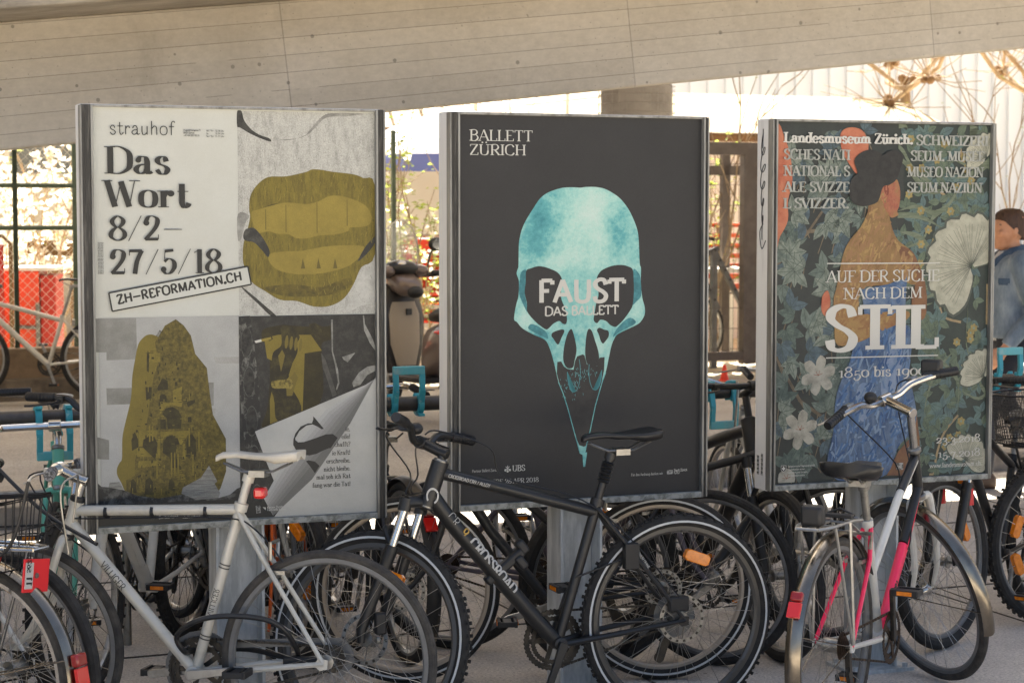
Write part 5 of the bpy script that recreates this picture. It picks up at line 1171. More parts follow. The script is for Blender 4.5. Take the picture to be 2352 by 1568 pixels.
# --- silver road bicycle in front of the left poster
k = bike('silver racing bicycle with ivory saddle standing before the left poster', (-.562, 5.83), yawof((-.562, 5.83), (-1.545, 5.99)), lean=radians(-2.5), steer=radians(4), R=.339, tw=.031, wb=.998, col=M_SILVER, style='diamond', sl=.545, sh=.675, sa=74.5, ha=73, hl=.112, bb=.288, cs=.425, fl=.382,
         tr=(.0165, .018, .0165), bars='flat', barm=M_CHR, barw=.235, stemh=.065, reach=.085, grip=M_GRIP, sadm=M_IVORY, postm=M_SILVER, rimf=M_GREY, tyre=M_RUBG, ring=.10, crank_a=172, guard=M_GREY, refl=(), crankm=M_ALLOY, pedrefl=False, kick=False)
fr = k['frame']; D1 = (k['HB']+k['u']*.04, k['B'])
tubetext('VILLIGER', D1[1]+(D1[0]-D1[1])*0, D1[0], .018, 1, M_DECD, fr, .021, start=.40, thick=18, thin=12, serif=0, tilt=0) if False else tubetext('VILLIGER', D1[0], D1[1], .018, 1, M_DECD, fr, .022, start=.27, thick=14, thin=11, serif=0, tilt=0)
tubetext('VILLIGER', k['B'], k['ST'], .0165, 1, M_DECD, fr, .018, start=.34, thick=13, thin=10, serif=0, tilt=0)
for f in (.20, .22, .62, .64):
    b = MB(); q = k['B']*(1-f)+k['ST']*f; b.lathe([(.0169, -.0022), (.0169, .0022)], 18, M=Matrix.Translation(q) @ Matrix.Rotation(radians(72-90), 4, 'Y')); b.build('band', M_DECD, fr)
b = MB(); q0, q1 = k['HT']-k['u']*.035, k['ST']-k['sd']*.02
b.tube(cr([q0+V((.03, .012, -.02)), q0*.9+q1*.1+V((0, .012, -.024)), q0*.1+q1*.9+V((0, .014, -.024)), q1+V((-.06, .03, -.06)), q1*.55+k['RH']*.45+V((-.02, .03, .05))], 5), .0026, 6)
for f in (.2, .48, .8): b.lathe([(.021, -.005), (.021, .005)], 12, M=Matrix.Translation(q0*(1-f)+q1*f+V((0, 0, -.006))), ax='x')
b.build('brake_cable', M_CABLE, fr)
b = MB(); q = k['SD']+k['sd']*-.075; b.box(q+V((-.045, .0, -.02)), (.035, .05, .034)); b.build('tail_light', M_RED, k['root'], bevel=.008)
lk = thing('cable_lock', 'black cable lock looped round the seat tube of the silver bicycle', 'bicycle lock', M=k['M0'])
b = MB(); q = k['B']*.72+k['ST']*.28; b.tube(cr([q+V((.055, .06, -.075)), q+V((.07, .09, -.02)), q+V((.0, .10, .03)), q+V((-.10, .09, .045)), q+V((-.21, .06, .03)), q+V((-.265, .03, -.02)), q+V((-.27, -.03, -.10)), q+V((-.10, -.10, -.09)), q+V((.05, -.05, -.09))], 6, True), .0085, 10, closed=True); b.build('cable', M_CABLE, lk)
b = MB(); b.box(q+V((-.30, .0, -.105)), (.12, .03, .035)); b.build('lock_barrel', M_PLAST, lk, bevel=.006)
A = k
# --- black trekking bicycle in front of the middle poster
k = bike('matt black trekking bicycle with disc brakes standing before the middle poster', (.555, 6.45), yawof((.555, 6.45), (-.455, 6.08)), lean=radians(0), steer=radians(-44), R=.347, tw=.043, wb=1.075, col=M_BLACK, style='mtb', sl=.49, sh=.685, sa=73, ha=71, hl=.135, bb=.292, cs=.435,
         tr=(.0195, .026, .0175), fork='susp', fl=.455, bars='riser', barw=.30, stemh=.035, reach=.085, rimf=M_BLACK if False else mat('grey black rim', '#55534f', .4, .5), stripe=True, knob=True, disc=.082, refl=(110,), n=32, decal=('CROSS', (100, 230, 350)), crank_a=-68, ring=.10, bell=M_PLAST, brake='disc', deep=.022, postm=M_BLACK, crankm=M_BLACK)
fr = k['frame']; d0, d1 = k['HB']+k['u']*.035, k['B']
tubetext('CR', d0, d1, .026, 1, M_DECW, fr, .030, start=.13, thick=7, thin=6, serif=0, tilt=0); tubetext('9', d0, d1, .026, 1, M_GOLD, fr, .030, start=.235, thick=16, thin=14, serif=0, tilt=0)
tubetext('CROSSROAD', d0, d1, .026, 1, M_DECW, fr, .034, start=.30, thick=22, thin=15, serif=0, tilt=0)
t0, t1 = k['HT']-k['u']*.03, k['ST']-k['sd']*.045
tubetext('CROSSROAD CR9 / ALLOY', t0, t1, .0195, 1, M_DECW, fr, .0105, start=.06, thick=14, thin=11, serif=0, tilt=0)
c0, c1 = k['RH']+V((0, .062, 0)), k['B']+V((-.02, .026, 0))
tubetext('CROSSROAD CR3579', c1, c0, .0115, 1, M_DECW, fr, .014, start=.28, thick=14, thin=11, serif=0, tilt=0)
tubetext('ALUMINIUM FRAME', k['ST']*.7+k['RH']*.3+V((0, .035, 0)), k['RH']+V((0, .06, 0)), .0085, 1, M_DECW, fr, .0085, start=.12, thick=14, thin=11, serif=0, tilt=0)
b = MB(); q = k['HB']+k['u']*.03; MM = Matrix.Translation(q+V((0, .0285, 0))); b.ring([(.021, -.001), (.021, .001), (.016, .001), (.016, -.001)], 24, a0=-.6, a1=4.4, M=MM @ Matrix.Scale(1.25, 4, (0, 0, 1))); b.build('head_badge', M_DECW, fr, smooth=0)
b = MB()
for i in range(6): b.lathe([(.015, -.006), (.022, 0), (.015, .006)], 14, M=Matrix.Translation(k['SD']-k['sd']*(.075+.012*i)) @ Matrix.Rotation(radians(-17), 4, 'Y'))
b.build('post_gaiter', M_PLAST, k['root'])
b = MB(); q = d0*.42+d1*.58     # folding lock carried on the down tube
MM = Matrix.Translation(q+V((.0, .0, .045))) @ Matrix.Rotation(radians(38), 4, 'Y'); b.box((0, 0, .004), (.16, .034, .032), M=MM); b.box((.03, 0, -.02), (.03, .052, .05), M=MM); b.box((-.05, 0, -.02), (.03, .052, .05), M=MM); b.box((-.085, 0, .015), (.03, .034, .05), M=MM); b.build('lock_holder', M_PLAST, k['root'], bevel=.008)
b = MB(); q = k['B']*.5+k['ST']*.5; b.tube([q+V((.02, .02, -.02)), q+V((-.14, .04, .035))], .004, 6); b.box(q+V((-.17, .045, .045)), (.05, .03, .085)); b.build('wheel_lock', M_PLAST, k['root'], bevel=.004)
b = MB(); q0 = k['HT']+V((.05, 0, .03)); b.tube(cr([k['M0'].inverted() @ (k['M0'] @ (k['BC']+V((0, .05, .03)))), q0+V((-.03, .05, .08)), q0+V((-.2, .05, .02)), t0*.6+t1*.4+V((0, .03, .04)), t0*.1+t1*.9+V((0, .02, .03)), t1*.6+k['RH']*.4+V((0, .04, .05)), k['RH']+V((.02, .06, .08))], 6), .0028, 6); b.build('brake_cable', M_CABLE, fr)
b = MB(); b.box(k['RH']+V((.02, .05, .055)), (.07, .03, .05)); b.box(k['SM'] @ (k['FH']+V((-.06, .05, .05))), (.035, .03, .07)); b.build('brake_caliper', M_PLAST, k['root'], bevel=.006)
b = MB(); q = k['RH']; b.prism([(q.x+.04*cos(a), q.z+.085*sin(a)) for a in [i*pi/10 for i in range(20)]], -.05, -.047) if False else b.ring([(.075, -.026), (.075, -.024), (.03, -.024), (.03, -.026)], 26, M=Matrix.Translation(q)); b.build('spoke_guard', mat('clear plastic', '#8f918f', .3, trans=.5, alpha=.55), k['wr'])
BK = k
# --- white, black and pink city bicycle seen from behind
k = bike('white bicycle with neon pink down tube and chrome mudguards before the right poster', (1.012, 6.04), radians(60.5), lean=radians(0), steer=radians(58), R=.342, tw=.034, wb=1.035, col=[M_WHT, M_BLACK, M_PINK], bmi=(1, 0, 2), colf=M_WHT, style='mixte', tr=(.0145, .0155, .0150), sl=.43, sh=.60, sa=72, ha=70, hl=.17, bb=.29, cs=.44,
         bars='swept', stemh=.15, reach=.13, barw=.29, sadk='wide', fend=M_FEND, rearlight=150, lsc=.62, rack=M_ALLOY, tyre=M_RUBG, rimf=M_GREY, ring=.088, crank_a=-75, chainm=M_RUST, crankm=M_DKSTEEL, barm=M_CHR, brake='rim', drum=0, bell=M_PLAST, hubm=M_CHR)
b = MB(); h = .342*2+.055; b.box((-.19, 0, h+.04), (.05, .07, .065)); dg = b.build('rack_lamp', M_PLAST, k['root'], bevel=.012)
b = MB(); b.lathe([(.03, 0), (.026, .006)], 16, M=Matrix.Translation((-.165, 0, h+.04)), ax='x'); b.build('lens', mat('clear lens', '#cfd2d0', .1, coat=.5), dg)
for i, f in enumerate((.05, .30)):
    b = MB(); q0, q1 = k['HB'], k['B']; b.tube([k['HT']-k['u']*.02, k['HT']*.66+(k['B']+k['sd']*k['sl']*.55)*.34] if not i else [q0, q1], .0152, 14); b.build('black_band', M_BLACK, k['frame']) if not i else None
b = MB(); q0, q1 = k['HB']+k['u']*.03, k['B']; b.tube([q0*.60+q1*.40, q0*.12+q1*.88], .0161, 16); b.build('down_tube_band', M_PINK, k['frame'])
b = MB(); b.tube([q0, q0*.61+q1*.39], .0162, 16); b.build('down_tube_band', M_BLACK, k['frame'])
tubetext('AURORA', q1, q0, .0161, -1, M_BLACK, k['frame'], .018, start=.22, thick=24, thin=16, serif=0, tilt=0)
b = MB(); q0, q1 = k['CR']-k['u']*.16, k['FH']
for y in (-.052, .052): b.tube([k['SM'] @ (q0*.45+q1*.55+V((-.012, y*1.02, 0))), k['SM'] @ (q1+V((0, y*1.02, .01)))], .0128, 10)
b.build('fork_tips', M_BLACK, k['fork'])
b = MB(); b.box((-.03, .0, h+.02), (.03, .14, .012)); b.tube([(.05, -.05, h+.01), (.05, .0, h+.03), (.05, .05, h+.01)], .004, 6); b.build('rack_spring', M_PLAST, k['root'], bevel=.003)
b = MB(); q = k['SM'] @ (k['ends'][-1][3]+V((.03, 0, .03))); b.box(q, (.05, .07, .05)); b.build('shifter', M_PLAST, k['bar'], bevel=.008)
DB = k
# --- bicycle with the wire basket at the left edge
k = bike('old bicycle with black wire basket over its chrome rear mudguard at left edge', (-1.566, 5.60), radians(155), lean=0, R=.342, tw=.036, wb=1.06, col=M_GREEN, style='mixte', sl=.48, sh=.62, bars='city', fend=M_FEND, rearlight=170, lsc=.75, rack=M_CHR, tyre=M_RUBG, rimf=M_CHR, crank_a=30, chainm=M_RUST, hubm=M_CHR)
h = .342*2+.03; b = MB()
for x in (-.09, -.24):
    pass
def basket(par, c, L0, W0, H0, m, rz=0, tilt=0, sp=.032, rr=.0022, name='basket'):
    b = MB(); MM = Matrix.Translation(c) @ Matrix.Rotation(rz, 4, 'Z') @ Matrix.Rotation(tilt, 4, 'Y')
    f = lambda u_, v_, w_: V((u_*(L0/2)*(.82+.18*w_), v_*(W0/2)*(.82+.18*w_), H0*w_))
    for w_, r_ in ((1, .0052), (.97, .004), (.55, .0034), (0, .004)):
        b.tube([f(a, c_, w_) for a, c_ in ((-1, -1), (1, -1), (1, 1), (-1, 1))], r_, 6, closed=True, M=MM)
    nx, ny = int(L0/sp), int(W0/sp)
    for i in range(nx+1):
        u_ = -1+2*i/nx; b.tube([f(u_, -1, 1), f(u_, -1, 0), f(u_, 1, 0), f(u_, 1, 1)], rr, 5, M=MM)
    for i in range(ny+1):
        v_ = -1+2*i/ny; b.tube([f(-1, v_, 1), f(-1, v_, 0), f(1, v_, 0), f(1, v_, 1)], rr, 5, M=MM)
    return b.build(name, m, par)
basket(k['root'], (.0, 0, h-.055), .36, .30, .20, M_MESH, tilt=radians(6))
b = MB(); b.tube(cr([(-.30, .12, h+.24), (-.24, .14, h+.05), (-.10, .16, h+.02), (.02, .12, h+.20), (.06, .0, h+.25)], 5), .005, 8); b.tube(cr([(.06, -.16, h+.24), (-.1, -.19, h+.1), (-.31, -.17, h+.02)], 5), .006, 8); b.build('bungee_cord', M_CABLE, k['root'])
b = MB(); b.tube(cr([(-.31, -.06, h+.10), (-.33, -.06, h+.22), (-.35, -.02, h+.24), (-.33, .02, h+.2), (-.34, .0, h+.02)], 5), .003, 6); b.build('wire_hook', M_STEEL, k['root'])
b = MB(); MM = Matrix.Translation((-.222, 0, h-.05)) @ Matrix.Rotation(radians(8), 4, 'X'); b.box((0, 0, 0), (.004, .115, .095), M=MM); pl = b.build('tag_plate', mat('red plate', '#d9262b', .45), k['root'], bevel=.0015)
b = MB(); b.box((-.003, .033, 0), (.002, .034, .075), M=MM); b.build('sticker', M_DECW, pl, smooth=0)
pol, adv = letters('11', thick=20, thin=18, serif=0, tilt=0); b = MB()
for txt, z0_, ch in (('11', -.030, .00028), ('562', .008, .00019)):
    pol, adv = letters(txt, thick=20, thin=16, serif=0, tilt=0)
    for o in pol:
        if isinstance(o, tuple):
            L_, R_ = o; n_ = len(L_); g = lambda p_: (-.0044, .045-p_[1]*ch*.9, z0_+p_[0]*ch)
            b.add([g(p_) for p_ in L_]+[g(p_) for p_ in R_], [(j, j+1, n_+j+1, n_+j) for j in range(n_-1)], M=MM)
b.build('number', M_BLACK, pl, smooth=0)
b = MB(); b.lathe([(.008, -.006), (.008, -.001)], 10, M=MM, ax='x'); b.build('rivet', M_STEEL, pl)
# the next wheel to the right, with the big yellow spoke reflector
k = bike('black tyred bicycle with large yellow spoke reflector beside the basket bicycle', (-1.487, 5.74), radians(148), R=.342, tw=.038, wb=1.05, col=M_WHT, style='diamond', bars='flat', refl=(28,), yel=True, spk=M_SPOKE, tyre=M_RUB, rimf=M_GREY, crank_a=60, sh=.62, sl=.46, cables=False)

# --- bicycles parked on the far side of the posters and along the rail
PI2 = radians
specs = [
 # label, rear hub, yaw, options
 ('white and black mountain bicycle facing the camera below the left poster', (-1.30, 7.72), -101, dict(col=M_WHT, style='mtb', tr=(.018, .027, .018), fork='susp', R=.345, tw=.05, knob=True, wb=1.08, bars='riser', disc=.08, spk=M_SPOKEK, ring=.09, crank_a=12, sl=.47, sh=.66)),
 ('dark bicycle with copper coloured front hub, nearest the left post on its left', (-1.60, 8.42), -62, dict(col=M_BLACK, style='diamond', R=.34, tw=.032, bars='flat', hubm=M_ORANGE, spk=M_SPOKEK, rimf=M_GREY, wb=1.03, drum=.024, sh=.64, sl=.5)),
 ('black bicycle turned askew just right of the left post', (-1.42, 8.10), -57, dict(col=M_SILVER, style='diamond', R=.34, tw=.038, bars='flat', rimf=M_ALLOY, wb=1.02, refl=(60,), sh=.66, sl=.52)),
 ('slim bicycle with bright orange frame behind the silver bicycle', (-.86, 7.55), 112, dict(col=M_ORANGE, style='diamond', R=.338, tw=.03, bars='flat', rimf=M_ALLOY, sh=.62, sl=.52, refl=(200,))),
 ('grey bicycle facing away in the gap left of the middle poster', (-.66, 7.42), 116, dict(col=M_GREY, style='mtb', R=.34, tw=.045, bars='riser', disc=.08, fork='susp', rimf=M_ALLOY, sh=.62, sl=.44)),
 ('black city bicycle with red tail lamp in the gap left of the middle poster', (-.40, 7.26), 110, dict(col=M_BLACK, style='mixte', R=.345, tw=.038, bars='city', fend=M_BLACK, rearlight=140, rimf=M_ALLOY, sh=.60, sl=.45, bell=M_CHR)),
 ('plum grey bicycle with rusty chain behind the black trekking bicycle', (-.24, 7.50), -16, dict(col=M_PURP, style='mixte', R=.335, tw=.036, bars='city', chainm=M_RUST, crankm=M_DKSTEEL, rimf=M_GREY, sh=.60, sl=.45, crank_a=-50, wb=1.03)),
 ('bicycle with white striped tyres standing crosswise right behind the middle poster', (.545, 7.00), 183.5, dict(col=M_BLACK, style='mixte', R=.342, tw=.043, bars='city', stripe=True, rimf=mat('tan rim', '#a89c8b', .45, .3), sh=.60, sl=.44, crank_a=-15, wb=.93, cs=.41, disc=.07)),
 ('black fat tyred bicycle behind the middle post', (.33, 7.16), 24, dict(col=M_BLACK, style='diamond', R=.335, tw=.052, bars='flat', rimf=M_GREY, spk=M_SPOKE, sh=.58, sl=.46, wb=1.02, ring=.085, crank_a=30)),
 ('tall black mountain bicycle with white lettered down tube between middle and right posters', (.62, 8.26), -68, dict(col=M_BLACK, style='mtb', R=.330, tw=.046, bars='flat', fork='susp', tr=(.024, .032, .018), hl=.15, rimf=M_ALLOY, sh=.70, sl=.50, barw=.31, stemh=.11, bell=M_CHR)),
 ('silver bicycle facing away behind the pink and white bicycle', (1.28, 7.72), 108, dict(col=M_SILVER, style='diamond', R=.338, tw=.034, bars='city', rimf=M_ALLOY, sh=.60, sl=.46)),
 ('black bicycle with red banded suspension fork under the right poster', (2.28, 8.36), -125, dict(col=M_BLACK, style='mtb', R=.342, tw=.048, bars='riser', fork='susp', rimf=M_GREY, spk=M_SPOKE, sh=.56, sl=.42, refl=(150,), wb=1.04)),
 ('bicycle with knobbly tyres and paired amber spoke reflectors at the right edge', (2.24, 8.0), 30, dict(col=M_BLACK, style='mixte', R=.345, tw=.048, knob=True, bars='city', refl=(160, 205), rimf=M_GREY, rack=M_BLACK, sh=.62, sl=.45, crank_a=-30)),
 ('black framed bicycle with chrome bars at the far left behind the rail', (-2.16, 7.25), 100, dict(col=M_BLACK, style='diamond', R=.34, tw=.036, bars='flat', barm=M_CHR, sh=.70, sl=.52, rimf=M_ALLOY, light=True)),
 ('bicycle with dropped chrome bars hanging left of the left poster', (-1.86, 7.86), -76, dict(col=M_MINT, style='diamond', R=.338, tw=.03, bars='drop', sh=.68, sl=.54, rimf=M_ALLOY)),
 ('silver grey bicycle with flat bars standing behind the left poster', (-1.12, 8.30), -70, dict(col=M_GREY, style='mtb', R=.34, tw=.045, bars='flat', sh=.64, sl=.48, rimf=M_ALLOY)),
 ('dark blue bicycle turned away behind the left poster', (-.92, 7.95), 118, dict(col=M_BLUE, style='mixte', R=.34, tw=.038, bars='city', sh=.60, sl=.45, fend=M_BLACK)),
 ('black bicycle facing the camera behind the middle poster', (.02, 8.35), -72, dict(col=M_BLACK, style='diamond', R=.34, tw=.036, bars='flat', sh=.64, sl=.50, refl=(90,))),
 ('white bicycle with black saddle behind the middle poster', (.46, 8.05), 109, dict(col=M_WHT, style='mixte', R=.338, tw=.036, bars='city', sh=.60, sl=.46)),
 ('black bicycle with chrome mudguards behind the right poster', (1.62, 8.35), 113, dict(col=M_BLACK, style='mixte', R=.342, tw=.038, bars='city', fend=M_CHR, sh=.60, sl=.46)),
]
BB = {}; BBL = []
for label, rear, yw, o in specs:
    k = bike(label, rear, radians(yw), steer=radians(random.uniform(-10, 10)), cables=False, **o); BB[label[:14]] = k; BBL.append(k)
k = BB['tall black mou']; d0, d1 = k['HB']+k['u']*.035, k['B']
tubetext('ALPINE', d1, d0, .032, 1, M_DECW, k['frame'], .04, start=.25, thick=22, thin=14, serif=0, tilt=0)
k = BB['white and blac']; d0, d1 = k['HB']+k['u']*.035, k['B']
for s_ in (1, -1): 
    b = MB(); q0, q1 = d0*.55+d1*.45, d0*.2+d1*.8; b.tube([q0+V((.004, 0, 0)), q1+V((.004, 0, 0))], [.0275, .0275], 14); b.build('dark_panel', M_BLACK, k['frame']); break
b = MB(); q = d0*.28+d1*.72; pol, adv = letters('WHEELS', thick=24, thin=16, serif=0, tilt=0)
t_ = (d1-d0).normalized(); n_ = t_.cross(V((0, 1, 0))); n_ = -n_ if n_.x < 0 else n_
for o in pol:
    if isinstance(o, tuple):
        L_, R_ = o; m_ = len(L_); g = lambda p_: d0*.22+d1*.78-t_*(p_[0]*.00030)+V((0, 1, 0))*((p_[1]-50)*.00030)+n_*.0295
        b.add([g(p_) for p_ in L_]+[g(p_) for p_ in R_], [(j, j+1, m_+j+1, m_+j) for j in range(m_-1)])
b.build('decal', M_DECW, k['frame'], smooth=0)
k = BB['black bicycle ']
# mesh basket and reflector on the bicycle at the right edge
k = BB['bicycle with k']; b = MB(); h = .76
MM = Matrix.Translation((-.10, 0, h))
n_ = 34; f = lambda i, w_: V((.20*(.85+.15*w_)*cos(2*pi*i/n_), .16*(.85+.15*w_)*sin(2*pi*i/n_), .20*w_))
for w_ in (0, 1): b.tube([f(i, w_) for i in range(n_)], .0045 if w_ else .003, 6, closed=True, M=MM)
for j in range(1, 16): b.tube([f(i, j/16) for i in range(n_)], .0012, 3, closed=True, M=MM)
for i in range(n_*2):
    for d in (1.2, -1.2): b.tube([f(i/2, 0), f(i/2+d*.5, .5), f(i/2+d, 1)], .0012, 3, M=MM)
for j in range(-5, 6): b.tube([(j*.034, -.13, 0), (j*.034, .13, 0)], .0014, 3, M=MM)
b.build('basket', M_MESH, k['root'])
b = MB(); b.ell((-.10, -.172, h+.07), (.045, .006, .018)); b.build('reflector', M_AMB, k['root'])
# fork sticker and amber lamp on the bicycle under the right poster
for kk in BBL:
    if kk['root']['label'].startswith('black bicycle with red banded'):
        SMx = kk['SM']; off = kk['p']*.04; low = kk['CR']-kk['u']*.145
        b = MB()
        for y in (-.062, .062): b.tube([SMx @ (low+off+V((0, y, -.02))), SMx @ (low+off+V((0, y, -.085)))], .0222, 12)
        b.build('fork_band', mat('red sticker', '#d3272b', .4), kk['fork'])
        b = MB(); b.box(SMx @ (kk['CR']+kk['p']*.09+V((0, 0, -.13))), (.02, .09, .05)); b.build('front_reflector', M_AMB, kk['root'], bevel=.004)
for kk in (BB['slim bicycle w'],):
    st_ = MB(); 
st_ = MB(); q = V((-.80, 6.27, 0)); st_.tube(cr([(-.80, 6.33, .78), (-.785, 6.30, .62), (-.79, 6.29, .45), (-.80, 6.31, .33)], 5), .011, 6, flat=.5)
tag(st_.build('strap', mat('orange webbing', '#d8601c', .6)), 'orange strap hanging down the front of the left post', 'strap')
# ================================================================== rail with turquoise hooks
M_PIPE = mat('dark steel pipe', '#4b4845', .42, .6, '#5f5b56', 9, rvar=.1)
rl = thing('bike_rail', 'long dark steel pipe rail running behind the posters at handlebar height', 'rail', row(0, 1.3, 0), ROW)
b = MB(); b.tube([(-9, 0, .94), (9, 0, .94)], .030, 16); b.build('pipe', M_PIPE, rl)
for x in (-5.2, -1.92, -.62, 1.02, 2.9, 6.1):
    b = MB(); b.tube([(x, .05, -.05), (x, .05, .93)], .026, 14); b.build('post', M_PIPE, rl)
    b = MB(); b.lathe([(.06, 0), (.06, .008)], 16, M=Matrix.Translation((x, .05, 0))); b.build('base_plate', M_PIPE, rl, smooth=0)
for x in (-1.75, 1.55): 
    b = MB(); b.tube([(x, .28, .62), (x+.5, .28, .62)], .017, 12); b.tube([(x, .28, 0), (x, .28, .62)], .017, 12); b.tube([(x+.5, .28, 0), (x+.5, .28, .62)], .017, 12); b.build('hoop', M_STEEL, rl)
def hook(s, up, label):
    """a bracket of two arms clamped round the pipe, joined by a flat bridge"""
    r = thing('bike_hook', label, 'bike hook', row(s, 1.3, .94), ROW, 'turquoise hooks on the rail'); d = 1 if up else -1
    for x in (-.055, .055):
        b = MB()
        for y in ((.0),):
            pts = [(.044*cos(a), .044*sin(a)*d) for a in [radians(200-20*i) for i in range(12)]]
            o = [(.047*cos(a), .047*sin(a)) for a in [radians(25*i-60) for i in range(13)]]+[(.031*cos(a), .031*sin(a)) for a in [radians(240-25*i) for i in range(13)]]
        M = Matrix.Translation((x, 0, 0)) @ Matrix.Rotation(pi/2, 4, 'Z')
        b.prism([(p[0], -d*p[1]) for p in o], -.012, .012, M=M)
        b.bar((x, -.036, d*.0), (x, -.052, d*.06), .024, .016, up=(0, 1, 0)); b.bar((x, -.052, d*.058), (x, -.046, d*.135), .022, .016, up=(0, 1, 0)); b.box((x, -.02, -d*.042), (.026, .05, .012)); b.build('arm', M_TURQ, r, smooth=30, bevel=.002)
    b = MB(); b.box((0, -.046, d*.137), (.132, .02, .034)); b.build('bridge', M_TURQW, r, smooth=0, bevel=.004)
rowx = lambda px: None
def s_at(px, t):      # station along the row line t whose direction from the camera passes the given pixel column
    k = (px-1176)/4459./(cos(PITCH)); o = RO+RN*t
    return (k*o.y-o.x)/(RE.x-k*RE.y)
for px, up, lb in ((118, 0, 'turquoise hook hanging under the rail at the far left'), (930, 1, 'turquoise hook standing on the rail between left and middle posters'), (1652, 0, 'turquoise hook under the rail between middle and right posters'), (2306, 1, 'turquoise hook on the rail beside the man in denim')):
    hook(s_at(px, 1.3), up, lb)
b = MB(); s0 = s_at(1690, 1.27)
q = row(s0, 1.26, .94); b.tube(cr([q+V((0, .05, .03)), q+V((0, -.02, .045)), q+V((0, -.045, 0)), q+V((-.01, -.045, -.14)), q+V((-.02, -.04, -.4)), q+V((-.03, -.02, -.75))], 6), .0055, 8)
b.tube([q+V((-.012, -.045, -.17)), q+V((-.014, -.045, -.23))], .013, 8)
tag(b.build('steel_cable', M_STEEL), 'grey steel lock cable looped over the rail beside the right poster', 'cable')

# ================================================================== street beyond: kerb wall, fence, cage
TF = 10.75
M_WALL = mat('brown stained wall', '#8f7a60', .9, 0, '#6d5c48', 4, .4, .65, bump=.3); M_PLINTH = mat('grey plinth', '#776c5d', .9, 0, '#5b5246', 7, bump=.3)
b = MB(); fw = thing('low_wall', 'low brown concrete wall under the green chain link fence', 'wall', row(0, TF, GZ-.02), ROW)
b.box((-13, .04, .10), (30, .40, .20)); b.build('plinth', M_PLINTH, fw, smooth=0, bevel=.01); b = MB(); b.box((-13, .14, .32), (30, .22, .26)); b.build('upper_wall', M_WALL, fw, smooth=0, bevel=.01)
M_FGRN = mat('fence green', '#4d5a45', .55, .1, '#5d6853', 12); M_WIRE = mat('fence wire', '#dcd8cc', .5, .2); M_FRAME = mat('brown grey steel frame', '#5a514a', .6, .2, '#6a6058', 6)
fence = thing('chain_link_fence', 'green posted chain link fence standing on the low wall at the left', 'fence', row(0, TF+.16, GZ+.43), ROW)
S0, S1 = -9.0, 1.95
b = MB()
for z in (1.02, 1.38, 1.78): b.tube([(S0, 0, z), (S1, 0, z)], .021 if z < 1.7 else .016, 8)
b.build('rail', M_FGRN, fence)
for s in (-8.4, -6.4, s_at(176, TF+.16), s_at(40, TF+.16), s_at(905, TF+.16), -.4, 1.9):
    b = MB(); b.box((s, 0, .95), (.038, .038, 1.9)); b.build('post', M_FGRN, fence, smooth=0)
b = MB(); c = .078
for i in range(int((S1-S0)/c)+30):
    for d in (1, -1):
        x0 = S0-1.8+i*c if d > 0 else S0+i*c
        pts = []
        for j in range(0, 2):
            pts.append((x0+d*j*1.76, .012*d, .02+j*1.76))
        lo, hi = pts; 
        def clip(a, e):
            t0, t1 = 0., 1.
            for X_, sg in ((S0, 1), (S1, -1)):
                fa, fe = sg*(a[0]-X_), sg*(e[0]-X_)
                if fa < 0 and fe < 0: return None
                if fa < 0: t0 = max(t0, fa/(fa-fe))
                if fe < 0: t1 = min(t1, fa/(fa-fe))
            return (tuple(a[m]+(e[m]-a[m])*t0 for m in range(3)), tuple(a[m]+(e[m]-a[m])*t1 for m in range(3))) if t1 > t0+.01 else None
        cp_ = clip(lo, hi)
        if cp_: b.tube(cp_, .0019, 4, cap=False)
b.build('wire_mesh', M_WIRE, fence)
cage = thing('bicycle_cage', 'steel framed mesh cage for bicycles behind the gap left of the right poster', 'cage', row(0, TF+.05, GZ+.10), ROW)
C0 = s_at(1500, TF); C1 = 9.2
pm = [s_at(1722, TF), s_at(1668, TF+1.3), C0, 4.9, 7.0, 9.1]
b = MB()
for x in (pm[0], C0, 5.6, 7.6, 9.1): b.box((x, 0, 1.05), (.14, .10, 2.1))
b.box(((C0+C1)/2, 0, 2.10), (C1-C0+.14, .105, .12)); b.box(((C0+C1)/2, 0, .08), (C1-C0, .09, .08))
for x in (pm[1], 4.6, 6.4): b.box((x, 1.3, 1.05), (.09, .07, 2.1))
b.box(((C0+C1)/2, 1.3, 1.92), (C1-C0, .07, .10))
b.build('frame', M_FRAME, cage, smooth=0)
b = MB(); n_ = int((C1-C0)/.052)
for i in range(n_): b.tube([(C0+i*.052, -.02, .1), (C0+i*.052, -.02, 2.05)], .0026, 4, cap=False)
for j in range(10): b.tube([(C0, -.016, .15+j*.2), (C1, -.016, .15+j*.2)], .003, 4, cap=False)
b.build('wire_mesh', M_FRAME, cage)
for x in (pm[0]-.30, 5.1, 6.6, 8.2):
    b = MB(); b.bar((x, .7, 1.1), (x+.35, .7, .5), .05, .05); b.bar((x+.05, .7, 1.12), (x-.25, .72, 1.0), .05, .05); b.box((x, .7, .5), (.06, .06, 1.2))
    for k in range(6): b.box((x+.35*k/6, .665, 1.1-.1*k), (.02, .01, .02), 1)
    b.build('rack_arm', [M_GREY, M_BLACK], cage, smooth=0)
rng = random.Random(3)
bike('grey bicycle hung upright inside the mesh cage', tuple(row(pm[0]-.42, TF+.62)[:2]), radians(22+65), z=GZ+.15, pitch=radians(62), col=M_GREY, style='mtb', R=.33, tw=.05, bars='flat', cables=False, group='bicycles in the background', sl=.45)
bike('dark bicycle standing inside the mesh cage left of the right poster', tuple(row(C0+.1, TF+.9)[:2]), radians(22+15), z=GZ+.02, col=M_BLACK, style='diamond', R=.34, tw=.04, bars='flat', cables=False, group='bicycles in the background')
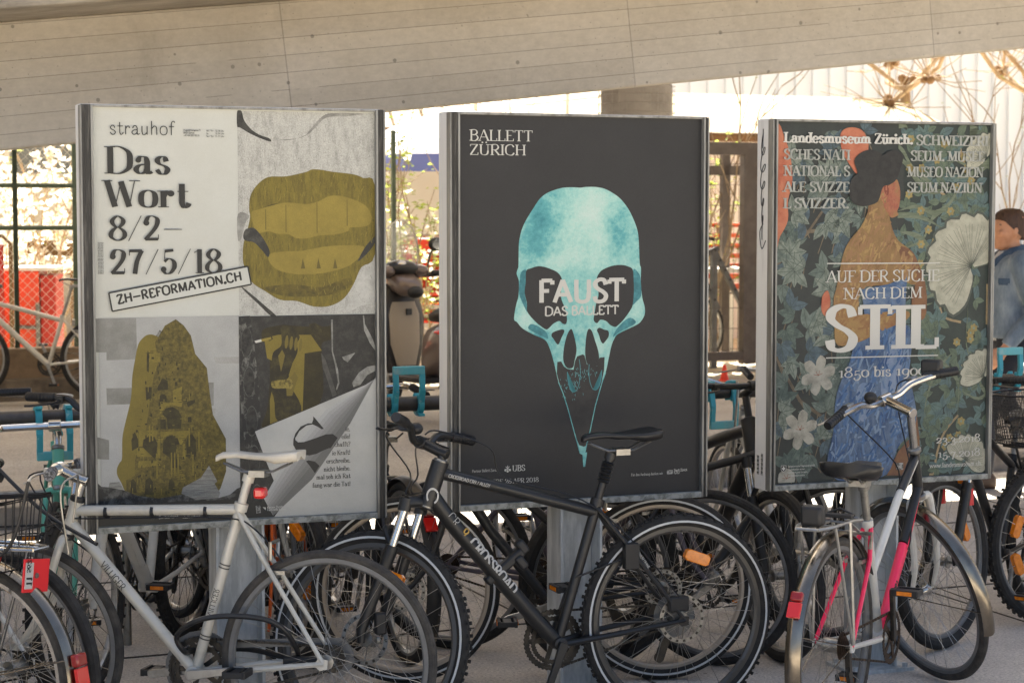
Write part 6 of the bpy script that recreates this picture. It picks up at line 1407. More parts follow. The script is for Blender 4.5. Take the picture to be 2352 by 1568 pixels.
bike('dark bicycle leaning inside the cage behind the man', tuple(row(5.4, TF+.55)[:2]), radians(22+60), z=GZ+.15, pitch=radians(50), col=M_BLACK, style='mtb', R=.34, tw=.045, bars='flat', cables=False, group='bicycles in the background')
k = bike('silver mountain bicycle parked by the low wall at the left', (at(228, 850, 16.15).x, 16.2), radians(184), z=GZ+.03, col=M_SILVER, style='mtb', R=.335, tw=.045, bars='flat', wb=1.08, sl=.43, sh=.72, cables=False, rimf=M_ALLOY, ring=.10, crank_a=-110, group='bicycles in the background', tr=(.019, .024, .018))

# ================================================================== red barrow box, chairs, parasol, sheds
M_REDP = mat('red orange sheet metal', '#d9471f', .45, 0, '#c73a1c', 3, coat=.1); M_REDDK = mat('dark red sheet', '#a8281a', .5)
M_WOOD = mat('orange plywood', '#a3601c', .7, 0, '#8a4f17', 3, stretch=(1, 1, .3)); M_PALEW = mat('white boards', '#d8d5cc', .7); M_OLDW = mat('old brown wood', '#6f5636', .8, 0, '#57432b', 8, stretch=(1, 1, .2))
tb = thing('cargo_trailer', 'red orange metal box trailer behind the fence at the left', 'trailer', row(s_at(38, 12.3), 12.3, GZ), ROW-.25)
b = MB(); b.box((0, .4, .62), (.42, .8, .85)); b.build('box', M_REDP, tb, smooth=0, bevel=.02); b = MB(); b.box((.29, .4, .60), (.14, .76, .80)); b.build('door', M_REDDK, tb, smooth=0, bevel=.01)
b = MB(); b.box((.05, .4, 1.06), (.62, .86, .03)); b.build('lid', M_PALEW, tb, smooth=0)
b = MB(); b.tube([(.2, -.05, .1), (.2, -.05, .75)], .02, 8); b.tube([(-.3, -.04, .55), (.2, -.05, .52)], .018, 8); b.build('handle', M_GREY, tb)
for x in (-.15, .15):
    b = MB(); b.lathe([(.1, -.02), (.1, .02)], 16, M=Matrix.Translation((x, .4, .1)), ax='y'); b.build('wheel', M_RUB, tb)
cf = thing('folding_table', 'folded orange table top leaning behind the fence at far left', 'table', row(s_at(-22, 12.1), 12.1, GZ), ROW)
b = MB(); b.box((0, 0, .85), (.26, .03, .9)); b.build('top', M_REDDK, cf, smooth=0, bevel=.01); b = MB(); b.tube([(-.19, -.02, .2), (-.19, -.02, 1.3), (-.12, -.02, 1.37), (.12, -.02, 1.37), (.19, -.02, 1.3), (.19, -.02, .2)], .02, 8); b.build('frame', M_OLDW, cf)
bn = thing('bench', 'small brown wooden bench behind the red trailer', 'bench', at(125, 560, 20.5)*1.0, ROW); bn.location.z = GZ
b = MB(); b.box((0, 0, .95), (.5, .25, .04)); b.box((0, .2, 1.2), (.5, .03, .16)); b.build('seat', M_OLDW, bn, smooth=0)
for x in (-.2, .2):
    b = MB(); b.box((x, 0, .48), (.05, .2, .92)); b.build('leg', M_OLDW, bn, smooth=0)
# parasol
pp = at(1060, 300, 22.0); ps = thing('parasol', 'big white and blue parasol between left and middle posters', 'parasol', (pp.x, pp.y, GZ))
zt, zr = 2.86-GZ, 2.33-GZ; R_ = 1.30; b = MB(); n_ = 8; prof = [(0, zt), (.35, zt-.06), (.8, zt-.21), (1.1, zt-.36), (R_, zr)]
for i in range(n_):
    m_ = i % 2
    for (r0, h0), (r1, h1) in zip(prof, prof[1:]):
        a0, a1 = 2*pi*i/n_+.3, 2*pi*(i+1)/n_+.3
        b.add([(r0*cos(a0), r0*sin(a0), h0), (r1*cos(a0), r1*sin(a0), h1), (r1*cos(a1), r1*sin(a1), h1), (r0*cos(a1), r0*sin(a1), h0)], [(0, 1, 2, 3)], 0)
b.build('canopy', [mat('parasol white', '#d9dce4', .8)], ps, smooth=0)
b = MB()
for i in range(n_):
    a0, a1 = 2*pi*i/n_+.3, 2*pi*(i+1)/n_+.3
    b.add([(R_*cos(a), R_*sin(a), z) for a in (a0, a1) for z in (zr, zr-.19)], [(0, 1, 3, 2)])
b.build('valance', mat('parasol blue', '#6673b4', .8), ps, smooth=0); b = MB(); b.tube([(0, 0, 0), (0, 0, zt)], .025, 10); b.build('pole', M_PALEW, ps)
sh = thing('wooden_shed', 'orange brown plywood shed behind the parasol', 'shed', at(930, 600, 25.5), ROW); sh.location.z = GZ
b = MB(); b.box((0, 1, 1.25), (4.6, 2, 2.5)); b.build('wall', M_WOOD, sh, smooth=0); b = MB(); b.box((0, 1, 2.56), (5.0, 2.5, .1)); b.build('roof', M_OLDW, sh, smooth=0)
for x in (-.9, .1, .9):
    b = MB(); b.box((x, -.02, 1.3), (.5, .05, .9)); f_ = b.build('window', M_OLDW, sh, smooth=0); b = MB(); b.box((x, -.05, 1.3), (.4, .02, .8)); b.build('pane', mat('dim glass', '#5b5a52', .15), f_, smooth=0)
q = at(985, 560, 19.5); M_RCH = mat('red chair', '#d23b24', .5)
for i in range(4):             # a stack of four: each chair its own thing
    r = thing('stacking_chair', ('lowest', 'second', 'third', 'topmost')[i]+' red chair in the stack behind the scooter', 'chair', (q.x, q.y, GZ), ROW-.3, 'stacked red chairs')
    b = MB(); b.box((0, 0, .5+.09*i), (.5, .45, .03)); b.build('seat', M_RCH, r, smooth=0, bevel=.01); b = MB(); b.box((0, .2, .85+.1*i), (.5, .03, .34)); b.build('backrest', M_RCH, r, smooth=0, bevel=.01); b = MB()
    for x in (-.26, .26): b.tube([(x, -.2, .02*i), (x, -.2, .55+.09*i), (x, .2, .6+.09*i), (x, .24, 1.05+.1*i)], .014, 6)
    b.tube([(-.26, .24, 1.05+.1*i), (.26, .24, 1.05+.1*i)], .014, 6); b.build('frame', M_ALLOY, r)
M_ORP = mat('orange plank', '#d0562a', .55)
for px, lb in ((1640, 'left'), (1740, 'right')):
    q = at(px, 620, 22)
    for j in range(7):
        r = thing('beer_bench', 'folded orange beer bench in the %s stack behind the cage mesh' % lb, 'bench', (q.x, q.y, GZ+.75+.115*j), ROW, 'orange benches stacked behind the cage, %s' % lb)
        b = MB(); b.box((0, 0, 0), (1.1, .28, .045)); b.build('seat', M_ORP, r, smooth=0)
        for x in (-.45, .45): b = MB(); b.box((x, 0, -.0575), (.04, .24, .07)); b.build('folded_leg', M_PALEW, r, smooth=0)
    r = thing('pallet_trestle', 'pale trestle carrying the %s orange bench stack' % lb, 'trestle', (q.x, q.y, GZ), ROW)
    for x in (-.4, .4): b = MB(); b.box((x, 0, .32), (.05, .26, .64)); b.build('leg', M_PALEW, r, smooth=0)
    b = MB(); b.box((0, 0, .655), (1.0, .26, .03)); b.build('top', M_PALEW, r, smooth=0)
tbl = thing('table', 'long white table in the sun behind the cage', 'table', at(1690, 680, 20.5), ROW); tbl.location.z = GZ
b = MB(); b.box((0, 0, .98), (2.4, .7, .05)); b.build('tabletop', M_PALEW, tbl, smooth=0)
for x in (-1.1, 1.1):
    b = MB(); b.box((x, 0, .48), (.06, .5, .95)); b.build('leg', M_PALEW, tbl, smooth=0)
bl = thing('traffic_cone', 'small orange red cone on the road by the cage', 'cone', at(1664, 858, 18.2)); bl.location.z = GZ
b = MB(); b.lathe([(.06, 0), (.06, .01), (.042, .013), (.015, .15), (.01, .155)], 16); b.build('body', mat('cone orange', '#e23a1c', .5), bl)

# ================================================================== buildings behind
M_STUC = mat('grey beige render', '#cfc9bc', .85, 0, '#bfb8aa', 2); M_WHITEB = mat('white render', '#e6e3db', .8); M_TILE = mat('mossy roof tiles', '#a3937a', .85, 0, '#8c8264', 3, bump=.5, bscale=12, stretch=(1, 1, 1))
M_GLASS = mat('window glass', '#6d7376', .1, 0, spec=.6); M_MOSS = mat('moss', '#7f8442', .95, 0, '#9a9150', 5)
def building(label, s0, s1, t0, t1, z1, wall, roofm=None, wins=(), gut=True, name='building', pitchz=.9):
    q = row((s0+s1)/2, t0, GZ-.02); r = thing(name, label, 'building', q, ROW); w = s1-s0; d = t1-t0
    b = MB(); b.box((0, d/2, z1/2), (w, d, z1)); b.build('wall', wall, r, smooth=0)
    if roofm:
        b = MB(); e = .35; b.add([(-w/2-e, -e, z1-.05), (w/2+e, -e, z1-.05), (w/2+e, d/2, z1+pitchz), (-w/2-e, d/2, z1+pitchz), (w/2+e, d+e, z1-.05), (-w/2-e, d+e, z1-.05)], [(0, 1, 2, 3), (3, 2, 4, 5)])
        n_ = int(w/.17) if name == 'tiled' else 0
        for i in range(n_): b.tube([(-w/2-e+(i+.5)*(w+2*e)/n_, -e-.02, z1-.03), (-w/2-e+(i+.5)*(w+2*e)/n_, d/2, z1+pitchz+.0)], .035, 6)
        b.build('roof', roofm, r, smooth=30)
        b = MB(); b.tube([(-w/2-e, -e-.05, z1-.09), (w/2+e, -e-.05, z1-.09)], .06, 8); b.build('gutter', M_OLDW, r)
    for x, z, ww, hh in wins:
        b = MB(); b.box((x, -.02, z), (ww+.12, .06, hh+.12)); f_ = b.build('window', M_PALEW, r, smooth=0); b = MB(); b.box((x, -.055, z), (ww, .02, hh)); b.build('pane', M_GLASS, f_, smooth=0)
    return r
b1 = building('grey beige building with columns and ledge behind the blossoming shrubs', -14, -3.8, 18.5, 24, 6.5, M_STUC, wins=[(x, 2.3, .8, 1.5) for x in (-4, -2.6, -1.2, .2, 1.6, 3, 4.4)])
for x in (-4.6, -3.3, -1.9, -.5, .9, 2.3, 3.7):
    b = MB(); b.box((x, -.2, 1.9), (.28, .3, 3.8)); b.build('column', M_PALEW, b1, smooth=0)
b = MB(); b.box((0, -.3, 1.15), (10.2, .5, .14)); b.build('ledge', M_PALEW, b1, smooth=0)
g_ = MB()       # red painted letters on its wall
for txt, x0 in (('AY', .9), ('AX', 2.35)):
    pol, adv = letters(txt, thick=13, thin=13, serif=0, tilt=0)
    for o in pol:
        if isinstance(o, tuple):
            L_, R_ = o; m_ = len(L_); f = lambda p_: (x0+p_[0]*.0062, -.03, 1.32+p_[1]*.0072); g_.add([f(p_) for p_ in L_]+[f(p_) for p_ in R_], [(j, j+1, m_+j+1, m_+j) for j in range(m_-1)])
g_.build('graffiti', mat('red spray', '#c0392f', .6), b1, smooth=0)
building('tile roofed low house with sunlit wall behind the bridge column', -1.2, 6.6, 19.5, 27, 2.95, M_STUC, M_TILE, wins=[(-2.9, 2.35, .8, .5), (-1.6, 2.35, .8, .5), (-.3, 2.35, .8, .5)], pitchz=1.7)
building('white rendered shed with overhanging roof behind the cage', 3.3, 12, 15.6, 18.5, 2.62, M_WHITEB, M_TILE, pitchz=.55)
b2 = building('big white corrugated hall in the background at upper right', 6.8, 34, 33, 50, 9, mat('white corrugated metal', '#dfe1e2', .6))
b = MB()
for i in range(60): b.box((-13.3+i*.45, -.04, 4.6), (.22, .08, 8.8))
b.build('ribs', mat('white corrugated metal', '#dfe1e2', .6), b2, smooth=0)
building('pale plain building standing far behind the ramp in the middle', -9, 6, 44, 52, 8.2, M_WHITEB, wins=[(x, 4.4, 1.1, 1.3) for x in (-4, -1.6, .8, 3.2, 5.6)])

# ================================================================== trees and shrubs
M_BARK = mat('pale bark', '#a8957a', .9, 0, '#866f54', 9, stretch=(1, 1, .3))
def thin(name, c, tc, a=.5):       # petals and leaves let light through
    t = NT(name); t.out(c, .6, .3); tr = t.N.new('ShaderNodeBsdfTranslucent'); tr.inputs[0].default_value = C(tc); mx = t.N.new('ShaderNodeMixShader'); mx.inputs[0].default_value = a
    t.L.new(t.p.outputs[0], mx.inputs[1]); t.L.new(tr.outputs[0], mx.inputs[2]); t.L.new(mx.outputs[0], t.N["Material Output"].inputs[0]); return t.m
M_BLOS = thin('white blossom', '#efebe2', '#efe9da'); M_LEAF = thin('spring leaf', '#8a9a4e', '#b3bd5a'); M_LEAFD = thin('green leaf', '#5a7032', '#9fb04e'); M_KNOB = mat('pollard knob bark', '#846a4c', .9, 0, '#6b5138', 12, bump=.4)
def shrub(label, loc, H_, n, seed, leafm, lsz, ln, blos=0, spread=.8, name='flowering_shrub', cat='shrub'):
    rg = random.Random(seed); r = thing(name, label, cat, loc); b = MB(); tips = []
    for i in range(n):
        a = rg.uniform(0, 2*pi); p = V((rg.uniform(-.12, .12), rg.uniform(-.12, .12), 0)); d = V((cos(a)*spread*.25, sin(a)*spread*.25, 1)).normalized(); pts = [p.copy()]; L_ = H_*rg.uniform(.6, 1.05); m_ = 8
        for j in range(m_):
            d = (d+V((rg.uniform(-.25, .25), rg.uniform(-.25, .25), .08))).normalized(); p = p+d*L_/m_; pts.append(p.copy())
            if j > 1:
                e = (d+V((rg.uniform(-1, 1), rg.uniform(-1, 1), rg.uniform(-.2, .6)))).normalized(); q = [p.copy()]
                for _ in range(4): e = (e+V((rg.uniform(-.3, .3), rg.uniform(-.3, .3), .1))).normalized(); q.append(q[-1]+e*L_*.07); tips.append(q[-1])
                b.tube(q, [.007, .006, .005, .004, .003], 5)
        b.tube(pts, [.018*(1-j/10) for j in range(m_+1)], 6); tips += pts[3:]
    b.build('trunk', M_BARK, r)
    b = MB()
    for k in range(ln):
        c_ = rg.choice(tips)+V((rg.gauss(0, .05), rg.gauss(0, .05), rg.gauss(0, .05))); s = lsz*rg.uniform(.6, 1.3); M = Matrix.Translation(c_) @ Matrix.Rotation(rg.uniform(0, 6.3), 4, 'Z') @ Matrix.Rotation(rg.uniform(-1, 1), 4, 'X')
        b.add([(-s, 0, 0), (0, -s*.5, .2*s), (s, 0, 0), (0, s*.5, .2*s)], [(0, 1, 2, 3)], M=M)
    b.build('crown', leafm, r, smooth=0)
    if blos:
        b = MB()
        for k in range(blos):
            c_ = rg.choice(tips)+V((rg.gauss(0, .03), rg.gauss(0, .03), rg.gauss(0, .03))); s = rg.uniform(.022, .045); M = Matrix.Translation(c_) @ Matrix.Rotation(rg.uniform(0, 6.3), 4, 'Z') @ Matrix.Rotation(rg.uniform(-1.2, 1.2), 4, 'X')
            for j in range(5):
                a = j*2*pi/5; b.add([(0, 0, 0), (s*cos(a-.5), s*sin(a-.5), s*.4), (s*1.35*cos(a), s*1.35*sin(a), s*.7), (s*cos(a+.5), s*sin(a+.5), s*.4)], [(0, 1, 2, 3)], M=M)
        b.build('blossom', M_BLOS, r, smooth=0)
    return r
for i, (px, Y, H_, lb) in enumerate(((20, 19.3, 2.6, 'white blossoming shrub at the far left edge'), (85, 20.6, 2.9, 'tall white blossoming shrub behind the trailer'), (150, 19.6, 2.5, 'white blossoming shrub just left of the left poster'))):
    q = at(px, 700, Y); shrub(lb, (q.x, q.y, GZ), H_, 6, 20+i, M_LEAF, .03, 60, 430)
q = at(935, 560, 18.8); shrub('sunlit leafy shrub in front of the plywood shed', (q.x, q.y, GZ), 2.1, 7, 31, M_LEAF, .035, 500, 30)
for i_, (px_, Y_, lb_) in enumerate(((905, 20.0, 'thin white stemmed sapling left of the parasol'), (985, 19.2, 'leafy sapling with pale leaves in front of the red chairs'))):
    q = at(px_, 560, Y_); shrub(lb_, (q.x, q.y, GZ), 2.0, 5, 41+i_, M_LEAFD, .032, 420, 60)
for i_, px_ in enumerate((893, 962, 1090, 1300)):
    q = at(px_, 300, 23+.3*i_); lp_ = thing('light_pole', ('pale pole nearest the left poster behind the parasol', 'pale pole rising over the parasol', 'pale pole left of centre above the middle poster', 'pale pole right of centre above the middle poster')[i_], 'pole', (q.x, q.y, GZ), 0, 'pale poles in the yard')
    b = MB(); b.tube([(0, 0, 0), (.02, 0, 3.4)], .022, 8); b.build('pole', M_PALEW, lp_); b = MB(); b.tube([(-.5, 0, 2.95-.02*i_), (.5, 0, 3.0)], .012, 6); b.build('crossbar', M_PALEW, lp_)
q = at(1645, 520, 21.5); shrub('light green bush seen through the cage mesh', (q.x, q.y, GZ), 2.4, 5, 33, M_LEAFD, .035, 380, 0)
q = at(2320, 330, 21.5); shrub('bare twiggy bush over the cage at the right', (q.x, q.y, GZ), 3.6, 9, 34, M_LEAF, .02, 60, 0)
q = at(1120, 300, 24); shrub('bare twiggy tree behind the middle poster', (q.x, q.y, GZ), 4.0, 8, 35, M_LEAF, .02, 80, 0)
q = at(1590, 330, 20); shrub('thin leafless shrub beside the bridge column', (q.x, q.y, GZ), 3.5, 6, 36, M_LEAF, .02, 60, 0)
def pollard(label, px, py, Y, seed):
    rg = random.Random(seed); q = at(px, py, Y); r = thing('plane_tree', label, 'tree', (q.x, q.y, GZ), 0, 'pollarded plane trees'); zt = q.z-GZ
    b = MB(); b.tube([(0, 0, 0), (.05, 0, zt*.5), (0, .05, zt)], [.09, .08, .07], 10)
    tips = []
    for i in range(7):
        a = i*.9+rg.uniform(-.4, .4); e = V((cos(a)*rg.uniform(.25, 1.0), sin(a)*.8, rg.uniform(-.35, .8))); m_ = e*rg.uniform(.3, .6)+V((rg.uniform(-.15, .15), 0, rg.uniform(-.2, .1))); b.tube([(0, 0, zt-.15), V((0, 0, zt))+m_, V((0, 0, zt))+e], [.04, .03, .035], 8); tips.append(V((0, 0, zt))+e)
    b.build('trunk', M_BARK, r)
    b = MB()
    for t_ in tips+[V((0, 0, zt))]:
        for _ in range(5): b.ell(t_+V((rg.gauss(0, .05), rg.gauss(0, .05), rg.gauss(0, .04))), (rg.uniform(.03, .07),)*3, 8, 6)
    b.build('knobs', M_KNOB, r)
    b = MB()
    for t_ in tips:
        for _ in range(16):
            d = V((rg.uniform(-1, 1), rg.uniform(-1, 1), rg.uniform(-.5, 1.2))).normalized(); b.tube([t_, t_+d*.4+V((0, 0, .05)), t_+d*rg.uniform(.7, 1.1)+V((0, 0, .2))], [.010, .007, .004], 5)
    b.build('crown', M_BARK, r)
pollard('pollarded plane tree with brown knobs above the right poster', 2080, 185, 27, 5); pollard('pollarded plane tree with brown knobs at the upper right corner', 2372, 195, 27.5, 6)

# ================================================================== scooter between the left and middle posters
SCX = at(992, 700, 15.0); sc = thing('motor_scooter', 'dark scooter with clear windscreen and beige legshield between left and middle posters', 'scooter', (SCX.x, 15.0, GZ), radians(128))
M_SCO = mat('dark scooter plastic', '#2e2b29', .4, 0, coat=.2); M_SCB = mat('warm grey scooter paint', '#6b5d55', .3, .2, coat=.4); M_BEI = mat('beige legshield', '#a39887', .5)
# local x forward; rider looks along +x.  rear wheel at x=-.65, front at .65
def blk(name, rings, m, par, sm=60): b = MB(); b.loft(rings); return b.build(name, m, par, smooth=sm)
def rg_(x, z, w, h, n=14, y=0, e=.7): return [(x, y+w*(abs(cos(2*pi*k/n))**e)*(1 if cos(2*pi*k/n) > 0 else -1), z+h*(abs(sin(2*pi*k/n))**e)*(1 if sin(2*pi*k/n) > 0 else -1)) for k in range(n)]
body = blk('body', [rg_(-.95, .72, .06, .05), rg_(-.85, .68, .15, .12), rg_(-.6, .62, .19, .17), rg_(-.3, .58, .20, .19), rg_(-.12, .52, .18, .2), rg_(-.05, .45, .14, .16)], M_SCB, sc)
blk('seat', [rg_(-.85, .86, .1, .04), rg_(-.7, .87, .15, .06), rg_(-.4, .83, .15, .06), rg_(-.2, .80, .13, .06), rg_(-.05, .78, .07, .04)], M_LEATH, sc)
b = MB(); b.box((.1, 0, .30), (.5, .36, .06)); b.build('floorboard', M_SCO, sc, bevel=.02)
def zr_(z, x, w, d, n=14): return [(x+d*sin(2*pi*k/n), w*(abs(cos(2*pi*k/n))**.6)*(1 if cos(2*pi*k/n) > 0 else -1), z) for k in range(n)]
blk('front_apron', [zr_(.32, .40, .14, .05), zr_(.5, .42, .21, .06), zr_(.75, .44, .23, .07), zr_(.92, .46, .19, .08), zr_(1.02, .48, .13, .07)], M_SCO, sc)
blk('legshield', [zr_(.38, .345, .09, .02), zr_(.55, .36, .14, .02), zr_(.78, .375, .145, .02), zr_(.88, .39, .11, .02)], M_BEI, sc)
b = MB(); b.box((.352, -.03, .80), (.012, .05, .05)); b.build('hatch', M_BLACK, sc, smooth=0)
blk('steering_cover', [rg_(.22, .98, .07, .05), rg_(.30, 1.0, .12, .08), rg_(.42, 1.05, .13, .09), rg_(.52, 1.08, .10, .07)], M_SCB, sc)
b = MB(); b.ell((.22, 0, .96), (.05, .075, .05)); b.build('ignition_recess', M_BLACK, sc)
b = MB(); b.ell((.42, 0, 1.14), (.11, .16, .07)); b.build('dashboard', M_BLACK, sc)
b = MB(); b.ell((.36, .03, 1.17), (.03, .05, .035)); b.build('gauge', M_CHR, sc)
b = MB(); b.tube([(.30, -.36, 1.10), (.38, -.2, 1.09), (.42, 0, 1.08), (.38, .2, 1.09), (.30, .36, 1.10)], .02, 10); hbS = b.build('handlebar', M_SCO, sc)
for s in (-1, 1):
    b = MB(); b.tube([(.335, s*.24, 1.10), (.295, s*.37, 1.10)], .026, 12); b.build('grip', M_PLAST, hbS)
    b = MB(); b.ell((.40, s*.16, 1.12), (.07, .09, .05)); b.build('switch_pod', M_SCB, hbS)
    b = MB(); b.tube([(.38, s*.22, 1.1), (.40, s*.27, 1.26), (.39, s*.31, 1.30)], .008, 8); ms = b.build('mirror_arm', M_BLACK, sc)
    b = MB(); b.ell((.39, s*.33, 1.33), (.035, .085, .055)); mh = b.build('mirror', M_BLACK, ms); b = MB(); b.prism([(.07*cos(a), .044*sin(a)) for a in [i*pi/8 for i in range(16)]], -.001, .001, M=Matrix.Translation((.354, s*.33, 1.33)) @ Matrix.Rotation(pi/2, 4, 'Z')); b.build('mirror_glass', mat('mirror glass', '#cfd0ce', .05, 1), mh, smooth=0)
b = MB(); n_ = 14; g = []
for j in range(9):
    z = 1.10+.42*j/8; w = .22*sqrt(max(.02, 1-(j/8)**2.6)) if j else .19
    g.append([(.52-.10*(j/8)+.05*(1-(2*i/n_-1)**2), w*(2*i/n_-1)*1.0, z) for i in range(n_+1)])
vs = [p for r in g for p in r]; b.add(vs, [(j*(n_+1)+i, j*(n_+1)+i+1, (j+1)*(n_+1)+i+1, (j+1)*(n_+1)+i) for j in range(8) for i in range(n_)])
ws = b.build('windscreen', mat('clear acrylic', '#e9ecec', .05, 0, trans=.0, alpha=.28, spec=.6), sc); sm_ = ws.modifiers.new('solid', 'SOLIDIFY'); sm_.thickness = .004
b = MB(); rim = [r[0] for r in g]+[g[-1][i] for i in range(n_+1)]+[r[-1] for r in g[::-1]]; b.tube(rim, .005, 6); b.build('windscreen_edge', mat('pale acrylic edge', '#c9c6bd', .3), ws)
for x, R_, w_ in ((.66, .23, .10), (-.62, .24, .12)):
    b = MB(); b.ring(circ(w_/2, 12, R_-w_/2), 40, c=(x, 0, R_)); wh = b.build('wheel', M_RUB, sc); b = MB(); b.lathe([(.03, -.05), (R_-w_, -.03), (R_-w_, .03), (.03, .05)], 20, M=Matrix.Translation((x, 0, R_)), ax='y'); b.build('rim', M_ALLOY, wh)
b = MB(); b.ring([(.25, -.07), (.265, 0), (.25, .07), (.245, .07), (.255, 0), (.245, -.07)], 16, a0=.2, a1=2.6, c=(.66, 0, .23)); b.build('front_fender', M_SCB, sc)
b = MB(); b.ell((-.97, 0, .70), (.03, .11, .05)); b.build('tail_light', M_RED, sc)
for s in (-1, 1): b = MB(); b.ell((-.45, s*.195, .68), (.16, .012, .02)); b.build('side_lamp', M_RED, body)
b = MB(); b.tube([(-.1, .0, .25), (-.3, -.16, .2), (-.9, -.18, .3)], [.03, .05, .06], 10); b.build('exhaust', M_DKSTEEL, sc)

# ================================================================== the man in the denim jacket, walking left
pm_ = at(2312, 700, 12.0); man = Matrix.Translation((pm_.x+.02, 12.0, 0)) @ Matrix.Rotation(radians(184), 4, 'Z')
pr_ = thing('person', 'man with short brown hair in light blue denim jacket walking to the left', 'person', M=man)
M_SKIN = mat('sunlit skin', '#d79b74', .55, 0, '#c68760', 14, .45, .7); M_HAIR = mat('brown hair', '#4a3323', .6, 0, '#5f432d', 60, bump=.5, bscale=120, stretch=(1, 1, .4)); 
def m_denim():
    t = NT('washed denim'); c = t.ramp(t.noise(7, 6, .7, stretch=(1.4, 1.4, .5)), [(.32, '#66737f'), (.5, '#838f98'), (.68, '#a3acb1')])
    t.bump(t.noise(90, 4), .3, .004); return t.out(c, .9, .2)
M_DENIM = m_denim(); M_TEE = mat('white cotton', '#d2cec6', .9); M_TROU = mat('dark trousers', '#2b2c31', .85); M_SHOE = mat('brown shoes', '#4a392c', .6)
def seg(b, pts, rad, n=14, fl=1): b.tube(cr(pts, 4), [r for r in [x[0] for x in cr([(q,) for q in rad], 4)]], n, flat=fl)
def elz(z, cx, cy, a, d, n=20): return [(cx+a*cos(2*pi*k/n), cy+d*sin(2*pi*k/n), z) for k in range(n)]
# body: one surface (head, neck, trunk, arms, hands, legs fused by a voxel remesh); local x = forward, y = left
b = MB()
b.loft([elz(z, cx, 0, a, d) for z, cx, a, d in ((.86, 0, .10, .15), (.95, 0, .115, .165), (1.10, .01, .105, .145), (1.25, .01, .115, .165), (1.38, 0, .11, .185), (1.44, -.01, .08, .13), (1.47, -.01, .058, .062), (1.53, .005, .055, .056), (1.56, .015, .055, .055))])
# head with jaw, brow, nose, lips, chin, ears
hd = [(1.475, .06, .02, .03), (1.485, .055, .045, .045), (1.51, .045, .068, .056), (1.54, .03, .088, .066), (1.575, .016, .098, .073), (1.61, .01, .101, .076), (1.645, .004, .100, .077), (1.675, .0, .090, .070), (1.695, -.002, .066, .052), (1.705, -.004, .03, .025)]
b.loft([elz(z, cx, 0, a, d) for z, cx, a, d in hd])
b.ell((.098, 0, 1.585), (.026, .0135, .028)); b.ell((.115, 0, 1.572), (.015, .014, .011)); b.ell((.094, 0, 1.625), (.018, .05, .010)); b.ell((.088, 0, 1.533), (.022, .025, .008)); b.ell((.086, 0, 1.520), (.022, .022, .009)); b.ell((.082, 0, 1.490), (.026, .026, .018))
for s in (-1, 1): b.ell((-.005, s*.076, 1.585), (.022, .010, .034)); b.ell((.07, s*.052, 1.572), (.03, .022, .02))
ARM = {}
for s in (-1, 1):
    sw = .06 if s > 0 else -.14
    sh_, el, wr_ = V((-.01, s*.19, 1.385)), V((-.05+(.03 if s < 0 else -.03), s*.235, 1.10)), V((.10 if s > 0 else -.06, s*.225, .875))
    seg(b, [sh_, sh_*.5+el*.5, el, el*.5+wr_*.5, wr_], [.055, .05, .042, .038, .029]); ARM[s] = (sh_, el, wr_)
    d = (wr_-el).normalized(); f = d.cross(V((0, 1, 0))).normalized(); f = f if f.x > 0 else -f
    b.loft([[wr_+d*t_+f*(wd*cos(a))+V((0, 1, 0))*(.014*sin(a)) for a in [2*pi*i/12 for i in range(12)]] for t_, wd in ((-.01, .026), (.03, .036), (.07, .041), (.095, .038))])
    for i, (o, L_) in enumerate(((.030, .07), (.011, .08), (-.010, .075), (-.029, .06))):
        r0 = wr_+d*.09+f*o; b.tube([r0, r0+d*L_*.4+V((0, -s*.006, 0)), r0+d*L_*.72+V((0, -s*.022, 0)), r0+d*L_*.9+V((0, -s*.04, 0))], [.0095, .009, .0085, .0075], 8)
    r0 = wr_+d*.025+f*.03; b.tube([r0, r0+d*.03+f*.022+V((0, -s*.01, 0)), r0+d*.065+f*.024+V((0, -s*.02, 0))], [.012, .0105, .009], 8)
LEG = {}
for s, kx, fx in ((1, .16, .18), (-1, -.02, -.38)):
    h_, k_, a_ = V((0, s*.09, .90)), V((kx, s*.095, .50)), V((fx, s*.09, .09 if s > 0 else .15)); seg(b, [h_, h_*.5+k_*.5, k_, k_*.5+a_*.5, a_], [.088, .075, .056, .054, .04]); LEG[s] = (h_, k_, a_)
bd = b.build('body', M_SKIN, pr_, smooth=180); rm = bd.modifiers.new('fuse', 'REMESH'); rm.mode = 'VOXEL'; rm.voxel_size = .0075; rm.use_smooth_shade = True; sm2 = bd.modifiers.new('soft', 'SMOOTH'); sm2.iterations = 3; sm2.factor = .5
# eyes and brows
b = MB()
for s in (-1, 1): b.ell((.087, s*.031, 1.604), (.010, .013, .0075))
b.build('eye', mat('eye', '#3a3230', .2), pr_); b = MB()
for s in (-1, 1): b.tube([(.098, s*.014, 1.624), (.094, s*.036, 1.630), (.078, s*.052, 1.624)], .0045, 6)
b.build('eyebrow', M_HAIR, pr_)
b = MB(); b.tube([(.104, -.018, 1.5265), (.109, 0, 1.5275), (.104, .018, 1.5265)], .0035, 6); b.build('lips', mat('lips', '#a8604e', .5), pr_)
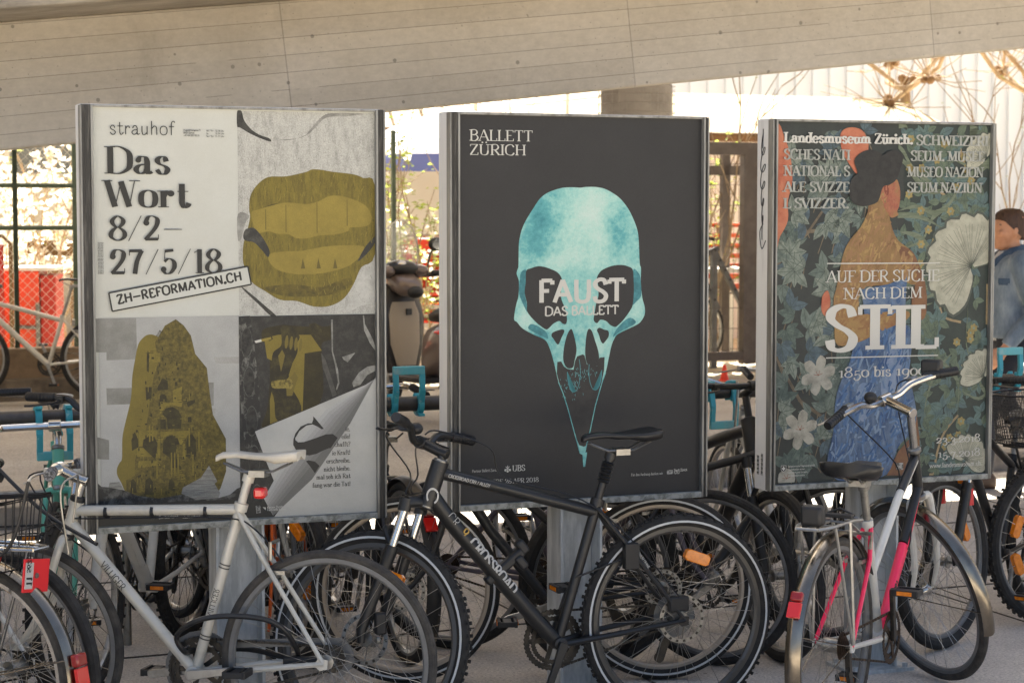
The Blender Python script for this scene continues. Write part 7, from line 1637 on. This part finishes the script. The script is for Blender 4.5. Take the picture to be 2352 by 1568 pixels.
# hair: a fuller crown and back of the head with cropped sides
b = MB(); n_ = 28; rings = []
for j in range(9):
    t_ = j/8; ring_ = []
    for k in range(n_):
        a = 2*pi*k/n_; fwd = cos(a); zlow = 1.665 if fwd > .55 else 1.615 if fwd > -.05 else 1.535
        zlow = 1.53+(1.66-1.53)*max(0, min(1, (fwd+.55)/1.25))**1.1
        z = zlow+(1.722-zlow)*sin(t_*pi/2); rr_ = cos(t_*pi/2)**.55 if t_ < 1 else .02
        f2 = 1.06+.02*sin(k*5+j)
        ring_.append((-.004+.106*f2*fwd*rr_, .080*f2*sin(a)*rr_, z+.006*sin(k*2.3)*t_))
    rings.append(ring_)
b.loft(rings); b.build('hair', M_HAIR, pr_, smooth=60)
# jacket: trunk shell open at the front over the tee, two sleeves, collar, pocket flaps, buttons
b = MB(); b.loft([elz(z, cx, 0, a, d, 28) for z, cx, a, d in ((.93, .005, .135, .185), (1.0, .005, .135, .18), (1.15, .012, .13, .175), (1.28, .012, .138, .19), (1.38, 0, .128, .205), (1.425, -.008, .10, .175), (1.455, -.012, .078, .10), (1.475, -.012, .070, .078))])
for s in (-1, 1):
    sh_, el, wr_ = ARM[s]; seg(b, [sh_+V((0, -s*.03, .015)), sh_, sh_*.5+el*.5, el, el*.5+wr_*.5, wr_-(wr_-el).normalized()*.02], [.072, .078, .068, .060, .052, .045])
jk = b.build('jacket', M_DENIM, pr_, smooth=180); rm = jk.modifiers.new('fuse', 'REMESH'); rm.mode = 'VOXEL'; rm.voxel_size = .010; rm.use_smooth_shade = True; sm2 = jk.modifiers.new('soft', 'SMOOTH'); sm2.iterations = 2
b = MB()
for s in (-1, 1): b.loft([[(-.06+o[0], s*.055+s*o[1], 1.485+o[2]) for o in ((-.03, 0, .02), (0, .02, .025), (.0, .03, -.02), (-.03, .02, -.02))], [(.03+o[0], s*.075+s*o[1], 1.465+o[2]) for o in ((0, 0, .02), (.0, .02, .01), (0, .035, -.03), (0, .0, -.02))], [(.115+o[0], s*.05+s*o[1], 1.40+o[2]) for o in ((0, 0, .02), (.01, .02, .01), (.012, .035, -.03), (.0, .0, -.02))]])
b.build('collar', mat('dark denim', '#46586a', .9, 0, '#5a6b7c', 20), jk, smooth=60)
b = MB(); b.loft([elz(z, cx, 0, a, d, 20) for z, cx, a, d in ((.915, .022, .125, .10), (1.0, .025, .122, .075), (1.2, .034, .122, .055), (1.36, .024, .120, .05), (1.43, .012, .09, .05), (1.465, .008, .066, .055))]); b.build('t_shirt', M_TEE, pr_, smooth=60)
b = MB()
for z in (1.0, 1.09, 1.18, 1.27, 1.35): b.lathe([(.009, -.004), (.009, .004)], 10, M=Matrix.Translation((.128, .075, z)), ax='x')
b.build('button', M_STEEL, jk); b = MB(); b.box((.09, .152, 1.285), (.075, .012, .03), rz=radians(-42)); b.box((.094, .150, 1.265), (.06, .008, .012), rz=radians(-42)); b.build('pocket_flap', mat('dark denim', '#46586a', .9), jk, smooth=0, bevel=.003)
b = MB()
for s in (-1, 1):
    h_, k_, a_ = LEG[s]; seg(b, [h_+V((0, -s*.03, .03)), h_, h_*.5+k_*.5, k_, k_*.5+a_*.5, a_+V((0, 0, .0))], [.095, .105, .090, .070, .066, .058])
b.loft([elz(z, 0, 0, a, d) for z, a, d in ((.83, .10, .15), (.90, .118, .172), (.96, .118, .17))])
tr_ = b.build('trousers', M_TROU, pr_, smooth=180); rm = tr_.modifiers.new('fuse', 'REMESH'); rm.mode = 'VOXEL'; rm.voxel_size = .012; rm.use_smooth_shade = True
for s in (-1, 1):
    a_ = LEG[s][2]; b = MB(); z0 = 0 if s > 0 else .06; b.loft([[(a_.x+x, a_.y+w_*cos(q), z0+max(0, h_/2+h_/2*sin(q))) for q in [2*pi*i/12 for i in range(12)]] for x, w_, h_ in ((-.075, .03, .08), (-.05, .038, .11), (.02, .04, .10), (.10, .045, .07), (.17, .04, .05), (.20, .02, .035))]); b.build('shoe', M_SHOE, pr_, smooth=60)
